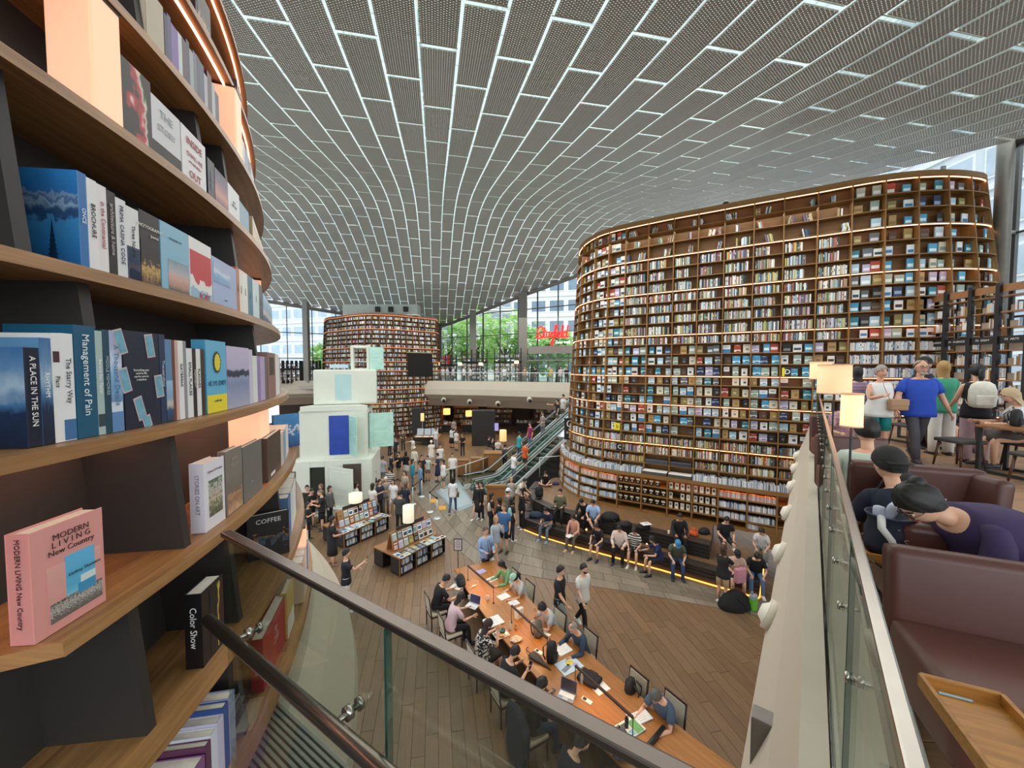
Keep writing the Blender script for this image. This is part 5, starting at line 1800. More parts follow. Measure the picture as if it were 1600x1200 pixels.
# landing plate on the floor
pl_ = [at(*q, 0) for q in ((680, 768), (716, 750), (742, 789), (713, 801))]
t = thing('landing_plate', 'pale blue grey metal plate on the floor at the foot of the escalators', 'floor plate')
MB().prism(pl_, .004, .014).build('plate', mat('#8fa0a8', .4, .3, .04, 6), t)
c = [(sum(q[0] for q in pl_) / 4 + (q[0] - sum(r[0] for r in pl_) / 4) * .82, sum(q[1] for q in pl_) / 4 + (q[1] - sum(r[1] for r in pl_) / 4) * .82) for q in pl_]
MB().prism(c, .014, .017).build('inset', mat('#9fb0b6', .45, .2, .04, 6), t)
for i, (px, py) in enumerate(((676, 783), (691, 794))):
	x, y = at(px, py, 0)
	t = thing('tactile_paving', ['yellow tactile paving plate nearer the queue posts', 'yellow tactile paving plate nearer the landing'][i], 'floor plate', (x, y, 0), math.atan2(AX.y, AX.x))
	MB().bbox((0, 0, .012), (.55, .35, .02), .005).build('plate', mat('#c9962f', .6), t)
	mb = MB()
	for a in range(5):
		mb.bbox((0, -.13 + a * .065, .024), (.48, .03, .008), .003)
	tag(mb.build('ribs', mat('#d0a03a', .6), t), kind='stuff')
# glass balustrade at the foot of the escalator
t = thing('glass_balustrade', 'low curved glass balustrade beside the escalator foot', 'railing')
PB_ = [at(*q, 0) for q in ((690, 764), (728, 752), (775, 733), (822, 706))]
mb = MB()
for a, b in zip(PB_, PB_[1:]):
	mb.add([(a[0], a[1], .1), (b[0], b[1], .1), (b[0], b[1], 1.0), (a[0], a[1], 1.0)], [(0, 1, 2, 3)])
	MB().tube([(a[0], a[1], 1.02), (b[0], b[1], 1.02)], .025, 8).build('handrail', M_SKIRT, t, True)
	MB().tube([(a[0], a[1], 0), (a[0], a[1], 1.0)], .02, 8).build('post', M_SKIRT, t, True)
mb.build('pane', M_ESGL, t)
# guard glass on the platform beside the escalator
t = thing('glass_balustrade', 'glass guard on the platform between the escalator and the tall bookcase', 'railing')
a, b = (1.5, 20.6, .95), (3.3, 21.2, .95)
MB().add([a, b, (b[0], b[1], 2.0), (a[0], a[1], 2.0)], [(0, 1, 2, 3)]).build('pane', M_ESGL, t)
MB().tube([(a[0], a[1], 2.02), (b[0], b[1], 2.02)], .02, 8).build('handrail', M_SKIRT, t, True)
for q in (a, b):
	MB().tube([q, (q[0], q[1], 2.0)], .015, 6).build('post', M_SKIRT, t, True)
# hanging direction sign with letter C
t = thing('direction_sign', 'black direction sign with a white letter C beside the rounded bookcase end', 'sign', (2.95, 19.2, 0))
x, y, z = at_y(890, 670, 19.6)
t.location = (x, y, z)
MB().bbox((0, 0, 0), (.55, .08, 1.1), .02).build('board', M_BLACK, t)
text('C', .55, M_WHITE, t, (0, -.045, .25), (R(90), 0, 0))
text('1F  B1', .16, M_WHITE, t, (0, -.045, -.2), (R(90), 0, 0))
MB().tube([(0, 0, .55), (0, 0, 1.6)], .015, 6).build('hanger', M_BLACK, t)

# ------------------------------------------------------------------ shops under the far gallery
M_SHOPD = mat('#25211f', .7, 0, .1, 3)
sh = MB()
sh.prism([(-28, 46), (14, 46), (14, 46.3), (-28, 46.3)], 0, 3.1)
tag(sh.build('wall_shop', mat('#3a2a1e', .8, 0, .15, 1.2)), 'dark back wall of the shops under the gallery', None, None, 'structure')
pil = MB(); x, y = at(755, 697, 0)
for k, (px, py, w_, nm) in enumerate([(755, 697, 2.0, 'c'), (652, 690, 1.0, 'd')]):
	x, y = at(px, py, 0)
	mb = MB(); mb.bbox((x, y + .6, 1.55), (w_, 1.2, 3.1), .03)
	tag(mb.build('pillar', M_SHOPD), None, None, None, 'structure')
tv = thing('screen', 'lit wall screen beside the dark shop pillar', 'screen'); x, y, z = at_y(771, 667, 33.5)
MB().bbox((x, y, z), (.95, .06, .75), .01).build('frame', M_BLACK, tv)
MB().box((x, y - .035, z), (.88, .01, .68)).build('display', glow('#8a86b8', .55), tv)
shelf_cols = [(-9.5, 'left'), (-5.5, ''), (-1.5, ''), (4.0, ''), (8.0, '')]
for k, (x, _) in enumerate(shelf_cols):
	t = thing('shop_shelf', 'lit shop shelf with goods deep under the gallery, %s along the back wall' % ORD[k], 'shelf', (x, 45.6, 0))
	MB().box((0, .2, 1.2), (3.0, .1, 2.4)).build('back_board', mat('#5a3b22', .6), t)
	for z in (.3, .9, 1.5, 2.1):
		MB().box((0, 0, z), (3.0, .4, .05)).build('shelf_board', M_TB, t)
	g = MB()
	for z in (.325, .925, 1.525):
		q = -1.4
		while q < 1.35:
			w_ = random.uniform(.08, .3)
			g.box((q + w_ / 2, 0, z + .18), (w_ * .9, .3, random.uniform(.2, .42)), 0, 0, vary(random.choice(PAL_WARM + PAL_SPINE)))
			q += w_
	tag(g.build('goods', M_PRINT, t), kind='stuff')
	MB().box((0, -.1, 2.45), (2.9, .08, .05)).build('light_strip', glow('#ffc98a', 4), t)
def shop_lamp(px, py, Y, r, h, label):
	x, y, z = at_y(px, py, Y)
	t = thing('pendant_lamp', label, 'lamp', (x, y, z), 0, 'warm drum lamps in the shops')
	MB().lathe([(r, -h / 2), (r, h / 2), (r * .95, h / 2), (r * .95, -h / 2)], n=16, cap=False).build('lamp_shade', glow('#ffb45e', 1.5), t, True)
	MB().tube([(0, 0, h / 2 - .02), (0, 0, max(h, 3.05 - z))], .012, 6).build('cord', M_BLACK, t)
	MB().tube([(0, 0, 3.04 - z), (0, 0, 3.4 - z)], .06, 8).build('ceiling_rose', M_BLACK, t)
shop_lamp(698, 643, 42, .38, .64, 'warm drum lamp hanging over the shop tables, nearer the far bookcase')
shop_lamp(733, 646, 42, .38, .6, 'warm drum lamp hanging over the shop tables, nearer the dark pillar')
for k, (px, py, w_, l_) in enumerate([(697, 668, 2.2, 1.2), (735, 668, 2.0, 1.0), (675, 648, 1.8, .9), (820, 665, 2.0, 1.0)]):
	x, y = at(px, py + 6, 0)
	t = thing('shop_table', 'dark shop table stacked with small goods, %s in the shop row' % ORD[k], 'table', (x, y, 0))
	MB().bbox((0, 0, .78), (w_, l_, .06), .01).build('tabletop', M_TB, t)
	MB().bbox((0, 0, .38), (w_ * .8, l_ * .7, .75), .02).build('base', M_SHOPD, t)
	g = MB()
	for _ in range(24):
		hh = random.uniform(.06, .3)
		g.box((random.uniform(-.42, .42) * w_, random.uniform(-.4, .4) * l_, .81 + hh / 2), (random.uniform(.08, .25), random.uniform(.08, .2), hh), random.uniform(0, 1), 0, vary(random.choice(PAL_WARM + PAL_PALE)))
	tag(g.build('goods', M_PRINT, t), kind='stuff')
# round down lights in the gallery face
for k, (px, py) in enumerate([(657, 622), (694, 624), (734, 627), (778, 630), (827, 624)]):
	Yk = (39.6, 38.9, 38.0, 36.9, 35.4)[k]
	x, y, z = at_y(px, py, Yk)
	t = thing('spotlight', 'round spotlight set in the far gallery face, %s from the far bookcase' % ORD[k], 'lamp', (x, y - .1, z), 0, 'spotlights in the far gallery face')
	MB().tube([(0, 0, 0), (0, -.3, -.05)], [.24, .24], 16).build('rim', mat('#c9c0ae', .5), t, True)
	MB().tube([(.03, -.28, -.06), (.06, -.42, -.12)], [.16, .15], 14).build('lens', mat('#2a2826', .3), t, True)

# ------------------------------------------------------------------ far gallery furniture: rail, open shelves, doors, sign
t = thing('glass_railing', 'glass railing along the far gallery edge with a thin steel handrail', 'railing')
FE = [Vector((-8.0, 39.35, 0))] + far_edge[3:6]
mb = MB()
for a, b in zip(FE, FE[1:]):
	n_ = max(1, int((b - a).length / 1.6))
	for i in range(n_):
		p, q = a.lerp(b, i / n_), a.lerp(b, (i + 1) / n_)
		MB().add([(p.x, p.y + .1, UP_Z + .25), (q.x, q.y + .1, UP_Z + .25), (q.x, q.y + .1, UP_Z + 1.1), (p.x, p.y + .1, UP_Z + 1.1)], [(0, 1, 2, 3)]).build('pane', M_ESGL, t)
		MB().tube([(p.x, p.y + .1, UP_Z), (p.x, p.y + .1, UP_Z + 1.12)], .025, 6).build('post', M_FRAME, t)
	MB().tube([(a.x, a.y + .1, UP_Z + 1.13), (b.x, b.y + .1, UP_Z + 1.13)], .035, 8).build('handrail', M_SKIRT, t, True)
def open_shelf(px0, px1, Y0, Y1, ztop, label, n=5):
	t = thing('open_shelf', label, 'bookcase')
	x0, x1 = (px0 - 800) / 600 * Y0, (px1 - 800) / 600 * Y1
	for i in range(n + 1):
		k = i / n
		x, y = x0 + (x1 - x0) * k, Y0 + (Y1 - Y0) * k
		MB().box((x, y, (UP_Z + ztop) / 2), (.10, .4, ztop - UP_Z)).build('post', M_BLACK, t)
	g = MB()
	ang = math.atan2(Y1 - Y0, x1 - x0)
	L = math.hypot(x1 - x0, Y1 - Y0)
	for j in range(7):
		z = UP_Z + .35 + j * (ztop - UP_Z - .4) / 7
		MB().box(((x0 + x1) / 2, (Y0 + Y1) / 2, z), (L, .35, .05 if j != 4 else .22), ang).build('shelf_board', M_BLACK if j == 4 else mat('#5a4636', .5), t)
		if j < 6:
			q = .1
			while q < L - .2:
				w_ = random.uniform(.06, .16)
				if random.random() < (.72 if j < 4 else .25):
					k = q / L
					hh = random.uniform(.2, .32)
					g.box((x0 + (x1 - x0) * k, Y0 + (Y1 - Y0) * k, z + .03 + hh / 2), (w_ * .9, .22, hh), ang, 0, vary(random.choice(PAL_PALE + PAL_PINK)))
				q += w_
	tag(g.build('shelf_books', M_PRINT, t), kind='stuff')
open_shelf(688, 713, 46.0, 44.4, 8.4, 'open black shelf by the far windows, next to the far bookcase', 3)
open_shelf(722, 761, 44.2, 42.4, 8.9, 'open black shelf by the far windows, between the grey columns', 5)
open_shelf(773, 814, 42.0, 39.8, 8.9, 'open black shelf by the far windows, next to the entrance doors', 5)
open_shelf(428, 470, 38.6, 40.6, 7.6, 'open black shelf at the far side windows, nearer the near bookcase', 6)
open_shelf(474, 500, 40.8, 41.6, 7.6, 'open black shelf at the far side windows, nearer the far bookcase', 5)
# entrance doors under the red sign
d_ = thing('door_1', None, None); d_['kind'] = 'structure'
xa, xb, Ya, Yb = (826 - 800) / 600 * 39.4, 8.4, 39.4, 36.6
ang = math.atan2(Yb - Ya, xb - xa)
for i in range(8):
	k = i / 7
	MB().box((xa + (xb - xa) * k, Ya + (Yb - Ya) * k, UP_Z + 1.6), (.12, .12, 3.2), ang).build('door_frame', M_MULL, d_)
	if i < 7:
		k = (i + .5) / 7
		MB().box((xa + (xb - xa) * k, Ya + (Yb - Ya) * k, UP_Z + 1.55), ((xb - xa) / 7.2, .02, 3.0), ang).build('door_glass', M_PANE, d_)
for z, hh in ((UP_Z + 2.35, .1), (UP_Z + 3.4, .75)):
	MB().box(((xa + xb) / 2, (Ya + Yb) / 2 - .1, z), (math.hypot(xb - xa, Yb - Ya), .3, hh), ang).build('lintel', M_FRAME, d_)
# red script sign over the doors
sg = thing('shop_sign', 'red script sign over the entrance doors with small white lettering below', 'sign')
x0s, y0s, z0s = at_y(838, 524, 38.0)
wS = (888 - 838) / 600 * 38.0 * 1.02
M_RED = glow('#e8141e', 1.6)
LET = [[(.04, .28), (.0, .12), (.10, .02), (.20, .12), (.16, .30), (.06, .45), (.08, .72), (.20, .88), (.28, .74), (.22, .62)],       # S
	   [(.16, .14), (.26, .10), (.36, .80)], [(.26, .52), (.42, .58)], [(.34, .44), (.32, .08), (.40, .12)],                        # t
	   [(.52, .42), (.45, .44), (.42, .20), (.48, .08), (.54, .24), (.55, .42), (.54, .12), (.60, .10)],                          # a
	   [(.60, .10), (.64, .44), (.66, .32), (.72, .42)],                                                                        # r
	   [(.70, .04), (.80, .50), (.86, .86), (.80, .92), (.76, .40), (.68, -.42), (.62, -.38), (.70, -.02), (.80, .14)],                 # f
	   [(.80, .14), (.86, .42), (.85, .10), (.92, .12)], [(.87, .58), (.875, .62)],                                                # i
	   [(.92, .18), (1.0, .36), (.96, .44), (.91, .24), (.96, .06), (1.04, .14)],                                               # e
	   [(1.04, .14), (1.12, .80), (1.08, .86), (1.06, .10), (1.14, .10)],                                                     # l
	   [(1.24, .38), (1.16, .42), (1.13, .16), (1.20, .06), (1.27, .40), (1.32, .92), (1.26, .12), (1.34, .12)]]                       # d
dS = Vector((math.cos(ang), math.sin(ang), 0))
def smooth_path(P, n=6):
	P = [Vector((a, b, 0)) for a, b in P]
	out = []
	for i in range(len(P) - 1):
		a, b, c_, d2 = P[max(0, i - 1)], P[i], P[i + 1], P[min(len(P) - 1, i + 2)]
		for k in range(n):
			u = k / n
			out.append(.5 * ((2 * b) + (c_ - a) * u + (2 * a - 5 * b + 4 * c_ - d2) * u * u + (3 * b - a - 3 * c_ + d2) * u ** 3))
	return out + [P[-1]]
for L in LET:
	pts = [(x0s + dS.x * v.x / 1.34 * wS, y0s + dS.y * v.x / 1.34 * wS - .15, z0s - .35 + v.y * 1.35) for v in smooth_path(L)]
	MB().tube(pts, .07, 8).build('letter', M_RED, sg, True)
text('coex mall', .38, glow('#ffffff', 1.2), sg, (x0s + dS.x * wS * .82, y0s + dS.y * wS * .82 - .2, z0s - .75), (R(90), 0, ang))
for k, (px, py) in enumerate([(684, 569), (719, 569), (751, 569), (807, 566)]):
	Yk = (42.5, 41, 40, 37)[k]
	x, y, z = at_y(px, py, Yk)
	t = thing('floor_lamp', 'small lamp with a pale shade on the far gallery, %s from the far bookcase' % ORD[k], 'lamp', (x, y, UP_Z), 0, 'small lamps on the far gallery')
	MB().lathe([(.22, -.14), (.2, .16)], (0, 0, z - UP_Z), 12).build('lamp_shade', glow('#ffe2a8', 1.0), t, True)
	MB().tube([(0, 0, 0), (0, 0, z - UP_Z)], .02, 6).build('pole', M_BLACK, t)

# ------------------------------------------------------------------ white stacked room sculpture with open doors
M_SC = mat('#ccd2c6', .6, 0, .03, 2, .1)
M_SCD = mat('#a9d3c6', .35, 0, .12, 2)
M_BLUE = mat('#123a9a', .3, 0, .2, 3)
scu = thing('door_sculpture', 'white stacked room sculpture with open doors and a deep blue doorway', 'sculpture', (-8.55, 18.9, 0), R(17))
sx0, sy0 = 0.0, 0.0
def room(name, c, s, rz, open_faces=(), th=.07):
	"""hollow box of panels; open_faces leaves doorways: (face, x0, x1, z0, z1) measured on that face"""
	mb = MB()
	hx, hy, hz = s[0] / 2, s[1] / 2, s[2] / 2
	M_ = Matrix.Rotation(rz, 3, 'Z')
	def slab(cx, cy, cz, ax, ay, az):
		p = M_ @ Vector((cx, cy, cz))
		mb.bbox((p.x + c[0], p.y + c[1], p.z + c[2]), (ax, ay, az), .02, rz)
	slab(0, 0, hz, s[0], s[1], th); slab(0, 0, -hz, s[0], s[1], th)
	for face in ('front', 'back', 'left', 'right'):
		hole = next((o for o in open_faces if o[0] == face), None)
		L = s[0] if face in ('front', 'back') else s[1]
		parts = [(-L / 2, L / 2, -hz, hz)]
		if hole:
			_, a, b, z0, z1 = hole
			parts = [(-L / 2, a, -hz, hz), (b, L / 2, -hz, hz), (a, b, z1, hz), (a, b, -hz, z0)]
		for a, b, z0, z1 in parts:
			if b - a < .02 or z1 - z0 < .02:
				continue
			m, zz = (a + b) / 2, (z0 + z1) / 2
			if face == 'front': slab(m, -hy, zz, b - a, th, z1 - z0)
			if face == 'back': slab(m, hy, zz, b - a, th, z1 - z0)
			if face == 'left': slab(-hx, m, zz, th, b - a, z1 - z0)
			if face == 'right': slab(hx, m, zz, th, b - a, z1 - z0)
	return mb.build(name, M_SC, scu)
def leaf(hinge, ang_, w_, z0, z1, m, name='door'):
	t = Vector((math.cos(ang_), math.sin(ang_), 0))
	c = Vector(hinge) + t * (w_ / 2)
	o = MB().bbox((c.x, c.y, (z0 + z1) / 2), (w_, .05, z1 - z0), .012, ang_).build(name, m, scu)
	q = Vector(hinge) + t * (w_ * .85)
	mb = MB()
	for sgn in (-1, 1):
		mb.ell((q.x - t.y * .06 * sgn, q.y + t.x * .06 * sgn, (z0 + z1) / 2), (.03, .03, .03))
	mb.build('handle', M_SKIRT, o, True)
	for k in range(2):
		zz0, zz1 = z0 + (z1 - z0) * (.08 + .46 * k), z0 + (z1 - z0) * (.46 + .46 * k)
		MB().bbox((c.x, c.y, (zz0 + zz1) / 2), (w_ * .66, .066, zz1 - zz0), .012, ang_).build('door_panel', m, o)
	return o
room('room_box', (sx0, sy0, 1.3), (3.4, 2.6, 2.6), R(-6), [('front', -1.0, -.35, -1.2, 1.0)])
leaf((sx0 - .25, sy0 - 1.45, 0), R(-38), 1.35, .15, 2.35, M_SC)
MB().bbox((sx0 + .7, sy0 - 1.42, 1.35), (.8, .06, 2.1), .01, R(-6)).build('dark_doorway', mat('#4a4038', .7), scu)
MB().bbox((sx0 - 1.95, sy0 - .9, .5), (.7, .9, 1.0), .03, R(12)).build('step_block', M_SC, scu)
MB().bbox((sx0 + .6, sy0 - 1.9, .3), (1.6, .9, .6), .03, R(-20)).build('step_block', M_SC, scu)
room('room_box', (sx0 - .05, sy0 + .1, 3.75), (2.9, 2.2, 2.25), R(-3), [('right', -.7, .55, -.9, .9)])
MB().bbox((sx0 + .12, sy0 - 1.06, 3.72), (.86, .05, 1.85), .01, R(-3)).build('blue_doorway', M_BLUE, scu)
leaf((sx0 + .56, sy0 - 1.05, 0), R(-62), .85, 2.8, 4.62, M_SCD)
leaf((sx0 + 1.42, sy0 - .6, 0), R(8), 1.15, 2.95, 4.65, M_SCD)
mb = MB(); mb.prism([(sx0 - 1.5, sy0 - 1.05), (sx0 + 1.4, sy0 - 1.1), (sx0 + .8, sy0 - .1), (sx0 - .9, sy0 + .1)], 4.87, 5.1); mb.build('sloping_roof', M_SC, scu)
room('room_box', (sx0 + .35, sy0 + .5, 6.0 - .05), (2.75, 2.0, 1.6), R(2))
MB().bbox((sx0 + .28, sy0 - .53, 5.95), (.72, .05, 1.25), .01, R(2)).build('door', mat('#a5c6c8', .4, 0, .05, 2), scu)
MB().bbox((sx0 + .02, sy0 + .4, 6.95), (.85, .7, .18), .02, R(2)).build('roof_block', mat('#a9c0cf', .4), scu)
room('room_box', (sx0 + 1.02, sy0 + .3, 7.35), (.82, .6, 1.2), R(0), [('front', -.3, .3, -.5, .5), ('back', -.3, .3, -.5, .5)], .08)
MB().bbox((sx0 + 1.02, sy0 - .02, 7.18), (.7, .05, .04), .005).build('window_bar', M_SC, scu)
leaf((sx0 + 1.46, sy0 - .02, 0), R(12), .68, 6.78, 7.92, M_SCD)

# ------------------------------------------------------------------ magazine display tables
def display_table(o, ex, ey, L, Wd, label, lamp_label, group):
	"""o: near corner of the top; ex along, ey across"""
	t = thing('display_table', label, 'table', (o[0], o[1], 0), math.atan2(ex.y, ex.x), group)
	zt = .64
	MB().bbox((L / 2, Wd / 2, zt - .025), (L, Wd, .05), .008).build('tabletop', wood('#8a5d36', '#ad7c4e', .4, 1, 'Object', (2, 20, 20)), t)
	nb_ = 3
	for sy in (.26, Wd - .26):
		for k in range(nb_):
			cx = L * (k + .5) / nb_
			cw = L / nb_ - .03
			mb = MB()
			for zz in (.06, .33, .585):
				mb.box((cx, sy, zz), (cw, .5, .02))
			for sx in (-1, 1):
				mb.box((cx + sx * (cw / 2 - .01), sy, .32), (.02, .5, .55))
			mb.box((cx, sy + (.2 if sy < Wd / 2 else -.2), .32), (cw, .02, .55))
			mb.build('cubby', mat('#221d1a', .5), t)
			if sy < Wd / 2:
				MB().box((cx - cw / 2 - .015, .02, .33), (.03, .03, .6)).build('upright', M_TB, t)
	fb = MB()
	for k in range(nb_):
		for zz in (.07, .34):
			q = L * k / nb_ + .12
			while q < L * (k + 1) / nb_ - .1:
				w_ = random.uniform(.015, .04)
				if random.random() < .75:
					hh = random.uniform(.16, .22)
					fb.box((q, .14, zz + hh / 2), (w_ * .9, .15, hh), 0, 0, vary(random.choice(PAL_PALE)))
				q += w_
	tag(fb.build('cubby_books', M_PRINT, t), kind='stuff')
	# sloping two tier rack in the middle
	for sy, sgn in ((Wd / 2 - .06, 1), (Wd / 2 + .06, -1)):
		MB().bbox((L / 2, sy - sgn * .05, zt + .3), (L * .86, .03, .62), .005, rx=R(-14) * sgn).build('rack_board', wood('#8a5d36', '#ad7c4e', .4, 1, 'Object', (2, 20, 20)), t)
	MB().bbox((L / 2, Wd / 2, zt + .33), (.03, .3, .6), .005).build('rack_divider', M_BLACK, t)
	MB().box((L / 2, Wd / 2, zt + .66), (L * .6, .03, .12)).build('rack_header', mat('#3a3330', .5), t)
	t['children_done'] = 1
	del t['children_done']
	return t
def mags_on(t, L, Wd, zt, word):
	c, s_ = math.cos(t.rotation_euler[2]), math.sin(t.rotation_euler[2])
	T = lambda x, y: (t.location[0] + c * x - s_ * y, t.location[1] + s_ * x + c * y)
	rz = t.rotation_euler[2]
	looks = list(range(len(COVER_LOOKS)))
	cols = 9
	k = 0
	for r in range(2):
		for q in range(cols):
			x, y = T(L * (q + .5) / cols + random.uniform(-.02, .02), .09 + .2 * r)
			lk = random.choice(looks)
			o = place(flat_mesh(lk), 'magazine', None, (x, y, zt + .001), rz + random.uniform(-.12, .12))
			tag(o, '%s magazine lying in the %s row of the %s display table, %s along' % (COVER_LOOKS[lk][0], ('front', 'inner')[r], word, ORD[q]), 'magazine', 'magazines on the %s display table' % word)
	for r in range(2):
		for q in range(8):
			xx = L * .07 + L * .86 * (q + .5) / 8
			if abs(xx - L / 2) < .06:
				continue
			zz = zt + .03 + .3 * r
			yy = Wd / 2 - .208 + .073 * r
			x, y = T(xx, yy)
			lk = random.choice(looks)
			o = place(stand_mesh(lk), 'magazine', None, (x, y, zz), rz)
			o.rotation_euler = (R(-14), 0, rz)
			tag(o, '%s magazine on the %s rack tier of the %s display table, %s along' % (COVER_LOOKS[lk][0], ('lower', 'upper')[r], word, ORD[q]), 'magazine', 'magazines on the %s display table' % word)
_fm, _sm = {}, {}
def art_faces(mb, lk, horizontal):
	nm, c1, c2, kind = COVER_LOOKS[lk]
	a, b = lin(c1), lin(c2)
	def bx_(x, u, w_, h_, d0, d1, col):
		if horizontal:
			mb.box((x, u, (d0 + d1) / 2), (w_, h_, d1 - d0), 0, 0, col)
		else:
			mb.box((x, -(d0 + d1) / 2, u + .135), (w_, d1 - d0, h_), 0, 0, col)
	bx_(0, 0, .19, .26, 0, .007, a)
	bx_(.0, 0, .186, .256, .0072, .0085, a)
	bx_(0, .095, .15, .035, .0086, .0095, b)
	bx_(random.uniform(-.02, .02), -.03, .14, random.uniform(.08, .15), .0086, .0095, tuple(v * .6 for v in b[:3]) + (1,) if kind else b)
def flat_mesh(lk):
	if lk not in _fm:
		mb = MB(); art_faces(mb, lk, True); _fm[lk] = mb.mesh('magazine', M_PRINT)
	return _fm[lk]
def stand_mesh(lk):
	if lk not in _sm:
		mb = MB(); art_faces(mb, lk, False); _sm[lk] = mb.mesh('magazine', M_PRINT)
	return _sm[lk]
def shade_lamp(x, y, z0, z1, r, base, label, col='#e6dfc6'):
	t = thing('table_lamp', label, 'lamp', (x, y, base), 0, 'drum lamps of the display tables')
	MB().lathe([(r, z0 - base), (r * .98, z1 - base), (r * .95, z1 - base), (r * .97, z0 - base)], n=24, cap=False).build('lamp_shade', glow(col, .22), t, True)
	MB().lathe([(r * .96, -.004), (r * .96, .004)], (0, 0, z1 - base - .02), 24).build('shade_top', mat('#efe9d6', .6), t)
	MB().tube([(0, 0, 0), (0, 0, z1 - base - .05)], .015, 8).build('pole', M_SKIRT, t)
	MB().lathe([(.09, 0), (.09, .015), (.02, .03)], n=16).build('base', M_SKIRT, t)
for (pc, pr_, word, lpx, lpy0, lpy1, lr) in [((625, 873), (696, 838), 'nearer', 638, 790, 815, .2), ((538, 833), (608, 805), 'farther', 556, 771, 784, .27)]:
	a, b = at(*pc, .64), at(*pr_, .64)
	ex = Vector((b[0] - a[0], b[1] - a[1], 0)); L = ex.length; ex.normalize()
	ey = Vector((-ex.y, ex.x, 0))
	Wd = 1.45
	t = display_table(a, ex, ey, L, Wd, 'wooden magazine display table with dark cubbies, the %s of the two' % word, '', 'magazine display tables')
	mags_on(t, L, Wd, .64, word)
	c = Vector((a[0], a[1], 0)) + ex * (L * .42) + ey * (Wd / 2 + .28)
	zz0, zz1 = at_y(lpx, lpy1, c.y)[2], at_y(lpx, lpy0, c.y)[2]
	shade_lamp(at_y(lpx, 800, c.y)[0], c.y, zz0, zz1, lr, .64, 'cream drum lamp standing on the %s display table' % word)
# third display in the distance with its own lamp
x, y = at(668, 694, 0)
t = thing('display_table', 'distant display table with grey screens and pale leaflets under a warm lamp', 'table', (x, y, 0))
MB().bbox((0, 0, .75), (2.3, 1.5, .06), .02).build('tabletop', wood('#8a5d36', '#ad7c4e', .4, 1, 'Object', (2, 20, 20)), t)
MB().lathe([(.5, 0), (.6, .72)], n=16).build('base', M_SHOPD, t)
for k in (-1, 0, 1):
	MB().bbox((k * .65, .1, 1.1), (.58, .05, .6), .01, rx=R(-15)).build('sloping_screen', mat('#a9b4bc', .4), t)
	MB().bbox((k * .65, -.5, .79), (.5, .35, .02), .004).build('leaflet', M_WHITE, t)
shade_lamp(at_y(660, 660, y + .3)[0], y + .3, 2.05, 2.75, .16, .78, 'slim warm lamp on the distant display table', '#ffcf86')
x, y = at(790, 715, 0)
shade_lamp(at_y(786, 680, 29)[0], 29, 1.3, 2.15, .27, 0, 'warm drum floor lamp left of the escalator', '#ffcf86')

# ------------------------------------------------------------------ queue posts, podium, counters, poster stand
posts = [(645, 788), (659, 776), (672, 800), (683, 810)]
for k, (px, py) in enumerate(posts):
	x, y = at(px, py, 0)
	t = thing('queue_post', 'steel queue barrier post near the escalator, ' + ['at the crowd end', 'behind the crowd end', 'at the belt corner', 'nearest the landing plate'][k], 'barrier', (x, y, 0), 0, 'queue posts')
	MB().lathe([(.17, 0), (.17, .02), (.03, .04)], n=18).build('base', M_SKIRT, t, True)
	MB().tube([(0, 0, .03), (0, 0, .95)], .028, 10).build('pole', M_SKIRT, t, True)
	MB().tube([(0, 0, .9), (0, 0, 1.0)], .035, 10).build('head', M_BLACK, t, True)
for k, (a, b, lab) in enumerate([((672, 800), (700, 766), 'dark queue belt running towards the escalator rail'), ((672, 800), (683, 810), 'short dark queue belt between the two nearest posts'), ((659, 776), (645, 788), 'dark queue belt by the crowd')]):
	p, q = at(*a, 0), at(*b, 0)
	t = thing('queue_belt', lab, 'barrier')
	mb = MB(); L = math.hypot(q[0] - p[0], q[1] - p[1])
	mb.bbox(((p[0] + q[0]) / 2, (p[1] + q[1]) / 2, .92), (L, .012, .05), .003, math.atan2(q[1] - p[1], q[0] - p[0])); mb.build('webbing', M_BLACK, t)
	for e in (p, q):
		MB().bbox((e[0], e[1], .92), (.05, .05, .06), .008).build('clip', M_BLACK, t)
def wood_block(px0, px1, py, h, d, label, name='counter'):
	a, b = at(px0, py, 0), at(px1, py, 0)
	x, y, w_ = (a[0] + b[0]) / 2, a[1], b[0] - a[0]
	t = thing(name, label, 'counter', (x, y + d / 2, 0))
	m = wood('#84572f', '#a77444', .45, 1, 'Object', (14, 14, 1.2))
	MB().bbox((0, 0, h / 2), (w_, d, h - .06), .01).build('body', m, t)
	MB().bbox((0, 0, h - .02), (w_ + .06, d + .06, .04), .008).build('top', M_TB, t)
	MB().bbox((0, -d / 2 - .005, .05), (w_ * .96, .02, .08), .004).build('plinth', M_BLACK, t)
	return t
wood_block(715, 731, 745, 1.05, .5, 'plain wooden counter block nearer the crowd')
wood_block(736, 753, 741, 1.05, .5, 'plain wooden counter block nearer the escalator')
wood_block(756, 784, 738, 1.25, 1.0, 'wooden reception counter behind the escalator foot')
t = wood_block(761, 789, 803, 1.25, .55, 'open backed wooden lectern at the end of the steps', 'lectern')
MB().bbox((0, -.28, 1.3), (1.0, .05, .12), .008).build('back_rim', M_TB, t)
for sx in (-1, 1):
	MB().bbox((sx * .45, 0, 1.3), (.04, .55, .12), .008).build('side_rim', M_TB, t)
ps = thing('poster_stand', 'black framed notice on a slim stand beside the long table', 'sign', (*at(716, 905, 0), 0))
MB().bbox((0, 0, 1.15), (.27, .02, .40), .006).build('frame', M_BLACK, ps)
MB().box((0, -.013, 1.15), (.22, .004, .34)).build('sheet', mat('#d3c3c6', .6), ps)
for k in range(5):
	MB().box((0, -.0165, 1.27 - k * .055), (.14 + .03 * (k % 2), .002, .018)).build('print_line', mat('#7d6e74', .6), ps)
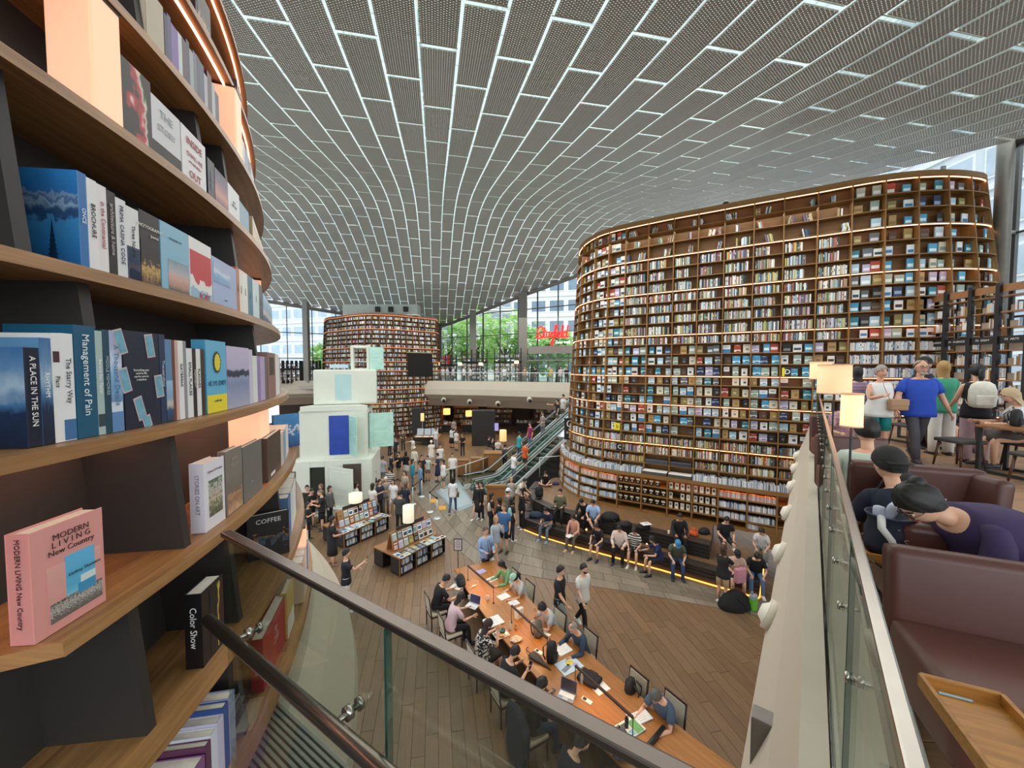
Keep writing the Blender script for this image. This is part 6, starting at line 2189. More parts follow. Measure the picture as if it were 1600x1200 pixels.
MB().tube([(0, 0, 0), (0, 0, .95)], .012, 8).build('pole', M_BLACK, ps)
MB().lathe([(.14, 0), (.14, .012), (.02, .02)], n=16).build('base', M_BLACK, ps)
# round red fire sign and notice on the service door
fs = thing('notice', 'white notice under a round red sign on the wooden service door', 'sign');
p = TW.pos(12.3, 1.9, -.285); n = TW.nrm(12.3); rz = math.atan2(n.x, -n.y)
fs.location = p; fs.rotation_euler = (0, 0, rz)
MB().bbox((0, 0, 0), (.34, .012, .42), .004).build('sheet', mat('#c9c9cd', .6), fs)
MB().tube([(.1, .0, .42), (.1, -.03, .42)], [.14, .14], 18).build('red_disc', mat('#8f1f1c', .5), fs)
for k in range(4):
	MB().box((0, -.008, .12 - k * .07), (.24, .004, .025)).build('print_line', mat('#8a8a90', .6), fs)
# ------------------------------------------------------------------ people
SKIN = ['#d9a98c', '#cf9d80', '#c08c6e', '#e0b59a', '#a97655']
def rotx(a): return Matrix.Rotation(a, 3, 'X')
def rotz(a): return Matrix.Rotation(a, 3, 'Z')

def head_template(n=14, m=12):
	"""unit head: x right, y forward, z up, about 0.23 high, origin at its centre"""
	P, F = [], []
	for i in range(m + 1):
		th = math.pi * i / m
		for k in range(n):
			ph = 2 * math.pi * k / n
			x, y, z = math.sin(th) * math.sin(ph), math.sin(th) * math.cos(ph), math.cos(th)
			sx, sy, sz = .076, .095, .117
			X, Y, Z = x * sx, y * sy, z * sz
			if z < 0:                                       # jaw
				X *= 1 - .30 * (-z) ** 1.2
				if y > 0: Y = Y * (1 - .05 * (-z)) + .006 * (-z)
				else: Y *= 1 - .35 * (-z)
			if y > .75 and abs(x) < .35:                    # nose and brow
				if -.40 < z < .0: Y += .014 * (1 - abs(x) / .35) * (1 - abs(z + .24) / .2 if abs(z + .24) < .2 else 0) + .006
				if 0 <= z < .2: Y -= .004
			P.append((X, Y, Z))
	for i in range(m):
		for k in range(n):
			k2 = (k + 1) % n
			F.append((i * n + k, i * n + k2, (i + 1) * n + k2, (i + 1) * n + k))
	return P, F
HEAD = head_template()

def hand_shape(side, curl=0.5, n=5):
	"""hand hanging down (-z), palm facing the thigh; side +1 right, -1 left; returns MB in wrist space"""
	mb = MB()
	mb.tube([(0, 0, .012), (0, 0, -.02), (0, .003, -.055), (0, .004, -.085)], [(.017, .022), (.014, .032), (.013, .038), (.011, .036)], 8)
	for k, (y, L) in enumerate(((.030, .062), (.011, .072), (-.009, .067), (-.028, .053))):
		a = curl * .9
		p0 = Vector((0, y, -.078)); p1 = p0 + Vector((-side * math.sin(a * .5) * L * .5, 0, -math.cos(a * .5) * L * .5))
		p2 = p1 + Vector((-side * math.sin(a * 1.3) * L * .3, 0, -math.cos(a * 1.3) * L * .3))
		p3 = p2 + Vector((-side * math.sin(a * 2.0) * L * .22, 0, -math.cos(a * 2.0) * L * .22))
		mb.tube([p0, p1, p2, p3], [.0088, .0084, .0076, .005], n)
	mb.tube([(0, .026, -.028), (-side * .012, .050, -.052), (-side * .022, .060, -.078), (-side * .026, .060, -.094)], [.012, .011, .0095, .006], n)
	return mb
HANDS = {}
def shoe_mesh(col):
	key = ('shoe', col)
	if key in HANDS: return HANDS[key]
	mb = MB()
	mb.tube([(0, -.075, .045), (0, -.06, .05), (0, .0, .05), (0, .07, .038), (0, .14, .028), (0, .175, .022)],
			[(.028, .03), (.037, .045), (.040, .048), (.045, .034), (.042, .025), (.022, .014)], 10)
	mb.box((0, .05, .008), (.088, .255, .016))
	me = mb.mesh('shoe', [mat(col, .55, 0, .06, 20)], True)
	HANDS[key] = me
	return me

def loft_to(mb, rings, n, mi=0):
	"""rings: (centre, right, front, rx, ry)"""
	P, F = [], []
	for c, r, f, rx, ry in rings:
		for k in range(n):
			t = 2 * math.pi * k / n
			ct, st = math.cos(t), math.sin(t)
			# slightly boxy section
			e = .82
			ct2 = math.copysign(abs(ct) ** e, ct); st2 = math.copysign(abs(st) ** e, st)
			P.append(c + r * (rx * ct2) + f * (ry * st2))
	for i in range(len(rings) - 1):
		for k in range(n):
			k2 = (k + 1) % n
			F.append((i * n + k, i * n + k2, (i + 1) * n + k2, (i + 1) * n + k))
	F.append(tuple(range(n - 1, -1, -1)))
	F.append(tuple((len(rings) - 1) * n + k for k in range(n)))
	mb.add(P, F, mi)

def person(label, hp, z=0.0, pose='stand', yaw=180, H=1.7, f=False, shirt=('#222226', 'short'), legs=('pants', '#26262b'), hair=('short', '#17130f'),
		   skin=0, arms=None, lean=0.0, nod=0.0, turn=0.0, fat=1.0, shoes='#2a2a2c', seat=.45, pat=None, neckline=.95, det=8, cap=None, mask=None, glasses=False, at_xy=None,
		   step=0.45, kneeout=0.10, cross=False, jacket=None, beard=None, rough=.8):
	"""hp: picture point of the top of the head. Returns a dict with the thing and its key points in the world."""
	s = H / 1.7
	sk = mat(SKIN[skin], .5, 0, .03, 10)
	X, Y, Zx = Vector((1, 0, 0)), Vector((0, 1, 0)), Vector((0, 0, 1))
	lean_, nod_ = R(lean), R(nod)
	th, sh, foot = .246 * H, .246 * H, .045 * H
	# pelvis
	if pose in ('sit',):
		hip_z = seat + .085 * s
	elif pose == 'floor':
		hip_z = .10 * s
	else:
		hip_z = th + sh + foot - (.012 if pose == 'walk' else 0)
	pel = Vector((0, 0, hip_z))
	# spine
	def spine(k):
		"""k 0..1 from hips to neck base; returns point and axes"""
		n = 8
		p = pel.copy()
		L = .318 * H
		for i in range(n):
			a = lean_ * (.55 + .6 * (i + .5) / n)
			if (i + 1) / n <= k + 1e-6:
				p = p + Vector((0, math.sin(a), math.cos(a))) * (L / n)
			else:
				r = k * n - i
				if r > 0: p = p + Vector((0, math.sin(a), math.cos(a))) * (L / n * r)
				break
		a = lean_ * (.55 + .6 * k)
		return p, Vector((0, math.cos(a), -math.sin(a))), Vector((0, math.sin(a), math.cos(a)))
	hw = (.092 if f else .098) * H * (.6 + .4 * fat)
	sw = (.102 if f else .116) * H * (.72 + .28 * fat)
	prof = [(-.30, .098, .072), (-.10, .098, .070), (0, .096 if f else .094, .066), (.12, .094 if f else .090, .064), (.36, .072 if f else .082, .055), (.62, .084 if f else .098, .066), (.82, .092 if f else .108, .060), (.93, .075 if f else .085, .045), (1.0, .036, .036)]
	def torso(mb, grow, k0, k1, n, mi=0, extra=0.0):
		rings = []
		ks = sorted(set([k0, k1] + [p[0] for p in prof if k0 < p[0] < k1]))
		for k in ks:
			rx, ry = interp(k, [p[0] for p in prof], [p[1] for p in prof]) * H, interp(k, [p[0] for p in prof], [p[2] for p in prof]) * H
			ft = fat if k < .5 else (fat if k < .7 else (fat + 3) / 4)
			bel = (fat - 1) * .05 * H * max(0, 1 - abs(k - .3) / .35)
			if k < 0:
				c, fr, up = spine(0); c = c + up * (k * .318 * H)
			else:
				c, fr, up = spine(k)
			rings.append((c + fr * bel * .6, X, fr, rx * ft * grow + extra, ry * ft * grow + extra + bel))
		loft_to(mb, rings, n, mi)
	N, Nf, Nu = spine(1.0)
	ha = lean_ * .75 + nod_
	tz = rotz(R(-turn))
	hM = tz @ rotx(-ha)
	hu, hf = hM @ Zx, hM @ Y
	hs = (s * .98 if f else s) * 1.05
	Hc = N + Vector((0, math.sin(lean_ + nod_ * .4), math.cos(lean_ + nod_ * .4))) * (.035 * H) + hu * (.105 * hs) + hf * (.018 * hs)
	top = Hc + hu * (.122 * hs)
	# arms
	arms = arms or {}
	if isinstance(arms, str):
		arms = {'down': {'R': (2, 8, 12, 0), 'L': (2, 8, 12, 0)}, 'swing': {'R': (24, 8, 22, 0), 'L': (-22, 8, 14, 0)}, 'table': {'R': (28, 16, 62, .35), 'L': (28, 16, 62, .35)},
				'phone': {'R': (18, 10, 100, .45), 'L': (14, 10, 95, .4)}, 'lap': {'R': (18, 12, 50, .5), 'L': (18, 12, 50, .5)}, 'photo': {'R': (60, 12, 70, .15), 'L': (20, 10, 60, .3)},
				'bag': {'R': (5, 10, 85, .2), 'L': (2, 8, 14, 0)}, 'hold': {'R': (8, 10, 80, .5), 'L': (8, 10, 75, .5)}, 'chin': {'R': (50, 8, 118, .35), 'L': (40, 20, 70, .4)}, 'back': {'R': (-15, 14, 20, -.1), 'L': (-15, 14, 20, -.1)}}[arms]
	body = MB(); cloth = MB(); res = {}
	n = det
	torso(body, .94, -.1, 1.0, n)
	# neck
	body.tube([spine(.93)[0], N + Nu * .02 * s, Hc - hu * .06 * hs], [.05 * s, .047 * s, .046 * s], n)
	# head
	M3 = Matrix(((hs, 0, 0), (0, hs, 0), (0, 0, hs)))
	HM = hM @ M3
	body.add([HM @ Vector(p) + Hc for p in HEAD[0]], HEAD[1], 0)
	def hl(p): return HM @ Vector(p) + Hc
	for sg in (-1, 1):
		body.ell(hl((sg * .077, -.004, -.012)), (.008 * hs, .018 * hs, .026 * hs), 8, 5, 0, hM)
		body.ell(hl((sg * .030, .080, .006)), (.013 * hs, .010 * hs, .007 * hs), 8, 5, 3, hM)
		body.ell(hl((sg * .030, .0865, .006)), (.0065 * hs, .006 * hs, .0065 * hs), 6, 4, 1, hM)
		b_ = [hl((sg * .014, .092, .026)), hl((sg * .032, .090, .031)), hl((sg * .050, .076, .025))]
		body.tube(b_, .0038 * hs, 4, 1)
	body.ell(hl((0, .086, -.058)), (.024 * hs, .010 * hs, .0065 * hs), 8, 4, 2, hM)
	sleeve = shirt[1]
	hand_pts = {}
	for sd, sg in (('R', 1), ('L', -1)):
		fl, ab, el, tw = arms.get(sd, (2, 8, 12, 0))
		sp, sf, su = spine(.86)
		S0 = sp + X * (sg * sw * .93)
		base = R(fl) - (lean_ * .9 if pose != 'stand' or lean > 25 else lean_ * .5) * 0
		d1 = Vector((sg * math.sin(R(ab)), math.sin(base), -math.cos(base) * math.cos(R(ab)))).normalized()
		e_ = base + R(el)
		d2 = Vector((sg * math.sin(R(ab)) * .6 - sg * tw, math.sin(e_), -math.cos(e_))).normalized()
		E = S0 + d1 * (.168 * H)
		Wp = E + d2 * (.148 * H)
		k = (.9 if f else 1.0) * s * (.75 + .25 * fat)
		body.tube([S0 + Vector((-sg * .06, 0, .02)) * s, S0 + d1 * .015 * H, S0 + d1 * .06 * H, E - d1 * .01, E + d2 * .012, E + d2 * .05 * H, Wp], [.034 * k, .044 * k, .044 * k, .036 * k, .037 * k, .036 * k, .023 * k], n)
		hb = hand_shape(sg, .55)
		# align the hand: -z along the forearm
		zax = -d2
		yax = (hf - zax * hf.dot(zax))
		if pose == 'stand' and abs(zax.z) > .9: yax = (Y - zax * Y.dot(zax))
		if yax.length < .05: yax = X - zax * X.dot(zax)
		yax.normalize(); xax = yax.cross(zax)
		Mh = Matrix((xax, yax, zax)).transposed()
		hk = (.92 if f else 1.02) * s
		body.add([Mh @ (Vector(p) * hk) + Wp for p in hb.v], hb.f, 0)
		hand_pts[sd] = Wp + d2 * .09 * s
		if sleeve != 'none':
			q = .047 * k + .010 * s
			if sleeve == 'short':
				cloth.tube([S0 + Vector((-sg * .07, 0, .030)) * s, S0 + Vector((-sg * .02, 0, .012)) * s, S0 + d1 * .022 * H, S0 + d1 * .06 * H, S0 + d1 * .115 * H], [q * .70, q * .95, q * 1.05, q * 1.12, q * 1.14], n)
			else:
				cloth.tube([S0 + Vector((-sg * .07, 0, .030)) * s, S0 + Vector((-sg * .02, 0, .012)) * s, S0 + d1 * .025 * H, S0 + d1 * .07 * H, E - d1 * .012, E + d2 * .02, E + d2 * .06 * H, Wp - d2 * .012], [q * .70, q * .95, q * 1.05, q * 1.06, q * .92, q * .95, q * .86, q * .70], n)
	# legs
	leg = MB(); lcl = MB()
	kind, lcol = legs
	feet = []
	for sd, sg in (('R', 1), ('L', -1)):
		h0 = pel + X * (sg * .052 * H * (.7 + .3 * fat)) - Zx * .01
		if pose == 'sit':
			a = R(84)
			out = kneeout + (.05 if not f else 0)
			d1 = Vector((sg * out, math.sin(a), -math.cos(a))).normalized()
			K = h0 + d1 * th
			lz = seat - K.z + 0
			shin_v = Vector((0, .10 if sg > 0 else .0, -1)).normalized()
			if cross and sg > 0:
				K = K + Vector((-.05, 0, .10)); shin_v = Vector((-.5, .35, -.75)).normalized()
			A = K + shin_v * min(sh, K.z - foot * .6 if not cross or sg < 0 else sh)
		elif pose == 'floor':
			d1 = Vector((sg * .72, .62, .16)).normalized()
			K = h0 + d1 * th
			A = K + Vector((-sg * .92, .12, -.24)).normalized() * sh
		elif pose == 'walk':
			a = R(23 if sg > 0 else -14)
			d1 = Vector((0, math.sin(a), -math.cos(a)))
			K = h0 + d1 * th
			b = R(8 if sg > 0 else -34)
			A = K + Vector((0, math.sin(b), -math.cos(b))) * sh
		else:
			d1 = Vector((sg * .03, .02 if sg > 0 else -.01, -1)).normalized()
			K = h0 + d1 * th
			A = K + Vector((sg * .02, -.02, -1)).normalized() * sh
		kf = s * (.7 + .3 * fat) * (1.0 if not f else .97)
		leg.tube([h0 + Vector((0, 0, .02)), h0 + (K - h0) * .35, K - (K - h0) * .06, K + (A - K) * .08, K + (A - K) * .35, A], [.078 * kf, .074 * kf, .050 * kf, .050 * kf, .049 * kf, .031 * kf], n)
		if kind in ('pants', 'wide'):
			w = 1.0 if kind == 'pants' else 1.45
			lcl.tube([h0 + Vector((0, 0, .05 * s)), h0 + (K - h0) * .3, K - (K - h0) * .06, K + (A - K) * .1, K + (A - K) * .5, A + (A - K).normalized() * .012], [.088 * kf, .083 * kf * (w * .4 + .6), .062 * kf * w, .062 * kf * w, .058 * kf * w, .052 * kf * w], n)
		elif kind == 'shorts':
			lcl.tube([h0 + Vector((0, 0, .05 * s)), h0 + (K - h0) * .4, K - (K - h0) * .12], [.090 * kf, .090 * kf, .082 * kf], n)
		# foot
		fy = Y
		if pose == 'walk' and sg < 0: tilt = R(-38)
		elif pose == 'sit' and cross and sg > 0: tilt = R(-15)
		else: tilt = 0
		feet.append((A, tilt, sg))
	body.add(leg.v, leg.f, 0)
	# place in the world
	yw = R(yaw)
	Mz = rotz(-yw)
	lt = Mz @ top
	if at_xy is None:
		wx, wy = at(hp[0], hp[1], z + lt.z)
		ox, oy = wx - lt.x, wy - lt.y
	else:
		ox, oy = at_xy
	t = thing('person', label, 'person', (ox, oy, z), -yw)
	eye = mat('#1d1512', .3, 0, 0); lip = mat('#a5605a', .5, 0, 0); wht = mat('#e6e0d8', .4, 0, 0)
	body.build('body', [sk, eye, lip, wht], t, True)
	# shirt
	if shirt[0]:
		dress = kind == 'dress'
		torso(cloth, 1.07, -.22 if pose in ('stand', 'walk') else -.06, neckline, n + 2, 0, .010 * s)
		m = pat or mat(shirt[0], rough, 0, .07, 7, .25)
		cloth.build('shirt' if not dress else 'dress', m, t, True)
	if kind in ('skirt', 'dress'):
		sk_ = MB()
		if pose == 'sit':
			rings = [(spine(.12)[0], X, Y, .1 * H * fat, .075 * H * fat), (pel + Y * .02 + Zx * .03, X, Y, .108 * H * fat, .09 * H), (pel + Y * .12 * H + Zx * .01, X, Vector((0, .3, 1)).normalized(), .112 * H * fat, .066 * H), (pel + Y * .25 * H - Zx * .01, X, Zx, .1 * H, .06 * H)]
		else:
			rings = [(spine(.15)[0], X, Y, .090 * H * fat, .066 * H * fat), (pel, X, Y, .108 * H * fat, .078 * H * fat), (pel - Zx * .14 * H, X, Y, .122 * H * fat, .09 * H), (pel - Zx * (.30 if H > 1.5 else .2) * H, X, Y, .135 * H, .105 * H)]
		loft_to(sk_, rings, n + 2)
		sk_.build('skirt', mat(lcol, rough, 0, .07, 7, .2) if kind == 'skirt' else (pat or mat(shirt[0], rough, 0, .07, 7, .25)), t, True)
	elif kind != 'bare':
		rings = []
		for k in (-.12, .0, .13):
			c = spine(max(0, k))[0] + (spine(0)[2] * (k * .318 * H) if k < 0 else Vector())
			rings.append((c, X, spine(0)[1], (.080 if k < 0 else .101) * H * fat + .003, (.072 if k < 0 else .072) * H * fat + .003))
		loft_to(lcl, rings, n + 2)
		lcl.build('trousers' if kind in ('pants', 'wide') else 'shorts', mat(lcol, .85, 0, .07, 7, .2), t, True)
	for A, tilt, sg in feet:
		o = place(shoe_mesh(shoes), 'shoe', t, (A.x, A.y, A.z - foot * 1.0))
		o.scale = (s, s, s)
		o.rotation_euler = (tilt, 0, R(-8 * sg))
		if tilt: o.location.z -= .0
	# hair
	hst, hcol = hair
	if hst != 'none':
		hm = mat(hcol, .55, 0, .12, 40, .2)
		mb = MB()
		nn, mm = (16, 6) if det < 14 else (48, 10)
		P, F = [], []
		ext = {'short': 0, 'bun': 0, 'tail': 0, 'bob': .10, 'long': .26, 'thin': 0}[hst]
		rows = mm + (3 if ext else 0)
		for i in range(rows + 1):
			for k in range(nn):
				ph = 2 * math.pi * k / nn
				front = (math.cos(ph) + 1) / 2                # 1 at the face
				tmax = R((126 if hst != 'short' else 112) - (66 if hst != 'short' else 54) * front ** 1.6) if hst != 'thin' else R(112 - 84 * front)
				if i <= mm:
					t_ = (i / mm) * tmax
					if hst == 'thin': t_ = R(30) + (i / mm) * (tmax - R(30)) if tmax > R(30) else tmax
					g = 1.17
					x, y, z_ = math.sin(t_) * math.sin(ph) * .076 * g, math.sin(t_) * math.cos(ph) * .095 * g - .004, math.cos(t_) * .117 * g
					if z_ < 0: x *= 1 - .12 * (-z_ / .117); y *= 1 - (.10 if y < 0 else 0)
				else:
					e = (i - mm) / 3
					x, y, z_ = P0[k]
					wgt = max(0, min(1, (.62 - front) / .3))
					x, y, z_ = x * (1 + .12 * e * wgt), y - .012 * e * wgt, z_ - ext * e * wgt
				jj = (1 + .05 * math.sin(i * 2.7 + k * 4.1 + hp[0]) + .035 * math.sin(k * 7.3 + i * 1.3)) if det < 14 else 1 + .022 * math.sin(k * 2.9 + i * .5) + .018 * math.sin(k * 1.1 + i * .9 + hp[0])
				if i > 1 and i <= mm: x, y, z_ = x * jj, y * jj, z_ * jj
				P.append((x, y, z_))
			if i == mm: P0 = P[-nn:]
		for i in range(rows):
			for k in range(nn):
				k2 = (k + 1) % nn
				F.append((i * nn + k, i * nn + k2, (i + 1) * nn + k2, (i + 1) * nn + k))
		mb.add([HM @ Vector(p) + Hc for p in P], F)
		if hst == 'bun':
			mb.ell(hl((0, -.075, .085)), (.042 * hs,) * 3, 10, 7)
		if hst == 'tail':
			mb.tube([hl((0, -.09, .03)), hl((0, -.135, .0)), hl((0, -.135, -.1)), hl((0, -.11, -.22))], [.028 * hs, .04 * hs, .04 * hs, .012 * hs], 8)
		mb.build('hair', hm, t, True)
	if beard:
		mb = MB(); mb.ell(hl((0, .062, -.088)), (.045 * hs, .034 * hs, .032 * hs), 10, 6, 0, hM); mb.build('beard', mat(beard, .8, 0, .1, 40), t, True)
	if cap:
		mb = MB()
		P, F = [], []
		nn = 16
		for i in range(6):
			for k in range(nn):
				ph = 2 * math.pi * k / nn
				t_ = i / 5 * R(88)
				P.append(hl((math.sin(t_) * math.sin(ph) * .092, math.sin(t_) * math.cos(ph) * .112 - .003, math.cos(t_) * .112 + .032)))
		for i in range(5):
			for k in range(nn):
				k2 = (k + 1) % nn
				F.append((i * nn + k, i * nn + k2, (i + 1) * nn + k2, (i + 1) * nn + k))
		mb.add(P, F)
		bd = -1 if cap[1] == 'back' else 1
		V = []
		for k in range(9):
			a = R(-62 + 15.5 * k)
			V.append(hl((math.sin(a) * .088, bd * math.cos(a) * .106, .034)))
		for k in range(9):
			a = R(-62 + 15.5 * k)
			V.append(hl((math.sin(a) * .085, bd * (math.cos(a) * .106 + .065 * math.cos(a) ** .6), .016)))
		for k in range(18):
			V.append(V[k] + hu * (-.006 * hs))
		Fb = []
		for k in range(8):
			Fb += [(k, k + 1, k + 10, k + 9), (18 + k, 27 + k, 28 + k, 19 + k), (9 + k, 10 + k, 28 + k, 27 + k)]
		mb.add(V, Fb)
		mb.build('cap', mat(cap[0], .8, 0, .06, 12, .2), t, True)
	if mask:
		mb = MB(); mb.ell(hl((0, .060, -.052)), (.058 * hs, .040 * hs, .048 * hs), 12, 8, 0, hM); mb.build('face_mask', mat(mask, .7, 0, .03, 12), t, True)
	if glasses:
		mb = MB()
		for sg in (-1, 1):
			mb.tube([hl((sg * .031 + .023 * math.cos(a), .099, .004 + .017 * math.sin(a))) for a in np.linspace(0, 2 * math.pi, 13)], .0022 * hs, 4)
			mb.tube([hl((sg * .054, .097, .008)), hl((sg * .078, .06, .01)), hl((sg * .082, -.01, .004))], .0022 * hs, 4)
		mb.tube([hl((-.009, .1, .008)), hl((.009, .1, .008))], .0022 * hs, 4)
		mb.build('glasses', mat('#3a1c1c', .3), t)
	Tw = lambda p: Mz @ p + Vector((ox, oy, z))
	return {'o': t, 'xy': (ox, oy), 'yaw': yw, 'hand': {k: Tw(v) for k, v in hand_pts.items()}, 'back': Tw(spine(.6)[0] - spine(.6)[1] * .12 * s * fat), 'chest': Tw(spine(.6)[0] + spine(.6)[1] * .13 * s), 'pel': Tw(pel), 'z': z, 'head': Tw(Hc), 's': s}

def stripes(c1, c2, f=22):
	m, t, b, out = nt('striped_cloth')
	tc = t.nodes.new('ShaderNodeTexCoord')
	sx = t.nodes.new('ShaderNodeSeparateXYZ'); t.links.new(tc.outputs['Object'], sx.inputs[0])
	mu = t.nodes.new('ShaderNodeMath'); mu.operation = 'MULTIPLY'; mu.inputs[1].default_value = f * 6.283
	si = t.nodes.new('ShaderNodeMath'); si.operation = 'SINE'
	gt = t.nodes.new('ShaderNodeMath'); gt.operation = 'GREATER_THAN'; gt.inputs[1].default_value = 0
	mx = t.nodes.new('ShaderNodeMix'); mx.data_type = 'RGBA'
	mx.inputs[6].default_value = lin(c1); mx.inputs[7].default_value = lin(c2)
	t.links.new(sx.outputs[2], mu.inputs[0]); t.links.new(mu.outputs[0], si.inputs[0]); t.links.new(si.outputs[0], gt.inputs[0])
	t.links.new(gt.outputs[0], mx.inputs[0]); t.links.new(mx.outputs[2], b.inputs['Base Color']); b.inputs['Roughness'].default_value = .8
	return m
def blotch(c1, c2, sc=14, pos=.5):
	m, t, b, out = nt('patterned_cloth')
	tc = t.nodes.new('ShaderNodeTexCoord')
	n = t.nodes.new('ShaderNodeTexNoise'); n.inputs['Scale'].default_value = sc; n.inputs['Detail'].default_value = 1; n.inputs['Distortion'].default_value = 2.5
	cr = t.nodes.new('ShaderNodeValToRGB'); cr.color_ramp.interpolation = 'CONSTANT'
	cr.color_ramp.elements[0].color = lin(c1); cr.color_ramp.elements[1].color = lin(c2); cr.color_ramp.elements[1].position = pos
	t.links.new(tc.outputs['Object'], n.inputs['Vector']); t.links.new(n.outputs[0], cr.inputs[0]); t.links.new(cr.outputs[0], b.inputs['Base Color']); b.inputs['Roughness'].default_value = .8
	return m

P = person
BK_, WH, NV, GR, DG = '#18181b', '#dcdcd8', '#1d2740', '#8b8f92', '#4a4c50'
# ---- crowd on the ground floor, far to near
P('person in dark vest and white sleeves standing before the far bookcase', (619.6, 654), yaw=180, shirt=('#1b1d2c', 'long'), legs=('pants', '#15161c'))
P('person in dark clothes at the foot of the far bookcase', (600, 664), yaw=170, shirt=(DG, 'short'))
P('person in beige top and navy trousers below the far bookcase', (608.7, 677), yaw=120, f=True, shirt=('#c9bda8', 'short'), legs=('pants', NV))
P('person in dark navy standing behind the green shirted crowd', (618, 683), yaw=200, shirt=('#1e2430', 'short'))
P('person in olive top with folded arms near the distant display table', (629.7, 671), yaw=150, shirt=('#4f4a3c', 'short'), arms='hold')
P('person in white shirt stretching one arm sideways towards the far bookcase', (645, 682), yaw=250, f=True, shirt=(WH, 'short'), legs=('pants', GR), arms={'R': (75, 20, 10, 0), 'L': (5, 8, 10, 0)}, hair=('long', '#1a1512'))
p_hat = P('person in white dress and white sun hat in the middle of the hall', (673.8, 688), yaw=170, f=True, shirt=('#e4e2dc', 'short'), legs=('dress', '#e4e2dc'), hair=('bob', '#2a211b'), cap=('#e6e2d6', 'front'))
P('person in white top beside the distant display table lamp', (681, 669), yaw=200, f=True, shirt=('#d5d7d6', 'short'), legs=('pants', '#a9a69e'))
P('person in white shirt with black shoulder bag beyond the sun hat', (688, 694), yaw=150, shirt=(WH, 'short'), legs=('shorts', '#8c9296'))
P('person in black skirt with raised arms before the dark shop pillar', (705.6, 668), yaw=30, f=True, shirt=('#c9ccd0', 'short'), legs=('skirt', BK_), arms={'R': (110, 15, 60, .2), 'L': (110, 15, 60, .2)})
P('person in white shirt and beige shorts beside the black skirt', (713, 671), yaw=40, shirt=('#d9d3c9', 'short'), legs=('shorts', '#a99678'))
P('person all in black with crossed arms left of the dark shop pillar', (722.5, 677), yaw=190, f=True, shirt=(BK_, 'short'), arms='hold', hair=('bob', '#15110f'))
P('person in grey shirt deep inside the shop entrance', (709, 655), yaw=0, shirt=('#9a8f84', 'short'), legs=('pants', '#5b5148'))
P('person in brown by the shop table under the lamps', (682, 648), yaw=90, shirt=('#2a221d', 'long'))
P('person in dark top and jeans with bare arms beside the white sculpture', (592, 697), yaw=60, f=True, shirt=('#2b2624', 'none'), legs=('pants', '#4a5664'), hair=('long', '#241a14'))
P('person in pale grey shirt and grey trousers beside the white sculpture', (598, 712), yaw=15, shirt=('#aab4bd', 'short'), legs=('pants', '#77797d'), hair=('short', '#3a322c'))
P('person in dark navy shirt with head bowed near the striped shirt', (611.5, 707), yaw=70, shirt=('#20263a', 'short'), arms='phone')
P('person in black tee and beige trousers behind the striped shirt', (622.7, 706), yaw=200, shirt=(BK_, 'short'), legs=('pants', '#a99c86'))
P('person with very long black hair and pale skirt seen from behind', (634, 705), yaw=10, f=True, shirt=('#17171a', 'short'), legs=('skirt', '#c9c6c0'), hair=('long', '#14110f'))
P('person in cream top and light bucket hat seen from behind', (647.5, 698), yaw=10, f=True, shirt=('#dcd6c6', 'long'), legs=('pants', '#c9c2b2'), cap=('#d9cfb6', 'back'))
P('person in bright teal jacket with long dark hair', (644.7, 717), yaw=80, f=True, shirt=('#2b8a9e', 'long'), legs=('pants', '#57708c'), hair=('long', '#1a1512'))
P('person in pale denim jacket and jeans', (656, 723), yaw=250, f=True, shirt=('#6f93b4', 'long'), legs=('pants', '#5f7f9c'), hair=('bob', '#6b4a34'))
P('person in black behind the denim jacket', (659, 711), yaw=150, shirt=('#1c1d24', 'short'), H=1.62)
P('child in light shirt and teal backpack with brown shorts', (668, 712), yaw=185, H=1.5, shirt=('#bcd4d2', 'short'), legs=('shorts', '#8a7458'))
P('person in navy dress looking down beside the white overshirt', (683, 708), yaw=260, f=True, shirt=('#22304a', 'short'), legs=('dress', NV), arms='phone')
P('person in loose white overshirt and grey shorts by the queue belt', (692, 718), yaw=240, f=True, shirt=('#e2e2de', 'long'), legs=('shorts', '#80827f'), hair=('bob', '#1d1713'), shoes='#d8d8d4')
P('person in white tee with grey cross body bag beside the wooden counter block', (707, 708), yaw=170, fat=1.15, shirt=(WH, 'short'), legs=('pants', BK_))
P('person in black and white striped tee seen from behind', (609, 729), yaw=10, fat=1.2, shirt=(WH, 'short'), pat=stripes('#e0e0dc', '#1a1a1e', 10), legs=('shorts', '#5d6168'))
P('person in navy tee looking down beside the sculpture step', (585, 735), yaw=60, shirt=('#1c2238', 'short'), legs=('pants', '#22252e'), arms='phone')
P('person with white hair and grey blouse behind the display table', (602.5, 745), yaw=150, f=True, shirt=('#8f8a86', 'short'), legs=('pants', '#7c7670'), hair=('bob', '#cfcac0'))
P('person in white tee and white shorts walking with a shoulder bag', (614, 748), yaw=190, f=True, pose='walk', shirt=('#dfe1e2', 'short'), legs=('shorts', '#d8cfc8'), hair=('long', '#241a15'), shoes='#d9d5cc')
P('person in navy beside the white haired person', (593, 749), yaw=120, f=True, shirt=('#222a40', 'short'), arms='phone', hair=('bob', '#1b1512'))
P('person in white tee with brown bag behind the farther display table', (582, 755), yaw=20, f=True, shirt=(WH, 'short'), legs=('pants', '#4a4d55'), hair=('bob', '#2a1d16'))
P('person in floral pale blouse beside the navy dress', (632, 735), yaw=200, f=True, shirt=('#b5a596', 'short'), pat=blotch('#c9bcae', '#8c7a6c', 40), legs=('skirt', '#4d4038'), hair=('tail', '#3a2a20'))
P('person in navy dress with wavy brown hair seen from behind', (634, 753), yaw=20, f=True, shirt=('#1f2436', 'short'), legs=('dress', '#1f2436'), hair=('long', '#5f4636'))
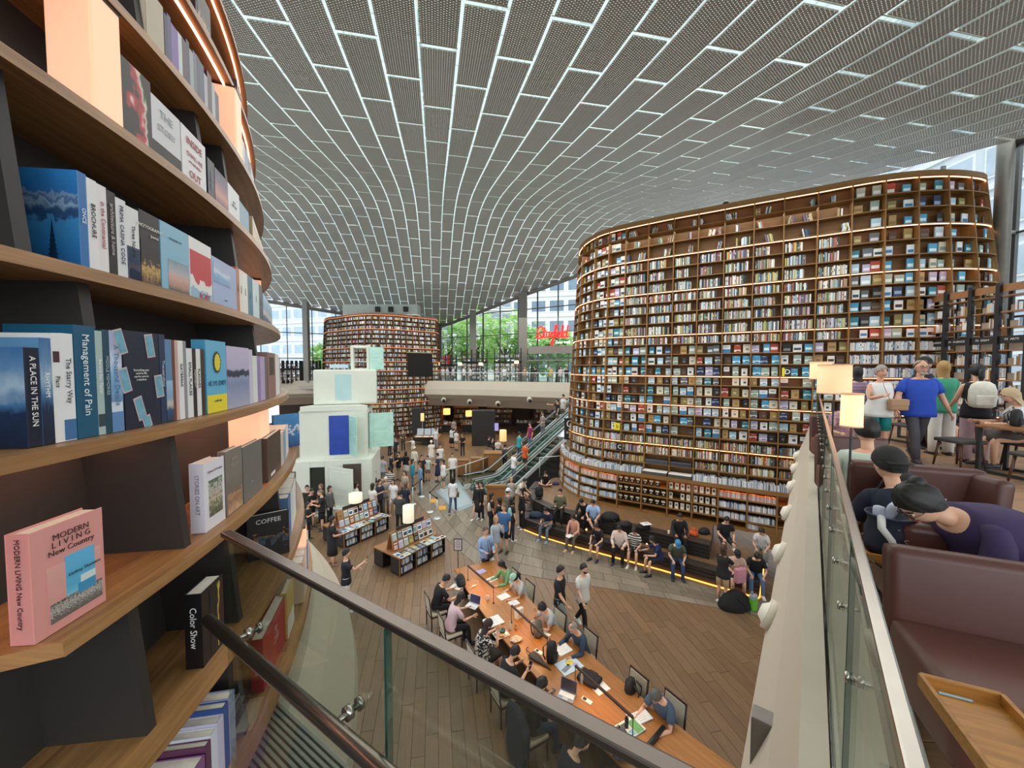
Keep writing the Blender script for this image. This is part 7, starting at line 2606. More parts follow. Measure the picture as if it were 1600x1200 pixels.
P('person in dark grey tee and black trousers behind the nearer display table', (624.5, 766), yaw=10, shirt=('#3b3d3f', 'short'), legs=('pants', '#202124'), H=1.75)
p_wj = P('person in white tee and blue jeans walking away with a brown shoulder bag', (707.5, 745), yaw=5, f=True, pose='walk', shirt=('#dcdfe2', 'short'), legs=('pants', '#3a5878'), hair=('long', '#17120f'), shoes='#c9b8a8')
P('person in black dress and white mask by the escalator foot', (746, 753), yaw=215, f=True, pose='walk', shirt=(BK_, 'long'), legs=('skirt', '#222226'), hair=('long', '#171210'), mask='#d9dadb', shoes='#d5d5d2')
P('person in black trousers just behind the white mask', (751, 752), yaw=215, shirt=('#1c1c20', 'short'), shoes='#d9d9d6')
p_bp = P('person in black tee with dark backpack before the white sculpture', (542.5, 745), yaw=80, shirt=('#1b1b1e', 'short'), legs=('pants', '#b0a694'), arms='hold')
P('person in white top with long hair at the sculpture step', (556.5, 753), yaw=60, f=True, shirt=('#d8dad8', 'short'), hair=('long', '#2a201a'), H=1.6)
P('person with dark hair inside the sculpture doorway', (557, 742), yaw=100, f=True, shirt=('#3a2c28', 'long'), hair=('bob', '#1d1512'), H=1.62)
P('person in long grey cardigan with long hair beside the farther display table', (515, 759), yaw=100, f=True, shirt=('#5a5a5c', 'long'), legs=('pants', '#1e1e22'), hair=('long', '#1a1412'))
P('person with wavy brown hair behind the bald person', (501, 756), yaw=200, f=True, shirt=('#3b2f2c', 'short'), hair=('bob', '#6d4b38'))
P('person in black at the far left edge of the crowd', (479.7, 758), yaw=150, shirt=('#1c1c20', 'short'), hair=('short', '#1b1613'))
P('person in black tee with bowed head next to the bald person', (488, 763), yaw=110, shirt=('#18181b', 'short'), legs=('shorts', '#1f1f22'), arms='phone', nod=18)
P('bald person in black tee looking at a phone', (498, 766), yaw=250, shirt=('#19191c', 'short'), legs=('shorts', '#1d1d20'), hair=('thin', '#6d6258'), arms='phone', nod=20)
P('person in black dress crouching at the left edge of the crowd', (481, 784), yaw=90, f=True, shirt=('#1d1b1e', 'short'), hair=('bob', '#221813'), arms='phone', H=1.5)
p_hbag = P('person in black dress carrying a taupe handbag beside the nearer display table', (519, 806), yaw=55, f=True, shirt=('#19171b', 'short'), legs=('dress', '#19171b'), hair=('bob', '#17110f'), arms='bag', shoes='#7a5248', fat=1.08)
p_ph = P('person in navy tee and cream trousers raising a phone to take a picture', (541, 857), yaw=70, H=1.74, shirt=('#161a28', 'short'), legs=('wide', '#cfc8b8'), arms={'R': (62, 10, 62, .15), 'L': (8, 12, 60, .1)}, det=12, shoes='#b9b9b9')
# ---- escalator and the seats behind it
def on_esc(px, py, lab, lane=0, **k):
	"""someone standing on the moving steps: the run of the lane that meets the picture column"""
	best = min((abs(proj(Vector(ep(q * .05, -.62 + lane * 1.3, 1.5)))[0] - px), q * .05) for q in range(4, 212))[1]
	z = min(UP_Z, max(0, (best - 1.2) * SLP)) + .05
	e = ep(best, -.62 + lane * 1.3, 0)
	return P(lab, (px, py), z=z, at_xy=(e[0], e[1]), **k)
on_esc(880.6, 611, 'person in white tee with a dark backpack high on the escalator', yaw=235, shirt=(WH, 'short'), legs=('shorts', '#8d8574'))
on_esc(871, 624, 'person in black tee holding a phone out, high on the escalator', yaw=260, shirt=(BK_, 'short'), legs=('shorts', '#6e6a60'), arms={'R': (85, 15, 15, 0), 'L': (5, 8, 10, 0)})
on_esc(848, 649, 'person in grey clothes midway up the escalator', yaw=235, f=True, shirt=('#86817c', 'short'), legs=('pants', '#7d7f80'), arms='hold')
on_esc(829, 656, 'person in magenta shirt and jeans midway up the escalator', yaw=235, shirt=('#8a1c48', 'short'), legs=('pants', '#6a87a4'))
on_esc(820.6, 693, 'person in orange shirt on the lower half of the escalator', lane=1, yaw=55, shirt=('#d2571d', 'short'), legs=('shorts', '#4a4038'))
on_esc(811, 706, 'person in teal shirt beside the orange shirt on the escalator', yaw=55, f=True, shirt=('#2d9aa6', 'short'), legs=('pants', '#4a5560'))
on_esc(803, 712, 'person in white tee near the bottom of the escalator', lane=1, yaw=60, shirt=('#e4e5e4', 'short'), legs=('pants', '#6d7f92'), arms='hold')
P('person in dark patterned shirt left of the escalator rail', (789, 694), yaw=40, shirt=('#3a3c44', 'short'), legs=('pants', '#23242a'))
P('person in black sitting with a book at the counter left of the escalator', (764, 681), pose='sit', yaw=70, shirt=(BK_, 'short'), arms='chin')
P('person in white sitting at the counter left of the escalator', (778, 685), pose='sit', yaw=150, shirt=(WH, 'short'), arms='table')
# ---- around the end of the steps
p_wbp = P('person in black with a white backpack at the end of the steps', (768, 770), yaw=70, f=True, shirt=('#1a1b22', 'short'), hair=('bob', '#17120f'))
P('person in black with bowed head at the end of the steps', (780, 777), yaw=300, f=True, shirt=('#17181d', 'short'), hair=('bob', '#17120f'))
P('person in white cap and grey shirt at the end of the steps', (794, 763), yaw=60, shirt=('#6e675f', 'short'), cap=('#d5d6d8', 'front'))
P('person with fair hair and striped grey top behind the lectern', (799, 745), yaw=180, f=True, shirt=('#a9a49c', 'short'), pat=stripes('#b5b0a8', '#8d8880', 14), hair=('long', '#a5835a'))
p_mint = P('person in black with a mint backpack among the group at the steps', (800, 777), yaw=60, f=True, shirt=('#17171b', 'short'), hair=('long', '#141110'), shoes='#d8d8d4')
P('person in a black hoodie and black trousers with a pink strap at the steps', (815, 763), yaw=250, f=True, shirt=('#151518', 'long'), legs=('wide', '#17171a'), hair=('long', '#141110'), shoes='#d8d8d4')
P('person in pale shirt bending over the platform beside the escalator', (822, 748), z=.952, pose='sit', seat=.25, yaw=120, lean=35, shirt=('#cdc8be', 'short'), legs=('shorts', '#b8a48c'), arms='lap', H=1.6)
P('child in black sitting cross legged on the platform near the rounded bookcase end', (851.6, 737), z=.952, pose='floor', yaw=200, lean=22, nod=15, H=1.5, shirt=('#151517', 'short'), legs=('shorts', '#2b2a2e'), arms='lap')
P('person in denim blue shirt and black shorts standing with a fair haired companion', (787, 787), yaw=205, H=1.8, fat=1.15, shirt=('#3c6494', 'short'), legs=('shorts', '#1a1c24'), hair=('short', '#6a5240'), shoes='#2a221e')
P('person with fair hair, pale grey top and beige shorts touching one shoulder', (775, 806), yaw=140, f=True, H=1.72, pose='walk', shirt=('#a9b2ba', 'long'), legs=('shorts', '#c9ae94'), hair=('long', '#a8845c'), arms={'R': (10, 10, 20, 0), 'L': (35, 10, 125, .5)}, shoes='#d5d2cc')
p_lb = P('person in light blue shirt and navy trousers with a dark cross body bag', (759, 823), yaw=150, H=1.78, pose='walk', shirt=('#8fa9cf', 'long'), legs=('pants', '#1b2130'), hair=('short', '#5a4634'), arms='hold', shoes='#22201f')
# ---- sitting on the steps
def tier(px, py, lab, up=False, **k):
	return P(lab, (px, py), z=(.455 if up else .008), pose='sit', seat=(.50 if up else .455), **k)
tier(875, 764, 'person in khaki green shirt with a strap sitting on the upper step', True, yaw=200, shirt=('#5c5c45', 'long'), legs=('pants', '#1c1c1e'), arms='hold', nod=10, det=10)
tier(907, 781, 'person in black hoodie bent forward on the upper step', True, yaw=215, lean=34, nod=15, shirt=('#1a1a1e', 'long'), legs=('pants', '#1a1a1c'), arms='lap', det=10)
tier(926, 782, 'person in light blue tee with one leg crossed on the upper step', True, yaw=200, lean=14, nod=22, cross=True, shirt=('#9dbbe0', 'short'), legs=('shorts', '#4a4f58'), arms='lap', shoes='#dededb', det=10)
p_np = tier(851, 794, 'person in navy tee reading a newspaper on the lower step', yaw=215, lean=20, nod=18, shirt=('#18213a', 'short'), legs=('pants', '#6f8496'), arms='hold', shoes='#8fa9b8', det=10)
p_pk = tier(894, 805, 'person in salmon pink shirt reading on the lower step', yaw=215, f=True, lean=14, nod=18, shirt=('#cf9482', 'long'), legs=('pants', '#6b6357'), hair=('tail', '#241a14'), arms='lap', shoes='#c9a890', det=10)
tier(930, 819, 'person in black tee and dark shorts on the lower step', yaw=220, f=True, lean=20, nod=20, shirt=('#1b1a1c', 'short'), legs=('shorts', '#3a3b40'), hair=('bob', '#3a2418'), arms='lap', shoes='#232325', det=10)
tier(967, 822, 'person in oversized pale pink sweater and black trousers on the lower step', yaw=205, lean=14, nod=22, fat=1.25, shirt=('#d9c4bb', 'long'), legs=('pants', '#161618'), hair=('short', '#1b1411'), arms='lap', det=10)
tier(990, 826, 'person in striped tee with a denim bag on the lap on the lower step', yaw=210, f=True, lean=14, nod=22, shirt=(WH, 'short'), pat=stripes('#e0dfda', '#1d1d22', 12), legs=('shorts', '#2a2b33'), hair=('bob', '#241912'), arms='lap', shoes='#cfc4b4', det=10)
tier(1016, 838, 'person in navy tee with long black hair leaning on the lower step', yaw=265, f=True, lean=22, nod=15, shirt=('#14204a', 'short'), legs=('shorts', '#1c1e26'), hair=('long', '#141112'), arms='table', shoes='#1c1c1e', det=10)
tier(1063, 803, 'person in black suit jacket over a white shirt on the upper step', True, yaw=195, nod=20, lean=10, shirt=('#17171b', 'long'), legs=('pants', '#17171a'), hair=('short', '#17120f'), skin=4, arms='lap', det=10)
tier(1060, 847, 'person in blue cap, green tee and jeans on the lower step', yaw=195, lean=24, nod=30, fat=1.1, shirt=('#4a5240', 'short'), legs=('pants', '#2f4a72'), cap=('#3f86b8', 'front'), arms='lap', shoes='#1d222c', det=10)
P('person in black tee leaning on the bookcase foot with one leg stretched out', (1137, 809), z=.952, pose='sit', seat=.12, yaw=190, lean=8, nod=30, shirt=('#151518', 'short'), legs=('shorts', '#2b2c30'), arms='lap', shoes='#e0e0dd', det=10)
P('person in white tee and grey trousers reading at the foot of the bookcase', (1190, 827), z=.455, pose='sit', seat=.25, yaw=215, f=True, lean=22, nod=20, shirt=('#d5d5d3', 'short'), legs=('wide', '#7f8078'), hair=('bob', '#221a16'), arms='lap', shoes='#b9b9b5', det=10)
p_lh = P('person with long brown hair, black tee and tan shorts standing at the steps corner', (1131, 851), yaw=60, f=True, shirt=('#1b191a', 'short'), legs=('shorts', '#b39a72'), hair=('long', '#43291e'), arms={'R': (45, 8, 25, .2), 'L': (40, 8, 35, .2)}, shoes='#dededa', det=10)
p_pb = tier(1153, 861, 'person in beige tee and black cap holding a pink bag on the corner step', yaw=200, lean=12, nod=18, fat=1.1, shirt=('#bca48f', 'short'), legs=('shorts', '#20242c'), cap=('#1d2026', 'front'), arms='hold', shoes='#22242a', det=10)
tier(1184, 867, 'person in black tee and faded jeans on the corner step', yaw=205, lean=22, nod=28, fat=1.1, shirt=('#141416', 'short'), legs=('pants', '#4f6f94'), arms='lap', shoes='#e2e2df', det=10)
# ---- walking past the long table
P('person in black tee and sage trousers walking past the long table', (876, 884), yaw=120, H=1.76, pose='walk', shirt=('#161618', 'short'), legs=('wide', '#7f8f88'), hair=('short', '#14100e'), arms='swing', det=12, shoes='#d9d9d6')
P('person in white tee, black mask and black trousers walking past the long table', (912, 881), yaw=150, H=1.75, pose='walk', shirt=('#cfccc4', 'short'), legs=('pants', '#161618'), hair=('short', '#14100e'), mask='#2a2320', arms='swing', det=12, shoes='#e2e2df')
# ------------------------------------------------------------------ the long curved reading table
TZT = .75
CL = [(-1.15, 11.75), (-.55, 10.45), (.15, 9.15), (.90, 7.95), (1.65, 6.85), (2.40, 5.85), (3.15, 4.95)]
HWT = .66
tb = thing('reading_table', 'long curved orange brown reading table lined with people, on the ground floor', 'table')
M_TBL = wood('#8c5a28', '#ad743a', .32, 1.0, 'UV', (1.0, 14, 14))
l_, r_ = offs(CL, -HWT), offs(CL, HWT)
fine = 6
def dens(P):
	V = [Vector((a, b, 0)) for a, b in P]
	out = []
	for i in range(len(V) - 1):
		a, b, c, d = V[max(0, i - 1)], V[i], V[i + 1], V[min(len(V) - 1, i + 2)]
		for k in range(fine):
			u = k / fine
			out.append(.5 * ((2 * b) + (c - a) * u + (2 * a - 5 * b + 4 * c - d) * u * u + (3 * b - a - 3 * c + d) * u ** 3))
	return out + [V[-1]]
CD = dens(CL)
Ld, Rd = dens(l_), dens(r_)
def sect(i0, i1):
	mb = MB()
	V, U = [], []
	for i in range(i0, i1 + 1):
		for q, w_ in ((Ld[i], 0), (Rd[i], 1)):
			for z in (TZT - .045, TZT):
				V.append((q.x, q.y, z)); U.append((i * .22, w_ * 1.3 + z * .2))
	F = []
	n = i1 - i0
	for i in range(n):
		a, b = 4 * i, 4 * i + 4
		F += [(a + 1, a + 3, b + 3, b + 1), (a, b, b + 2, a + 2), (a, a + 1, b + 1, b), (a + 2, b + 2, b + 3, a + 3)]
	F += [(0, 2, 3, 1), (4 * n, 4 * n + 1, 4 * n + 3, 4 * n + 2)]
	mb.add(V, F, 0, None, U)
	return mb
NS = len(CD) - 1
for i0 in range(0, NS, 9):
	sect(i0, min(NS, i0 + 9)).build('tabletop', M_TBL, tb)
for i in range(2, NS, 8):
	d = (CD[min(i + 1, NS)] - CD[i - 1]).normalized()
	MB().bbox((CD[i].x, CD[i].y, .35), (.08, 1.0, .70), .01, math.atan2(d.y, d.x)).build('leg', M_DKW, tb)
for i in range(0, NS - 1):
	d = (CD[i + 1] - CD[i])
	m = (CD[i] + CD[i + 1]) / 2
	MB().box((m.x, m.y, .62), (d.length, .06, .12), math.atan2(d.y, d.x)).build('beam', M_DKW, tb)
# slim bar lamps along the middle
def bar_lamp(p0, p1, label):
	a, b = at(*p0, TZT + .42), at(*p1, TZT + .42)
	A, B = Vector((a[0], a[1], TZT + .42)), Vector((b[0], b[1], TZT + .42))
	t = thing('bar_lamp', label, 'lamp', (A.x, A.y, TZT), 0, 'slim bar lamps on the long table')
	o = Vector((A.x, A.y, TZT))
	d = B - A
	mb = MB(); m = (A + B) / 2 - o
	mb.bbox(tuple(m), (d.length, .045, .035), .006, math.atan2(d.y, d.x)); mb.build('bar', mat('#3a2a24', .4, .4), t)
	MB().box((m.x, m.y, m.z - .021), (d.length * .94, .025, .006), math.atan2(d.y, d.x)).build('light_strip', glow('#ffb868', 26), t)
	for q in (A, B):
		q = q - o
		MB().tube([(q.x, q.y, .0), (q.x, q.y, .42)], .008, 8).build('post', mat('#3a2a24', .4, .4), t, True)
		MB().lathe([(.03, 0), (.03, .008), (.01, .012)], (q.x, q.y, .001), 12).build('foot', mat('#3a2a24', .4, .4), t)
bar_lamp((731, 884), (771, 918), 'slim dark bar lamp at the far end of the long table')
bar_lamp((799, 946), (855, 997), 'slim dark bar lamp in the middle of the long table')
bar_lamp((899, 1040), (989, 1121), 'slim dark bar lamp at the near end of the long table')

# ------------------------------------------------------------------ chairs
M_CHF = mat('#2f1d16', .4, 0, .08, 10)
M_CHC = mat('#b9b09a', .8, 0, .05, 14)
def chair_at(x, y, yaw, label):
	t = thing('dining_chair', label, 'chair', (x, y, 0), -R(yaw), 'chairs along the long table')
	MB().bbox((0, .02, .44), (.45, .44, .07), .025).build('seat', M_CHC, t, True)
	MB().bbox((0, .02, .40), (.47, .46, .04), .008).build('seat_frame', M_CHF, t)
	MB().bbox((0, -.215, .70), (.40, .035, .40), .012, rx=R(7)).build('backrest', M_CHC, t)
	for sx in (-1, 1):
		MB().tube([(sx * .215, -.19, .0), (sx * .215, -.19, .42), (sx * .215, -.25, .92)], [.016, .019, .016], 8).build('leg', M_CHF, t, True)
		MB().tube([(sx * .20, .21, .42), (sx * .205, .22, 0)], [.019, .014], 8).build('leg', M_CHF, t, True)
	MB().bbox((0, -.247, .915), (.46, .03, .035), .008, rx=R(7)).build('top_rail', M_CHF, t)
	MB().bbox((0, -.2, .52), (.42, .025, .03), .006).build('cross_rail', M_CHF, t)
	return t
def seated(px, py, lab, yaw, chair, **k):
	d = P(lab, (px, py), z=0, pose='sit', seat=.478, yaw=yaw, det=12, **k)
	x, y = d['xy']
	if chair:
		chair_at(x, y, yaw, chair)
	return d
YL, YR = 60, 238
seated(701, 898, 'person in black tee reading at the far left end of the long table', YL, 'dark framed cream chair under the reader in black at the far end of the table', lean=22, nod=20, shirt=('#141416', 'short'), legs=('pants', '#1a1a1d'), arms='table')
seated(724, 926, 'person in pale pink shirt typing on a silver laptop', YL, 'dark framed cream chair under the person in pink', f=True, lean=22, nod=18, shirt=('#d3b6bf', 'short'), legs=('pants', '#1b1b1f'), hair=('bob', '#15110f'), arms='table')
seated(766, 967, 'person in black and white patterned dress eating at the table', YL, 'dark framed cream chair under the patterned dress', f=True, lean=12, nod=18, fat=1.2, shirt=('#1c1b1c', 'short'), pat=blotch('#161517', '#d2cdc2', 9, .53), legs=('skirt', '#19181a'), hair=('long', '#2f1c1a'), arms='chin')
p_ub = seated(809, 1009, 'person in black tee holding a violet phone beside the umbrella', YL, None, lean=14, nod=24, fat=1.12, shirt=('#141417', 'short'), legs=('pants', '#202228'), hair=('short', '#141110'), arms='phone')
chair_at(p_ub['xy'][0] - .02, p_ub['xy'][1], YL, 'dark framed cream chair under the person with the violet phone')
p_jk = seated(851, 1058, 'person in dark tee and jeans at a laptop, behind the rail cap', YL, None, lean=16, nod=20, shirt=('#26282b', 'short'), legs=('pants', '#2a3a55'), hair=('short', '#100e0d'), arms='table')
chair_at(p_jk['xy'][0], p_jk['xy'][1], YL, 'chair with a dark coat hung over its back')
cx, cy = p_jk['xy']
coat = thing('coat', 'dark blue grey coat hung over a chair back at the near table', 'clothing', (cx, cy, 0), -R(YL))
mb = MB()
rings = [(Vector((0, -.25, .98)), X_ := Vector((1, 0, 0)), Vector((0, 1, 0)), .17, .05), (Vector((0, -.27, .9)), X_, Vector((0, 1, 0)), .27, .07), (Vector((0, -.29, .6)), X_, Vector((0, 1, 0)), .29, .08), (Vector((0, -.31, .3)), X_, Vector((0, 1, 0)), .31, .09), (Vector((0, -.31, .08)), X_, Vector((0, 1, 0)), .28, .07)]
loft_to(mb, rings, 16); mb.build('coat_body', mat('#23272f', .85, 0, .1, 9, .4), coat, True)
for sx in (-1, 1):
	mb = MB(); mb.tube([(sx * .24, -.27, .9), (sx * .31, -.28, .7), (sx * .33, -.29, .42)], [.06, .06, .045], 8); mb.build('sleeve', mat('#23272f', .85, 0, .1, 9, .4), coat, True)
p_bt = seated(912, 1146, 'person in navy hoodie at the near end of the table, cut by the frame', YL, None, lean=20, nod=20, fat=1.25, shirt=('#161a26', 'long'), legs=('pants', '#1c1d22'), hair=('short', '#14110f'), arms='table')
chair_at(p_bt['xy'][0], p_bt['xy'][1], YL, 'dark framed cream chair at the near end, under the navy hoodie')
seated(781, 878, 'person in green cardigan reading at the far right end of the long table', YR, 'dark framed cream chair under the green cardigan', f=True, lean=20, nod=14, shirt=('#6fa070', 'long'), legs=('pants', '#23262b'), hair=('bob', '#1a1411'), arms='table')
seated(799, 899, 'person in mint cap and grey and white top writing at the table', YR, 'dark framed cream chair under the mint cap', f=True, lean=24, nod=20, shirt=('#b9bcbc', 'short'), legs=('pants', '#5a5d62'), hair=('tail', '#1d1613'), cap=('#9cc0ae', 'front'), arms='table')
seated(843, 945, 'person in pale grey tee with hair tied up leaning over a note', YR, 'dark framed cream chair under the pale grey tee', f=True, lean=26, nod=20, shirt=('#a9b0b4', 'short'), legs=('pants', '#3f444a'), hair=('bun', '#17120f'), arms='chin')
seated(891, 976, 'bald person in dark blue jacket reading a white document', YR, 'dark framed cream chair under the bald reader', lean=24, nod=18, shirt=('#2c3f54', 'long'), legs=('pants', '#2a2e36'), hair=('thin', '#8a847c'), arms='table', skin=1)
seated(1020, 1083, 'person in slate blue shirt reading an open book near the end of the table', YR, 'dark framed cream chair under the slate blue shirt', lean=24, nod=26, fat=1.1, shirt=('#43566a', 'short'), legs=('pants', '#2b2f36'), hair=('short', '#5a5550'), arms='table')
xc, yc = at(985, 1096, .45)
chair_at(xc, yc, YR, 'empty dark framed cream chair with a black backpack before it')
# ------------------------------------------------------------------ things lying on the long table
ZT_ = TZT + .001
AT = 0
def tpos(px, py, z=ZT_): return at(px, py, z)
TANG = math.atan2(-.85, .53)
def sheets(px, py, w, l, rz, label, n=1, col='#e4e4e2', name='paper', cat='paper', h=.003, mark=True):
	x, y = tpos(px, py)
	t = thing(name, label, cat, (x, y, ZT_), rz)
	for k in range(n):
		mb = MB(); mb.bbox((random.uniform(-.006, .006) * (k > 0), random.uniform(-.006, .006) * (k > 0), h * (k + .5)), (w, l, h * .96), .0006, random.uniform(-.06, .06) * (k > 0)); mb.build('sheet', mat(col, .7, 0, .02, 6), t)
	if mark:
		for k in range(5):
			MB().box((-.1 * w, l * (.36 - k * .16), h * n + .0005), (w * random.uniform(.4, .7), l * .03, .0006)).build('print_line', mat('#9aa0a8', .7), t)
	return t
def laptop(px, py, rz, label, col='#c9cbd0', scr='#4a4c63', open_=105):
	x, y = tpos(px, py)
	t = thing('laptop', label, 'laptop', (x, y, ZT_), rz)
	MB().bbox((0, 0, .008), (.32, .22, .015), .005).build('base', mat(col, .35, .5), t)
	MB().box((0, .02, .0165), (.28, .11, .002)).build('keyboard', mat('#e0e1e4' if col != '#3a3c42' else '#1c1d20', .5), t)
	MB().box((0, -.07, .0165), (.1, .06, .001)).build('touchpad', mat('#b4b6bb', .4), t)
	a = R(open_ - 90)
	c = Vector((0, .11 + math.sin(a) * .105, .015 + math.cos(a) * .105))
	MB().bbox(tuple(c), (.32, .008, .21), .003, rx=-a).build('lid', mat(col, .35, .5), t)
	c2 = c + Vector((0, -math.cos(a) * .0052, math.sin(a) * .0052))
	MB().box(tuple(c2), (.30, .002, .19), rx=-a).build('display', mat(scr, .15), t)
	return t
laptop(738, 947, R(-28), 'silver laptop with a dark screen before the person in pink', scr='#3c3f63')
laptop(885, 1088, R(-28), 'grey laptop with a dark screen nearer the rail cap', col='#8d8f95', scr='#4a444c')
sheets(713, 917, .3, .22, R(-25), 'white open book before the reader in black at the far end', 3, name='open_book', cat='book')
sheets(771, 972, .42, .34, R(30), 'stack of large white newspapers in the middle of the table', 5, col='#dcdcdc', h=.006)
sheets(787, 932, .3, .24, R(35), 'white notepad before the mint cap', 3)
sheets(769, 905, .3, .2, R(40), 'white notes before the green cardigan', 2)
sheets(803, 942, .26, .2, R(30), 'white tray sheet by the black pouch', 2)
sheets(752, 893, .25, .2, R(40), 'lilac folder on a navy sleeve at the far end', 3, col='#a9a4d8')
sheets(838, 972, .2, .16, R(30), 'small pale note before the grey tee', 1)
sheets(880, 1015, .34, .26, R(30), 'white document before the bald reader', 4)
t = sheets(889, 1040, .50, .36, R(30), 'glossy magazine spread with a pale blue photograph', 3, col='#b9cdd8', name='magazine', cat='magazine', mark=False)
MB().box((.05, .05, .0095), (.16, .12, .001)).build('picture', mat('#d2bc3e', .5, 0, .3, 20), t)
MB().box((-.1, -.04, .0095), (.24, .1, .001), .3).build('picture', mat('#7c8288', .5, 0, .4, 20), t)
MB().box((.12, -.06, .0095), (.12, .1, .001), .2).build('picture', mat('#a89cc0', .5, 0, .3, 20), t)
sheets(938, 1075, .30, .24, R(32), 'white sheets beside the flat black bag', 2, mark=False)
for px, py, lab in ((917, 1094, 'small white card printed with a black code, near the laptops'), (842, 1018, 'small white card printed with a black code, beside the umbrella'), (854, 990, 'small white receipt on the table')):
	t = sheets(px, py, .20, .085, R(-42), lab, 1, mark=False, name='card')
	if 'black' in lab:
		MB().box((-.045, 0, .0035), (.07, .07, .0008)).build('print_block', mat('#2a2526', .6), t)
t = sheets(1003, 1121, .3, .22, R(25), 'open book before the slate blue shirt', 6, name='open_book', cat='book', h=.004)
t = sheets(985, 1139, .42, .3, R(30), 'pile of colourful magazines and a green cover near the table end', 4, col='#d5dcdc', name='magazine', cat='magazine', mark=False, h=.006)
MB().box((.1, -.02, .0248), (.16, .24, .001)).build('picture', mat('#5f9a5a', .5, 0, .3, 20), t)
MB().box((-.06, -.08, .0248), (.14, .1, .001)).build('picture', mat('#7fb4d0', .5, 0, .2, 20), t)
MB().box((-.1, .07, .0248), (.16, .1, .001)).build('picture', mat('#4d4a48', .5, 0, .4, 20), t)
def at_bag(px, py): x, y = tpos(px, py); return (x, y, ZT_)
backpack('backpack', 'black and blue backpack at the far corner of the long table', at_bag(722, 917), R(30), .8, '#1b222c', tilt=-.5)
backpack('backpack', 'grey rolltop backpack on the long table before the grey tee', at_bag(842, 994), R(40), .85, '#55554f', tilt=-.2)
backpack('backpack', 'black backpack standing on the long table by the bald reader', at_bag(862, 1032), R(50), .95, '#141416')
xb, yb = tpos(921, 1063)
fb = thing('laptop_bag', 'flat black laptop bag lying on the long table', 'bag', (xb, yb, ZT_), R(-40))
MB().bbox((0, 0, .045), (.42, .31, .085), .03).build('bag_body', mat('#161618', .8, 0, .1, 14, .3), fb, True)
MB().bbox((0, -.16, .05), (.3, .02, .05), .008).build('front_pocket', mat('#1f1f22', .8), fb)
MB().tube([(-.1, .15, .05), (-.08, .2, .05), (.08, .2, .05), (.1, .15, .05)], .009, 6).build('grab_handle', M_BLACK, fb)
backpack('backpack', 'black backpack on the empty chair near the end of the long table', (xc - .02, yc - .05, .482), R(-122), 1.1, '#131315')
backpack('backpack', 'slate blue backpack at the bottom edge by the rail cap', (*at(969, 1180, .75), .752), R(30), .95, '#4b5a68')
# umbrella
xu, yu = tpos(838, 1030)
um = thing('umbrella', 'folded dark umbrella with a hooked handle on the long table', 'umbrella', (xu, yu, ZT_), R(-48))
mb = MB(); mb.tube([(-.16, 0, .035), (-.12, 0, .04), (.05, 0, .04), (.22, 0, .025), (.42, 0, .015)], [(.10, .02), (.11, .03), (.09, .03), (.035, .018), (.006, .006)], 12)
mb.build('canopy', mat('#3a3632', .8, 0, .15, 14, .3), um, True)
MB().tube([(-.16, 0, .035), (-.28, 0, .03), (-.33, .02, .03), (-.35, .06, .03), (-.32, .09, .03)], .010, 8).build('handle', mat('#4a2d1e', .35), um, True)
# bottles, cups, food, phones
def bottle(px, py, label, col='#9aa3a0', capc='#d8d6d0', h=.22, r=.032, z=ZT_):
	x, y = at(px, py, z)
	t = thing('bottle', label, 'bottle', (x, y, z))
	MB().lathe([(r * .9, 0), (r, .01), (r, h * .62), (r * .45, h * .8), (r * .4, h * .88)], n=14).build('bottle_body', mat(col, .25, .2), t, True)
	MB().lathe([(r * .48, h * .87), (r * .48, h), (r * .4, h)], n=12).build('bottle_cap', mat(capc, .4), t, True)
bottle(909, 1068, 'slim grey metal water bottle by the bar lamp foot')
bottle(797, 984, 'clear plastic bottle among the food on the table', '#c9cfc9', '#b5b9b4', .2, .03)
bottle(979, 1136, 'dark blue bottle standing on the magazine pile', '#1d2733', '#cfd4d6', .24, .034, TZT + .027)
def cup(px, py, label, col='#e2ded6', h=.10, r=.04):
	x, y = tpos(px, py)
	t = thing('cup', label, 'cup', (x, y, ZT_))
	MB().lathe([(r * .72, 0), (r, h), (r * .93, h), (r * .68, .006)], n=16, cap=False).build('cup_body', mat(col, .5), t, True)
	MB().lathe([(r * .9, h * .8), (.001, h * .8)], n=16, cap=False).build('drink', mat('#5a3a24', .3), t)
	MB().lathe([(r * 1.06, h - .004), (r * 1.06, h + .006), (r * .96, h + .006)], n=16, cap=False).build('cup_rim', mat(col, .5), t)
cup(762, 937, 'white paper cup behind the silver laptop')
cup(806, 983, 'brown paper cup among the food', '#b98a5a')
cup(733, 936, 'small clear cup before the person in pink', '#cfd4d4', .09, .035)
xf, yf = tpos(783, 992)
fd = thing('food_tray', 'pile of food wrappers, boxes and a green container before the patterned dress', 'food', (xf, yf, ZT_), R(30))
MB().bbox((0, 0, .012), (.34, .26, .02), .008).build('tray', mat('#c9bfae', .6), fd)
MB().lathe([(.06, .02), (.075, .07), (.07, .07), (.055, .025)], (.06, .05, 0), 16).build('green_bowl', mat('#2f5f4c', .4), fd, True)
MB().bbox((-.09, .04, .045), (.11, .09, .05), .01, .4).build('snack_box', mat('#d8d0c2', .6), fd)
MB().bbox((-.03, -.08, .04), (.12, .08, .04), .012, -.3).build('sandwich', mat('#c98f4e', .7, 0, .2, 30), fd)
MB().bbox((.1, -.07, .035), (.09, .07, .03), .01, .2).build('napkin_pack', mat('#e4e0da', .7), fd)
xf, yf = tpos(807, 1001)
fd = thing('plastic_bag', 'crumpled clear plastic bag on the table by the food', 'bag', (xf, yf, ZT_), .3)
mb = MB(); mb.ell((0, 0, .035), (.14, .10, .035), 14, 8)
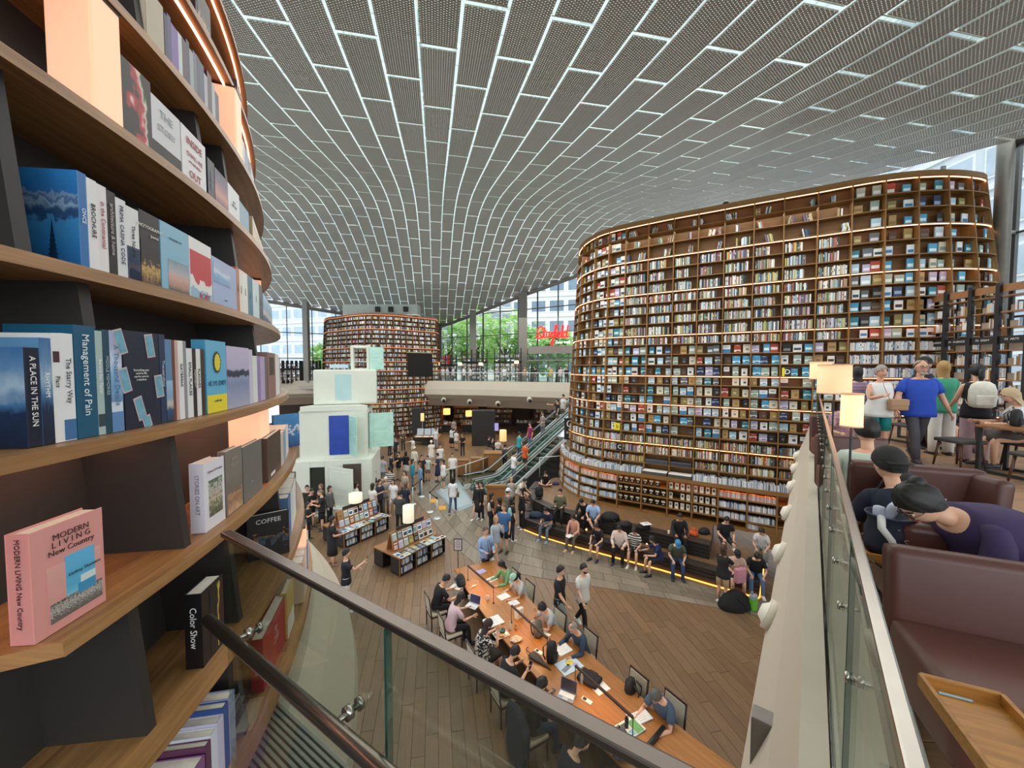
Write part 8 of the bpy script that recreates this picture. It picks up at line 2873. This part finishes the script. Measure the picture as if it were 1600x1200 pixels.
mb.v = [(x * (1 + random.uniform(-.12, .12)), y * (1 + random.uniform(-.12, .12)), max(0, z * (1 + random.uniform(-.25, .25)))) for x, y, z in mb.v]
mb.build('film', mat('#c9b49a', .25, 0, .1, 20), fd); MB().tube([(-.1, 0, .05), (-.14, .02, .09), (-.1, .05, .06)], .006, 6).build('handle', mat('#d8c8b4', .3), fd)
xw, yw_ = tpos(811, 965)
wb_ = thing('paper_bag', 'white paper carrier bag standing on the table', 'bag', (xw, yw_, ZT_), R(35))
MB().bbox((0, 0, .12), (.22, .10, .24), .012).build('bag_body', mat('#d8d3cb', .7, 0, .03, 8), wb_)
for sy in (-.045, .045):
	MB().tube([(-.05, sy, .235), (-.045, sy, .30), (.045, sy, .30), (.05, sy, .235)], .004, 6).build('handle', mat('#b9b2a6', .7), wb_)
MB().box((0, -.052, .12), (.09, .002, .06)).build('print_block', mat('#b58a84', .6), wb_)
def phone_at(p, rz, label, tilt=0, col='#20222a'):
	t = thing('phone', label, 'phone', p, rz)
	t.rotation_euler = (tilt, 0, rz)
	MB().bbox((0, 0, 0), (.075, .155, .010), .004).build('phone_body', mat(col, .3), t)
	MB().box((0, 0, .0055), (.068, .14, .001)).build('display', mat('#15161c', .1), t)
x, y = tpos(863, 1081); phone_at((x, y, ZT_ + .006), R(-35), 'dark phone lying by the laptop nearer the rail cap', col='#3a4034')
h = p_ub['hand']['R']; phone_at((h.x + .03, h.y + .02, h.z + .03), R(-40), 'violet phone in the hand beside the umbrella', .9, '#7a6ac0')
x, y = tpos(741, 916);
ch = thing('charger', 'white charging hub with cables on the far half of the table', 'charger', (x, y, ZT_), R(30))
MB().bbox((0, 0, .015), (.10, .045, .028), .006).build('hub', M_WHITE, ch)
MB().tube([(.05, 0, .01), (.14, .05, .006), (.2, .16, .006), (.12, .26, .006), (.02, .3, .006)], .004, 6).build('cable', M_WHITE, ch, True)
MB().tube([(-.05, 0, .01), (-.12, -.03, .006), (-.2, .02, .006)], .004, 6).build('cable', M_WHITE, ch, True)
x, y = tpos(1020, 1160)
tu = thing('poster_tube', 'black cylindrical tube lying across the near end of the table', 'tube', (x, y, ZT_ + .04), R(40))
MB().tube([(-.34, 0, 0), (.34, 0, 0)], .038, 14).build('tube_body', M_BLACK, tu, True)
MB().tube([(.335, 0, 0), (.36, 0, 0)], .042, 14).build('end_cap', M_BLACK, tu, True)
MB().tube([(-.36, 0, 0), (-.335, 0, 0)], .042, 14).build('end_cap', M_BLACK, tu, True)

# ------------------------------------------------------------------ bags and papers worn, held or left on the steps
def worn_pack(d, lab, col, s=.85):
	b = d['back']
	z0 = b.z - .22
	f = Vector((math.sin(-d['yaw']), math.cos(-d['yaw']), 0))
	backpack('backpack', lab, (b.x - f.x * .06, b.y - f.y * .06, z0), d['yaw'] + math.pi * 0, s, col)
worn_pack(p_wbp, 'off-white backpack worn at the end of the steps', '#c9c6b4')
worn_pack(p_mint, 'mint backpack worn in the group at the steps', '#8fc0bc')
worn_pack(p_bp, 'black backpack with a red panel worn before the white sculpture', '#1d1a1b')
def shoulder_bag(d, lab, col, side=1, w=.26, h=.2, dz=-.02, fw=0.0):
	yw = d['yaw']
	loc = d['pel'] + rotz(yw) @ Vector((side * .24 * d['s'], fw, dz))
	t = thing('shoulder_bag', lab, 'bag', tuple(loc), yw)
	m = mat(col, .6, 0, .08, 12, .2)
	MB().bbox((0, 0, 0), (.10, w, h), .03).build('bag_body', m, t, True)
	MB().bbox((side * .052, 0, h * .2), (.012, w * .9, h * .5), .005).build('flap', m, t)
	MB().tube([(0, -w * .4, h * .45), (-side * .08, -w * .1, h + .28), (-side * .09, w * .1, h + .28), (0, w * .4, h * .45)], .008, 6).build('strap', m, t, True)
shoulder_bag(p_wj, 'brown leather shoulder bag carried by the walker in white tee and jeans', '#5a3a28', 1, .26, .2)
shoulder_bag(p_hbag, 'taupe handbag hanging from the arm of the person in black dress', '#7d6c70', 1, .40, .26, .12, .12)
shoulder_bag(p_lb, 'dark cross body bag of the person in light blue shirt', '#20252f', -1, .24, .18, .05, .1)
h = p_ph['hand']['R']; phone_at((h.x + .02, h.y + .03, h.z + .05), R(-70), 'dark phone held up to take a picture', 1.4)
h = (p_np['hand']['R'] + p_np['hand']['L']) / 2
nw = thing('newspaper', 'grey newspaper held open over the knees on the lower step', 'newspaper', (h.x, h.y, h.z + .03), p_np['yaw'])
for sx in (-1, 1):
	MB().bbox((sx * .15, .02, 0), (.3, .42, .006), .001, ry=R(12) * sx, rx=R(35)).build('page', mat('#a9aaa8', .7, 0, .25, 30), nw)
h = (p_pk['hand']['R'] + p_pk['hand']['L']) / 2
nw = thing('open_book', 'white open book on the lap of the salmon pink shirt', 'book', (h.x, h.y, h.z), p_pk['yaw'])
for sx in (-1, 1):
	MB().bbox((sx * .07, .02, .0), (.14, .2, .018), .003, ry=R(10) * sx).build('page_block', mat('#dedcd6', .7), nw)
h = (p_pb['hand']['R'] + p_pb['hand']['L']) / 2
pb = thing('tote_bag', 'pink tote bag held upright at the corner step', 'bag', (h.x + .03, h.y - .02, h.z - .22), R(15))
MB().bbox((0, 0, .22), (.36, .14, .44), .04).build('bag_body', mat('#c98a98', .7, 0, .1, 10, .3), pb, True)
MB().tube([(-.08, 0, .43), (-.06, 0, .53), (.06, 0, .53), (.08, 0, .43)], .01, 6).build('handle', mat('#b57a88', .7), pb)
xq, yq = at(1148, 948, 0)
bk = thing('garment_bag', 'large soft black bag slumped on the floor at the corner of the steps', 'bag', (xq, yq, 0), R(10))
mb = MB(); mb.lathe([(.42, 0), (.46, .06), (.40, .2), (.30, .36), (.16, .46), (.05, .5)], n=20)
mb.v = [(x * 1.15 * (1 + .06 * math.sin(7 * z * 9)), y * .7, z) for x, y, z in mb.v]
mb.build('bag_body', mat('#101012', .85, 0, .1, 10, .4), bk, True)
MB().tube([(-.1, -.2, .4), (.1, -.34, .2), (.14, -.42, .02)], .014, 6).build('strap', mat('#131315', .8), bk)
xq, yq = at(1177, 953, 0)
sb = thing('shopping_bag', 'small green and grey shopping bag on the floor at the corner of the steps', 'bag', (xq, yq, 0), R(20))
MB().bbox((0, 0, .17), (.2, .12, .34), .012).build('bag_body', mat('#5fae2c', .6, 0, .05, 8), sb)
MB().bbox((0, 0, .38), (.2, .12, .09), .012).build('top_band', mat('#8f97a0', .6), sb)
for sy in (-.05, .05):
	MB().tube([(-.05, sy, .42), (-.04, sy, .5), (.04, sy, .5), (.05, sy, .42)], .004, 6).build('handle', M_WHITE, sb)
def soft_bag(px, py, z, s, label, col, rz=0.0):
	x, y = at(px, py, z)
	t = thing('soft_bag', label, 'bag', (x, y, z + .002), rz)
	mb = MB(); mb.lathe([(.20, 0), (.24, .03), (.22, .11), (.13, .17), (.04, .185)], n=18)
	mb.v = [(a * s, b * s * .72, c * s) for a, b, c in mb.v]
	mb.build('bag_body', mat(col, .8, 0, .1, 12, .35), t, True)
	MB().tube([(-.1 * s, -.05 * s, .15 * s), (-.02 * s, -.18 * s, .1 * s), (.1 * s, -.2 * s, .01)], .014 * s, 6).build('strap', mat(col, .8), t)
	MB().bbox((0, -.13 * s, .07 * s), (.2 * s, .07 * s, .08 * s), .025 * s).build('front_pocket', mat(col, .8, 0, .1, 12, .35), t, True)
soft_bag(953, 812, .97, 1.6, 'bulky black bag beside the light blue tee on the upper step', '#16171a')
soft_bag(978, 822, .97, 1.0, 'black camera bag in the middle of the upper step', '#18181b', .4)
soft_bag(1005, 826, .97, 1.1, 'low black bag under white papers on the upper step', '#131316')
xq, yq = at(1009, 818, 1.19)
t = thing('paper', 'white papers lying on the low black bag', 'paper', (xq, yq, 1.178), .3)
MB().bbox((0, 0, .006), (.36, .26, .01), .002).build('sheet', mat('#dededb', .7), t)
MB().box((.05, .02, .0115), (.16, .1, .001)).build('print_block', mat('#a9b0b8', .7), t)
soft_bag(1100, 833, .952, 1.0, 'black pouch with a white zip on the platform', '#17171a', .5)
soft_bag(868, 757, .952, .8, 'small purple bag by the cross legged child', '#3c3a66')
x, y = at(843, 776, .952)
backpack('backpack', 'black backpack standing on the platform edge', (x, y, .954), R(20), 1.15, '#1a1f26')
soft_bag(838, 808, .454, 1.3, 'black and blue bag slumped at the left end of the steps', '#22344c')
x, y = at(1084, 836, .952)
t = thing('plastic_bag', 'orange plastic bag on the platform beside the black suit jacket', 'bag', (x, y, .953), .4)
mb = MB(); mb.lathe([(.14, 0), (.17, .04), (.13, .14), (.05, .2), (.08, .26)], n=14); mb.build('film', mat('#d65a26', .4, 0, .15, 14, .3), t, True)
MB().tube([(-.04, 0, .24), (0, .03, .3), (.04, 0, .24)], .006, 6).build('handle', mat('#d65a26', .4), t)
x, y = at(1045, 834, .97)
t = thing('cup', 'white paper cup on the upper step beside the black suit jacket', 'cup', (x, y, .967))
MB().lathe([(.03, 0), (.042, .11), (.038, .11), (.028, .006)], n=14, cap=False).build('cup_body', M_WHITE, t, True); MB().lathe([(.044, .105), (.044, .118), (.02, .12)], n=14).build('cup_lid', M_WHITE, t, True)
# ------------------------------------------------------------------ people of the upper storey
U = UP_Z
p_blue = P('person in bright blue polo shirt and grey trousers walking towards the viewer', (1439, 572), z=U, at_xy=(7.12, 6.72), yaw=202, H=1.74, fat=1.27, pose='walk', det=16, shirt=('#2048b0', 'short'), legs=('pants', '#46444a'), hair=('thin', '#8f887f'), beard='#a49c92', glasses=True, arms={'R': (12, 22, 18, -.05), 'L': (-2, 22, 20, -.05)}, skin=1, shoes='#2c2b30', lean=4)
p_tank = P('person in white tank top and teal shorts with a tan cross body bag', (1377, 573), z=U, at_xy=(6.62, 6.9), yaw=190, H=1.64, f=True, fat=1.22, det=14, shirt=('#dcdcda', 'none'), legs=('shorts', '#0f7f80'), hair=('short', '#8d8a86'), arms={'R': (30, 14, 75, .35), 'L': (-4, 14, 18, 0)}, skin=1, shoes='#9a8f84')
P('person in black cap and black top behind the blue polo shirt', (1441, 563), z=U, yaw=170, H=1.80, det=12, at_xy=(8.4, 7.85), shirt=('#17171a', 'short'), cap=('#1b1b1e', 'front'))
P('person with long blond hair, green top and white trousers behind the blue polo shirt', (1457, 570), z=U, yaw=20, H=1.72, f=True, det=12, at_xy=(8.1, 7.2), shirt=('#3f9a7c', 'short'), legs=('wide', '#d6d4cd'), hair=('long', '#a07c4a'), shoes='#2a2624')
p_wp = P('person with dark ponytail, black sleeveless top and dusty pink trousers seen from behind', (1526, 574), z=U, at_xy=(8.0, 6.6), yaw=28, H=1.66, f=True, det=16, shirt=('#141416', 'none'), legs=('wide', '#b0929a'), hair=('tail', '#131114'), arms={'R': (22, 10, 55, .2), 'L': (18, 12, 40, .2)}, shoes='#2c2527')
b = p_wp['back']; fwd = Vector((math.sin(R(28)), math.cos(R(28)), 0))
backpack('backpack', 'cream white backpack worn over the black sleeveless top', (b.x - fwd.x * .05, b.y - fwd.y * .05, b.z - .24), -R(28), 1.06, '#cfcdbf', '#c9c6b6')
P('person with short dark hair and mauve top with straps seen from behind the big lamp', (1344, 574), z=U, at_xy=(6.8, 7.55), yaw=10, H=1.62, f=True, det=12, shirt=('#9a7f96', 'short'), pat=stripes('#a2869c', '#8b6f86', 16), hair=('bob', '#1a1213'), legs=('skirt', '#8a7078'))
P('child with dark hair reading at the table behind the blue polo shirt', (1486, 596), z=U, yaw=230, pose='sit', seat=.46, H=1.45, lean=20, nod=25, det=12, shirt=('#b9bcc4', 'short'), pat=stripes('#cfd0d4', '#6a7488', 10), legs=('shorts', '#3a3c44'), arms='table', at_xy=(8.85, 7.45))
P('person with fair hair and white tee sitting at the frame edge', (1604, 627), z=U, yaw=300, pose='sit', seat=.47, H=1.64, f=True, lean=16, nod=12, det=14, at_xy=(8.12, 6.0), shirt=('#d4d8dc', 'short'), legs=('skirt', '#5a5450'), hair=('long', '#b7a07c'), arms='table')
P('person in pale mint shirt sitting with the back to the viewer beside the slim lamp', (1357, 662), z=U, at_xy=(3.36, 3.60), yaw=24, pose='sit', seat=.25, H=1.70, det=16, nod=2, shirt=('#bccabd', 'short'), legs=('pants', '#2c2e34'), hair=('short', '#141211'), arms='lap')
p_cap = P('person in black backward cap and navy tee with white stripes leaning forward', (1394, 707), z=U, at_xy=(2.76, 2.58), yaw=14, pose='sit', seat=.20, H=1.66, lean=28, nod=-12, det=16, turn=-8, shirt=('#141c30', 'short'), legs=('pants', '#22252c'), hair=('short', '#15120f'), cap=('#1f1e1c', 'back'), arms='lap')
# white stripes printed on the navy tee
bp_ = p_cap['back']
fw = Vector((math.sin(R(20)), math.cos(R(20)), 0)); rt = Vector((fw.y, -fw.x, 0))
for k, (a0, a1, z0, z1) in enumerate(((.05, .10, .0, .13), (.085, .13, .0, .14), (.15, .15, -.02, .14), (-.03, .02, .05, .08))):
	p0, p1 = bp_ + rt * a0 - fw * .006 + Vector((0, 0, z0)), bp_ + rt * a1 - fw * -.004 + Vector((0, 0, z1))
	loc = p_cap['o'].matrix_basis.inverted()
	MB().tube([loc @ p0, loc @ p1], [.006, .006], 6).build('stripe_print', M_WHITE, p_cap['o'])
p_pu = P('person in dark purple top bending over a phone between the sofas', (1462, 757), z=U, at_xy=(2.90, 2.08), yaw=-80, pose='sit', seat=.37, H=1.70, f=True, fat=1.62, lean=60, nod=6, det=20, shirt=('#2f1f48', 'short'), legs=('pants', '#1b1a20'), hair=('bun', '#15120f'), glasses=True, neckline=.975, arms={'R': (8, 10, 75, .35), 'L': (14, 14, 70, .45)}, skin=0)
h = (p_pu['hand']['R'] + p_pu['hand']['L']) / 2
phone_at((h.x, h.y, h.z + .02), R(70), 'phone held by the person in dark purple', .6)
sb = thing('shoulder_bag', 'tan cross body bag of the person in the white tank top', 'bag', tuple(p_tank['pel'] + Vector((.10, -.24, .12))), R(-10))
m = mat('#a5825f', .6, 0, .06, 12, .15)
MB().bbox((0, 0, 0), (.28, .08, .2), .025).build('bag_body', m, sb, True)
MB().bbox((0, -.043, .04), (.27, .012, .1), .004).build('flap', m, sb)
MB().tube([(-.13, 0, .09), (-.22, .02, .34), (-.16, .12, .50)], .006, 6).build('strap', m, sb)
# dark shoulder straps of the blue polo wearer's backpack
b = p_blue['back']
backpack('backpack', 'dark navy backpack worn over the blue polo shirt', (b.x + .10, b.y + .10, b.z - .22), p_blue['yaw'], 1.0, '#1a1e2e', '#151a2b')
loc = p_blue['o'].matrix_basis.inverted()
# small things on the tables along the rail
t = thing('paper', 'white papers and a pale folder on the sofa table beyond the big lamp', 'paper', (4.65, 5.1, U + .66), .3)
for k in range(3):
	MB().bbox((random.uniform(-.03, .03), random.uniform(-.03, .03), .004 + k * .008), (.26, .2, .006), .001, k * .2).build('sheet', M_WHITE, t)
t = tray_table(4.62, 5.12, RZ1, .5, .45, 'brown tray table with papers beyond the big lamp', UP_Z + .648)
P('person in pink patterned blouse sitting half hidden behind the slim lamp', (1328, 640), z=U, yaw=200, pose='sit', seat=.42, H=1.6, f=True, lean=18, nod=15, det=12, at_xy=(5.05, 5.85), shirt=('#b58a94', 'short'), pat=blotch('#c9a3aa', '#8a5f6a', 40), hair=('bob', '#5a4a40'), arms='table')
# people on the far gallery
for px, py, lab, c, f_ in [(672, 573, 'person in pale blue top at the far gallery rail, nearest the far bookcase', '#a9bcc6', False), (679, 574, 'second person in pale blue top at the far gallery rail', '#9fb4c0', True), (692, 572, 'person in white at the far gallery rail beside the first small lamp', '#d5dadd', False),
						   (699, 574, 'person in grey white shirt behind the far gallery rail', '#b9c4c8', False), (708, 573, 'person in pale grey shirt behind the far gallery rail', '#c2cbd0', True), (725, 570, 'person in white shirt standing upright on the far gallery', '#dfe4e6', False), (735, 573, 'person in white blouse on the far gallery next to the tall white shirt', '#cfd6da', True),
						   (788, 569, 'person in a white coat standing before the far open shelves', '#dde2e4', True), (820, 570, 'person in beige at the small lamp by the entrance doors', '#a58a72', True), (836, 563, 'person in black standing before the entrance doors', '#1d1d20', False), (856, 563, 'person in green top before the entrance doors', '#2f9a4a', True),
						   (861, 564, 'person in yellow top before the entrance doors', '#c9a45e', True), (876, 566, 'person in pale pink top before the entrance doors', '#c9b8bc', True), (885, 565, 'person in dark navy before the entrance doors, next to the curved bookcase', '#2a2c34', False)]:
	Yk = float(np.interp(px, (672, 740, 836, 890), (41.5, 40.2, 37.6, 36.0)))
	P(lab, (px, py), z=U, yaw=random.choice((160, 200, 120, 240)), f=f_, at_xy=((px - 800) / 600 * Yk, Yk), shirt=(c, 'short'), legs=('pants', random.choice(('#3a3f48', '#5a5f66', '#8a8c88'))), hair=(random.choice(('short', 'bob')), '#1b1614'))
# ------------------------------------------------------------------ what stands outside the glazing
out_g = MB(); out_g.prism([(-140, 40), (140, 40), (140, 190), (-140, 190)], UP_Z - .6, UP_Z - .3)
tag(out_g.build('ground', mat('#a9a59d', .9, 0, .05, .3)), 'pale paved ground outside the glazing', None, None, 'structure')
def crown_mesh(seed, r, h, n=520):
	rnd = random.Random(seed)
	mb = MB()
	for _ in range(n):
		u, v = rnd.uniform(0, 2 * math.pi), rnd.uniform(-1, 1)
		q = rnd.uniform(.45, 1) ** .6
		w_ = math.sqrt(1 - v * v)
		p = Vector((math.cos(u) * w_ * r * q, math.sin(u) * w_ * r * q, v * h * q))
		p *= 1 + .18 * math.sin(3 * u + seed) * math.cos(4 * v)
		s_ = rnd.uniform(.22, .5)
		a = Matrix.Rotation(rnd.uniform(0, 6.28), 3, 'Z') @ Matrix.Rotation(rnd.uniform(-.9, .9), 3, 'X')
		P4 = [a @ Vector(c) * s_ + p for c in ((-.6, -1, 0), (.6, -1, 0.1), (.8, .2, .25), (0, 1.1, 0), (-.8, .2, -.2))]
		mb.add(P4, [(0, 1, 2, 3, 4)])
	return mb
def tree(x, y, r, h, z, label, c):
	t = thing('tree', label, 'tree', (x, y, UP_Z - .3), 0, 'trees outside the glazing')
	m, tt, bs, o = nt('leaf_green')
	bs.inputs['Base Color'].default_value = lin(c); bs.inputs['Roughness'].default_value = .6
	trn = tt.nodes.new('ShaderNodeBsdfTranslucent'); trn.inputs[0].default_value = lin(c)
	mx = tt.nodes.new('ShaderNodeMixShader'); mx.inputs[0].default_value = .5
	tt.links.new(bs.outputs[0], mx.inputs[1]); tt.links.new(trn.outputs[0], mx.inputs[2]); tt.links.new(mx.outputs[0], o.inputs[0])
	cm = crown_mesh(int(x * 7 + y), r, h)
	cm.v = [(a, b, c_ + z) for a, b, c_ in cm.v]
	ob = cm.build('crown', m, t); tag(ob, kind='stuff')
	mb = MB(); mb.tube([(0, 0, 0), (.1, 0, z * .5), (0, .1, z)], [.28, .2, .12], 8)
	for k in range(5):
		a = k * 1.3
		mb.tube([(0, 0, z * .6), (math.cos(a) * r * .5, math.sin(a) * r * .5, z + .3 * h)], [.1, .03], 6)
	mb.build('trunk', mat('#5a4c40', .8, 0, .1, 8), t, True)
for x, y, r, h, z, c, lab in [(-9.2, 55, 3.4, 4.0, 5.6, '#a3c77c', 'bright green tree outside the glazing, next to the far bookcase'), (-5.0, 56, 3.8, 4.6, 6.0, '#add084', 'broad green tree outside the middle glazing field'),
							 (-1.0, 52, 3.6, 4.2, 5.2, '#b2d48c', 'leafy green tree outside between the grey columns'), (2.6, 51, 3.0, 3.4, 4.4, '#a6cc82', 'green tree outside at the grey column by the doors'),
							 (5.6, 47.5, 2.2, 2.2, 4.2, '#b0d68e', 'small green tree outside left of the red sign'), (-26, 56, 3.2, 2.6, 3.4, '#98bd78', 'green tree outside the side glazing, nearer the near bookcase'), (-22, 58, 2.8, 2.2, 3.2, '#a0c480', 'green tree outside the side glazing, nearer the far bookcase')]:
	tree(x, y, r, h, z, lab, c)
def building(x, y, w_, d, h, rz, label, c='#c9ccce', floors=9, win='#7f93a4'):
	t = thing('building', label, 'building', (x, y, UP_Z - .3), rz)
	MB().bbox((0, 0, h / 2), (w_, d, h), .1).build('wall', mat(c, .7, 0, .03, .3), t)
	fh = h / floors
	n = max(3, int(w_ / 3.2))
	for i in range(floors):
		MB().box((0, -d / 2 - .06, fh * i + .25), (w_ + .1, .2, .35)).build('floor_band', mat('#dfe0df', .7), t)
		for k in range(n):
			cx = -w_ / 2 + w_ * (k + .5) / n
			f_ = MB().bbox((cx, -d / 2 - .03, fh * (i + .56)), (w_ / n * .84, .1, fh * .62), .03).build('window', mat('#e2e4e4', .5), t)
			MB().box((cx, -d / 2 - .09, fh * (i + .56)), (w_ / n * .76, .03, fh * .52)).build('pane', mat(win, .15, 0, .12, 1), f_)
building(-48, 92, 46, 16, 34, R(-18), 'pale office block outside the side glazing', '#c2cad4', 9, '#9fb1c4')
building(-14, 120, 34, 14, 26, R(4), 'grey stepped building behind the trees', '#9da3a6', 7, '#7a8690')
building(16, 74, 30, 12, 22, R(-14), 'white building with long window bands beyond the red sign', '#d9dbdc', 6, '#6f8296')
building(38, 26, 60, 14, 30, R(-90), 'white banded building outside the side glazing behind the tall bookcase', '#ccd3dc', 9, '#b3c0cf')
# red banner beyond the far glazing
t = thing('banner', 'red vertical banner outside the glazing beside the far bookcase', 'sign', (-8.9 * 1.06, 52.0, UP_Z))
MB().bbox((0, 0, 2.2), (2.6, .06, 2.1), .01).build('cloth', mat('#c41f34', .6, 0, .08, 2), t)
for sx in (-1, 1):
	MB().tube([(sx * 1.25, .08, 0), (sx * 1.25, .08, 3.4)], .05, 8).build('pole', M_FRAME, t)
# white plant room and cameras on top of the far bookcase
t = thing('equipment_box', 'pale plant box with small dark speakers on top of the far bookcase', 'equipment', (-13.2, 39.4, 12.1))
MB().bbox((0, 0, .55), (7.5, 1.4, 1.1), .05).build('box_body', mat('#b9c4bd', .5), t)
for k, sx in enumerate((-.2, 1.1, 2.6)):
	MB().bbox((sx, -.8, .6), (.45, .3, .5), .03).build('speaker', M_BLACK, t)
for sx, pz in ((.9, 13.05),):
	pass
x, y, z = at_y(1134, 314, 14.9)
t = thing('speaker', 'small black speaker on top of the tall curved bookcase', 'speaker', (x, y, TZ[0] + .16))
MB().bbox((0, 0, .09), (.16, .14, .18), .015).build('case', M_BLACK, t)
MB().tube([(0, -.072, .1), (0, -.08, .1)], .05, 12).build('cone', mat('#2b2b2e', .5), t)
finish_texts()
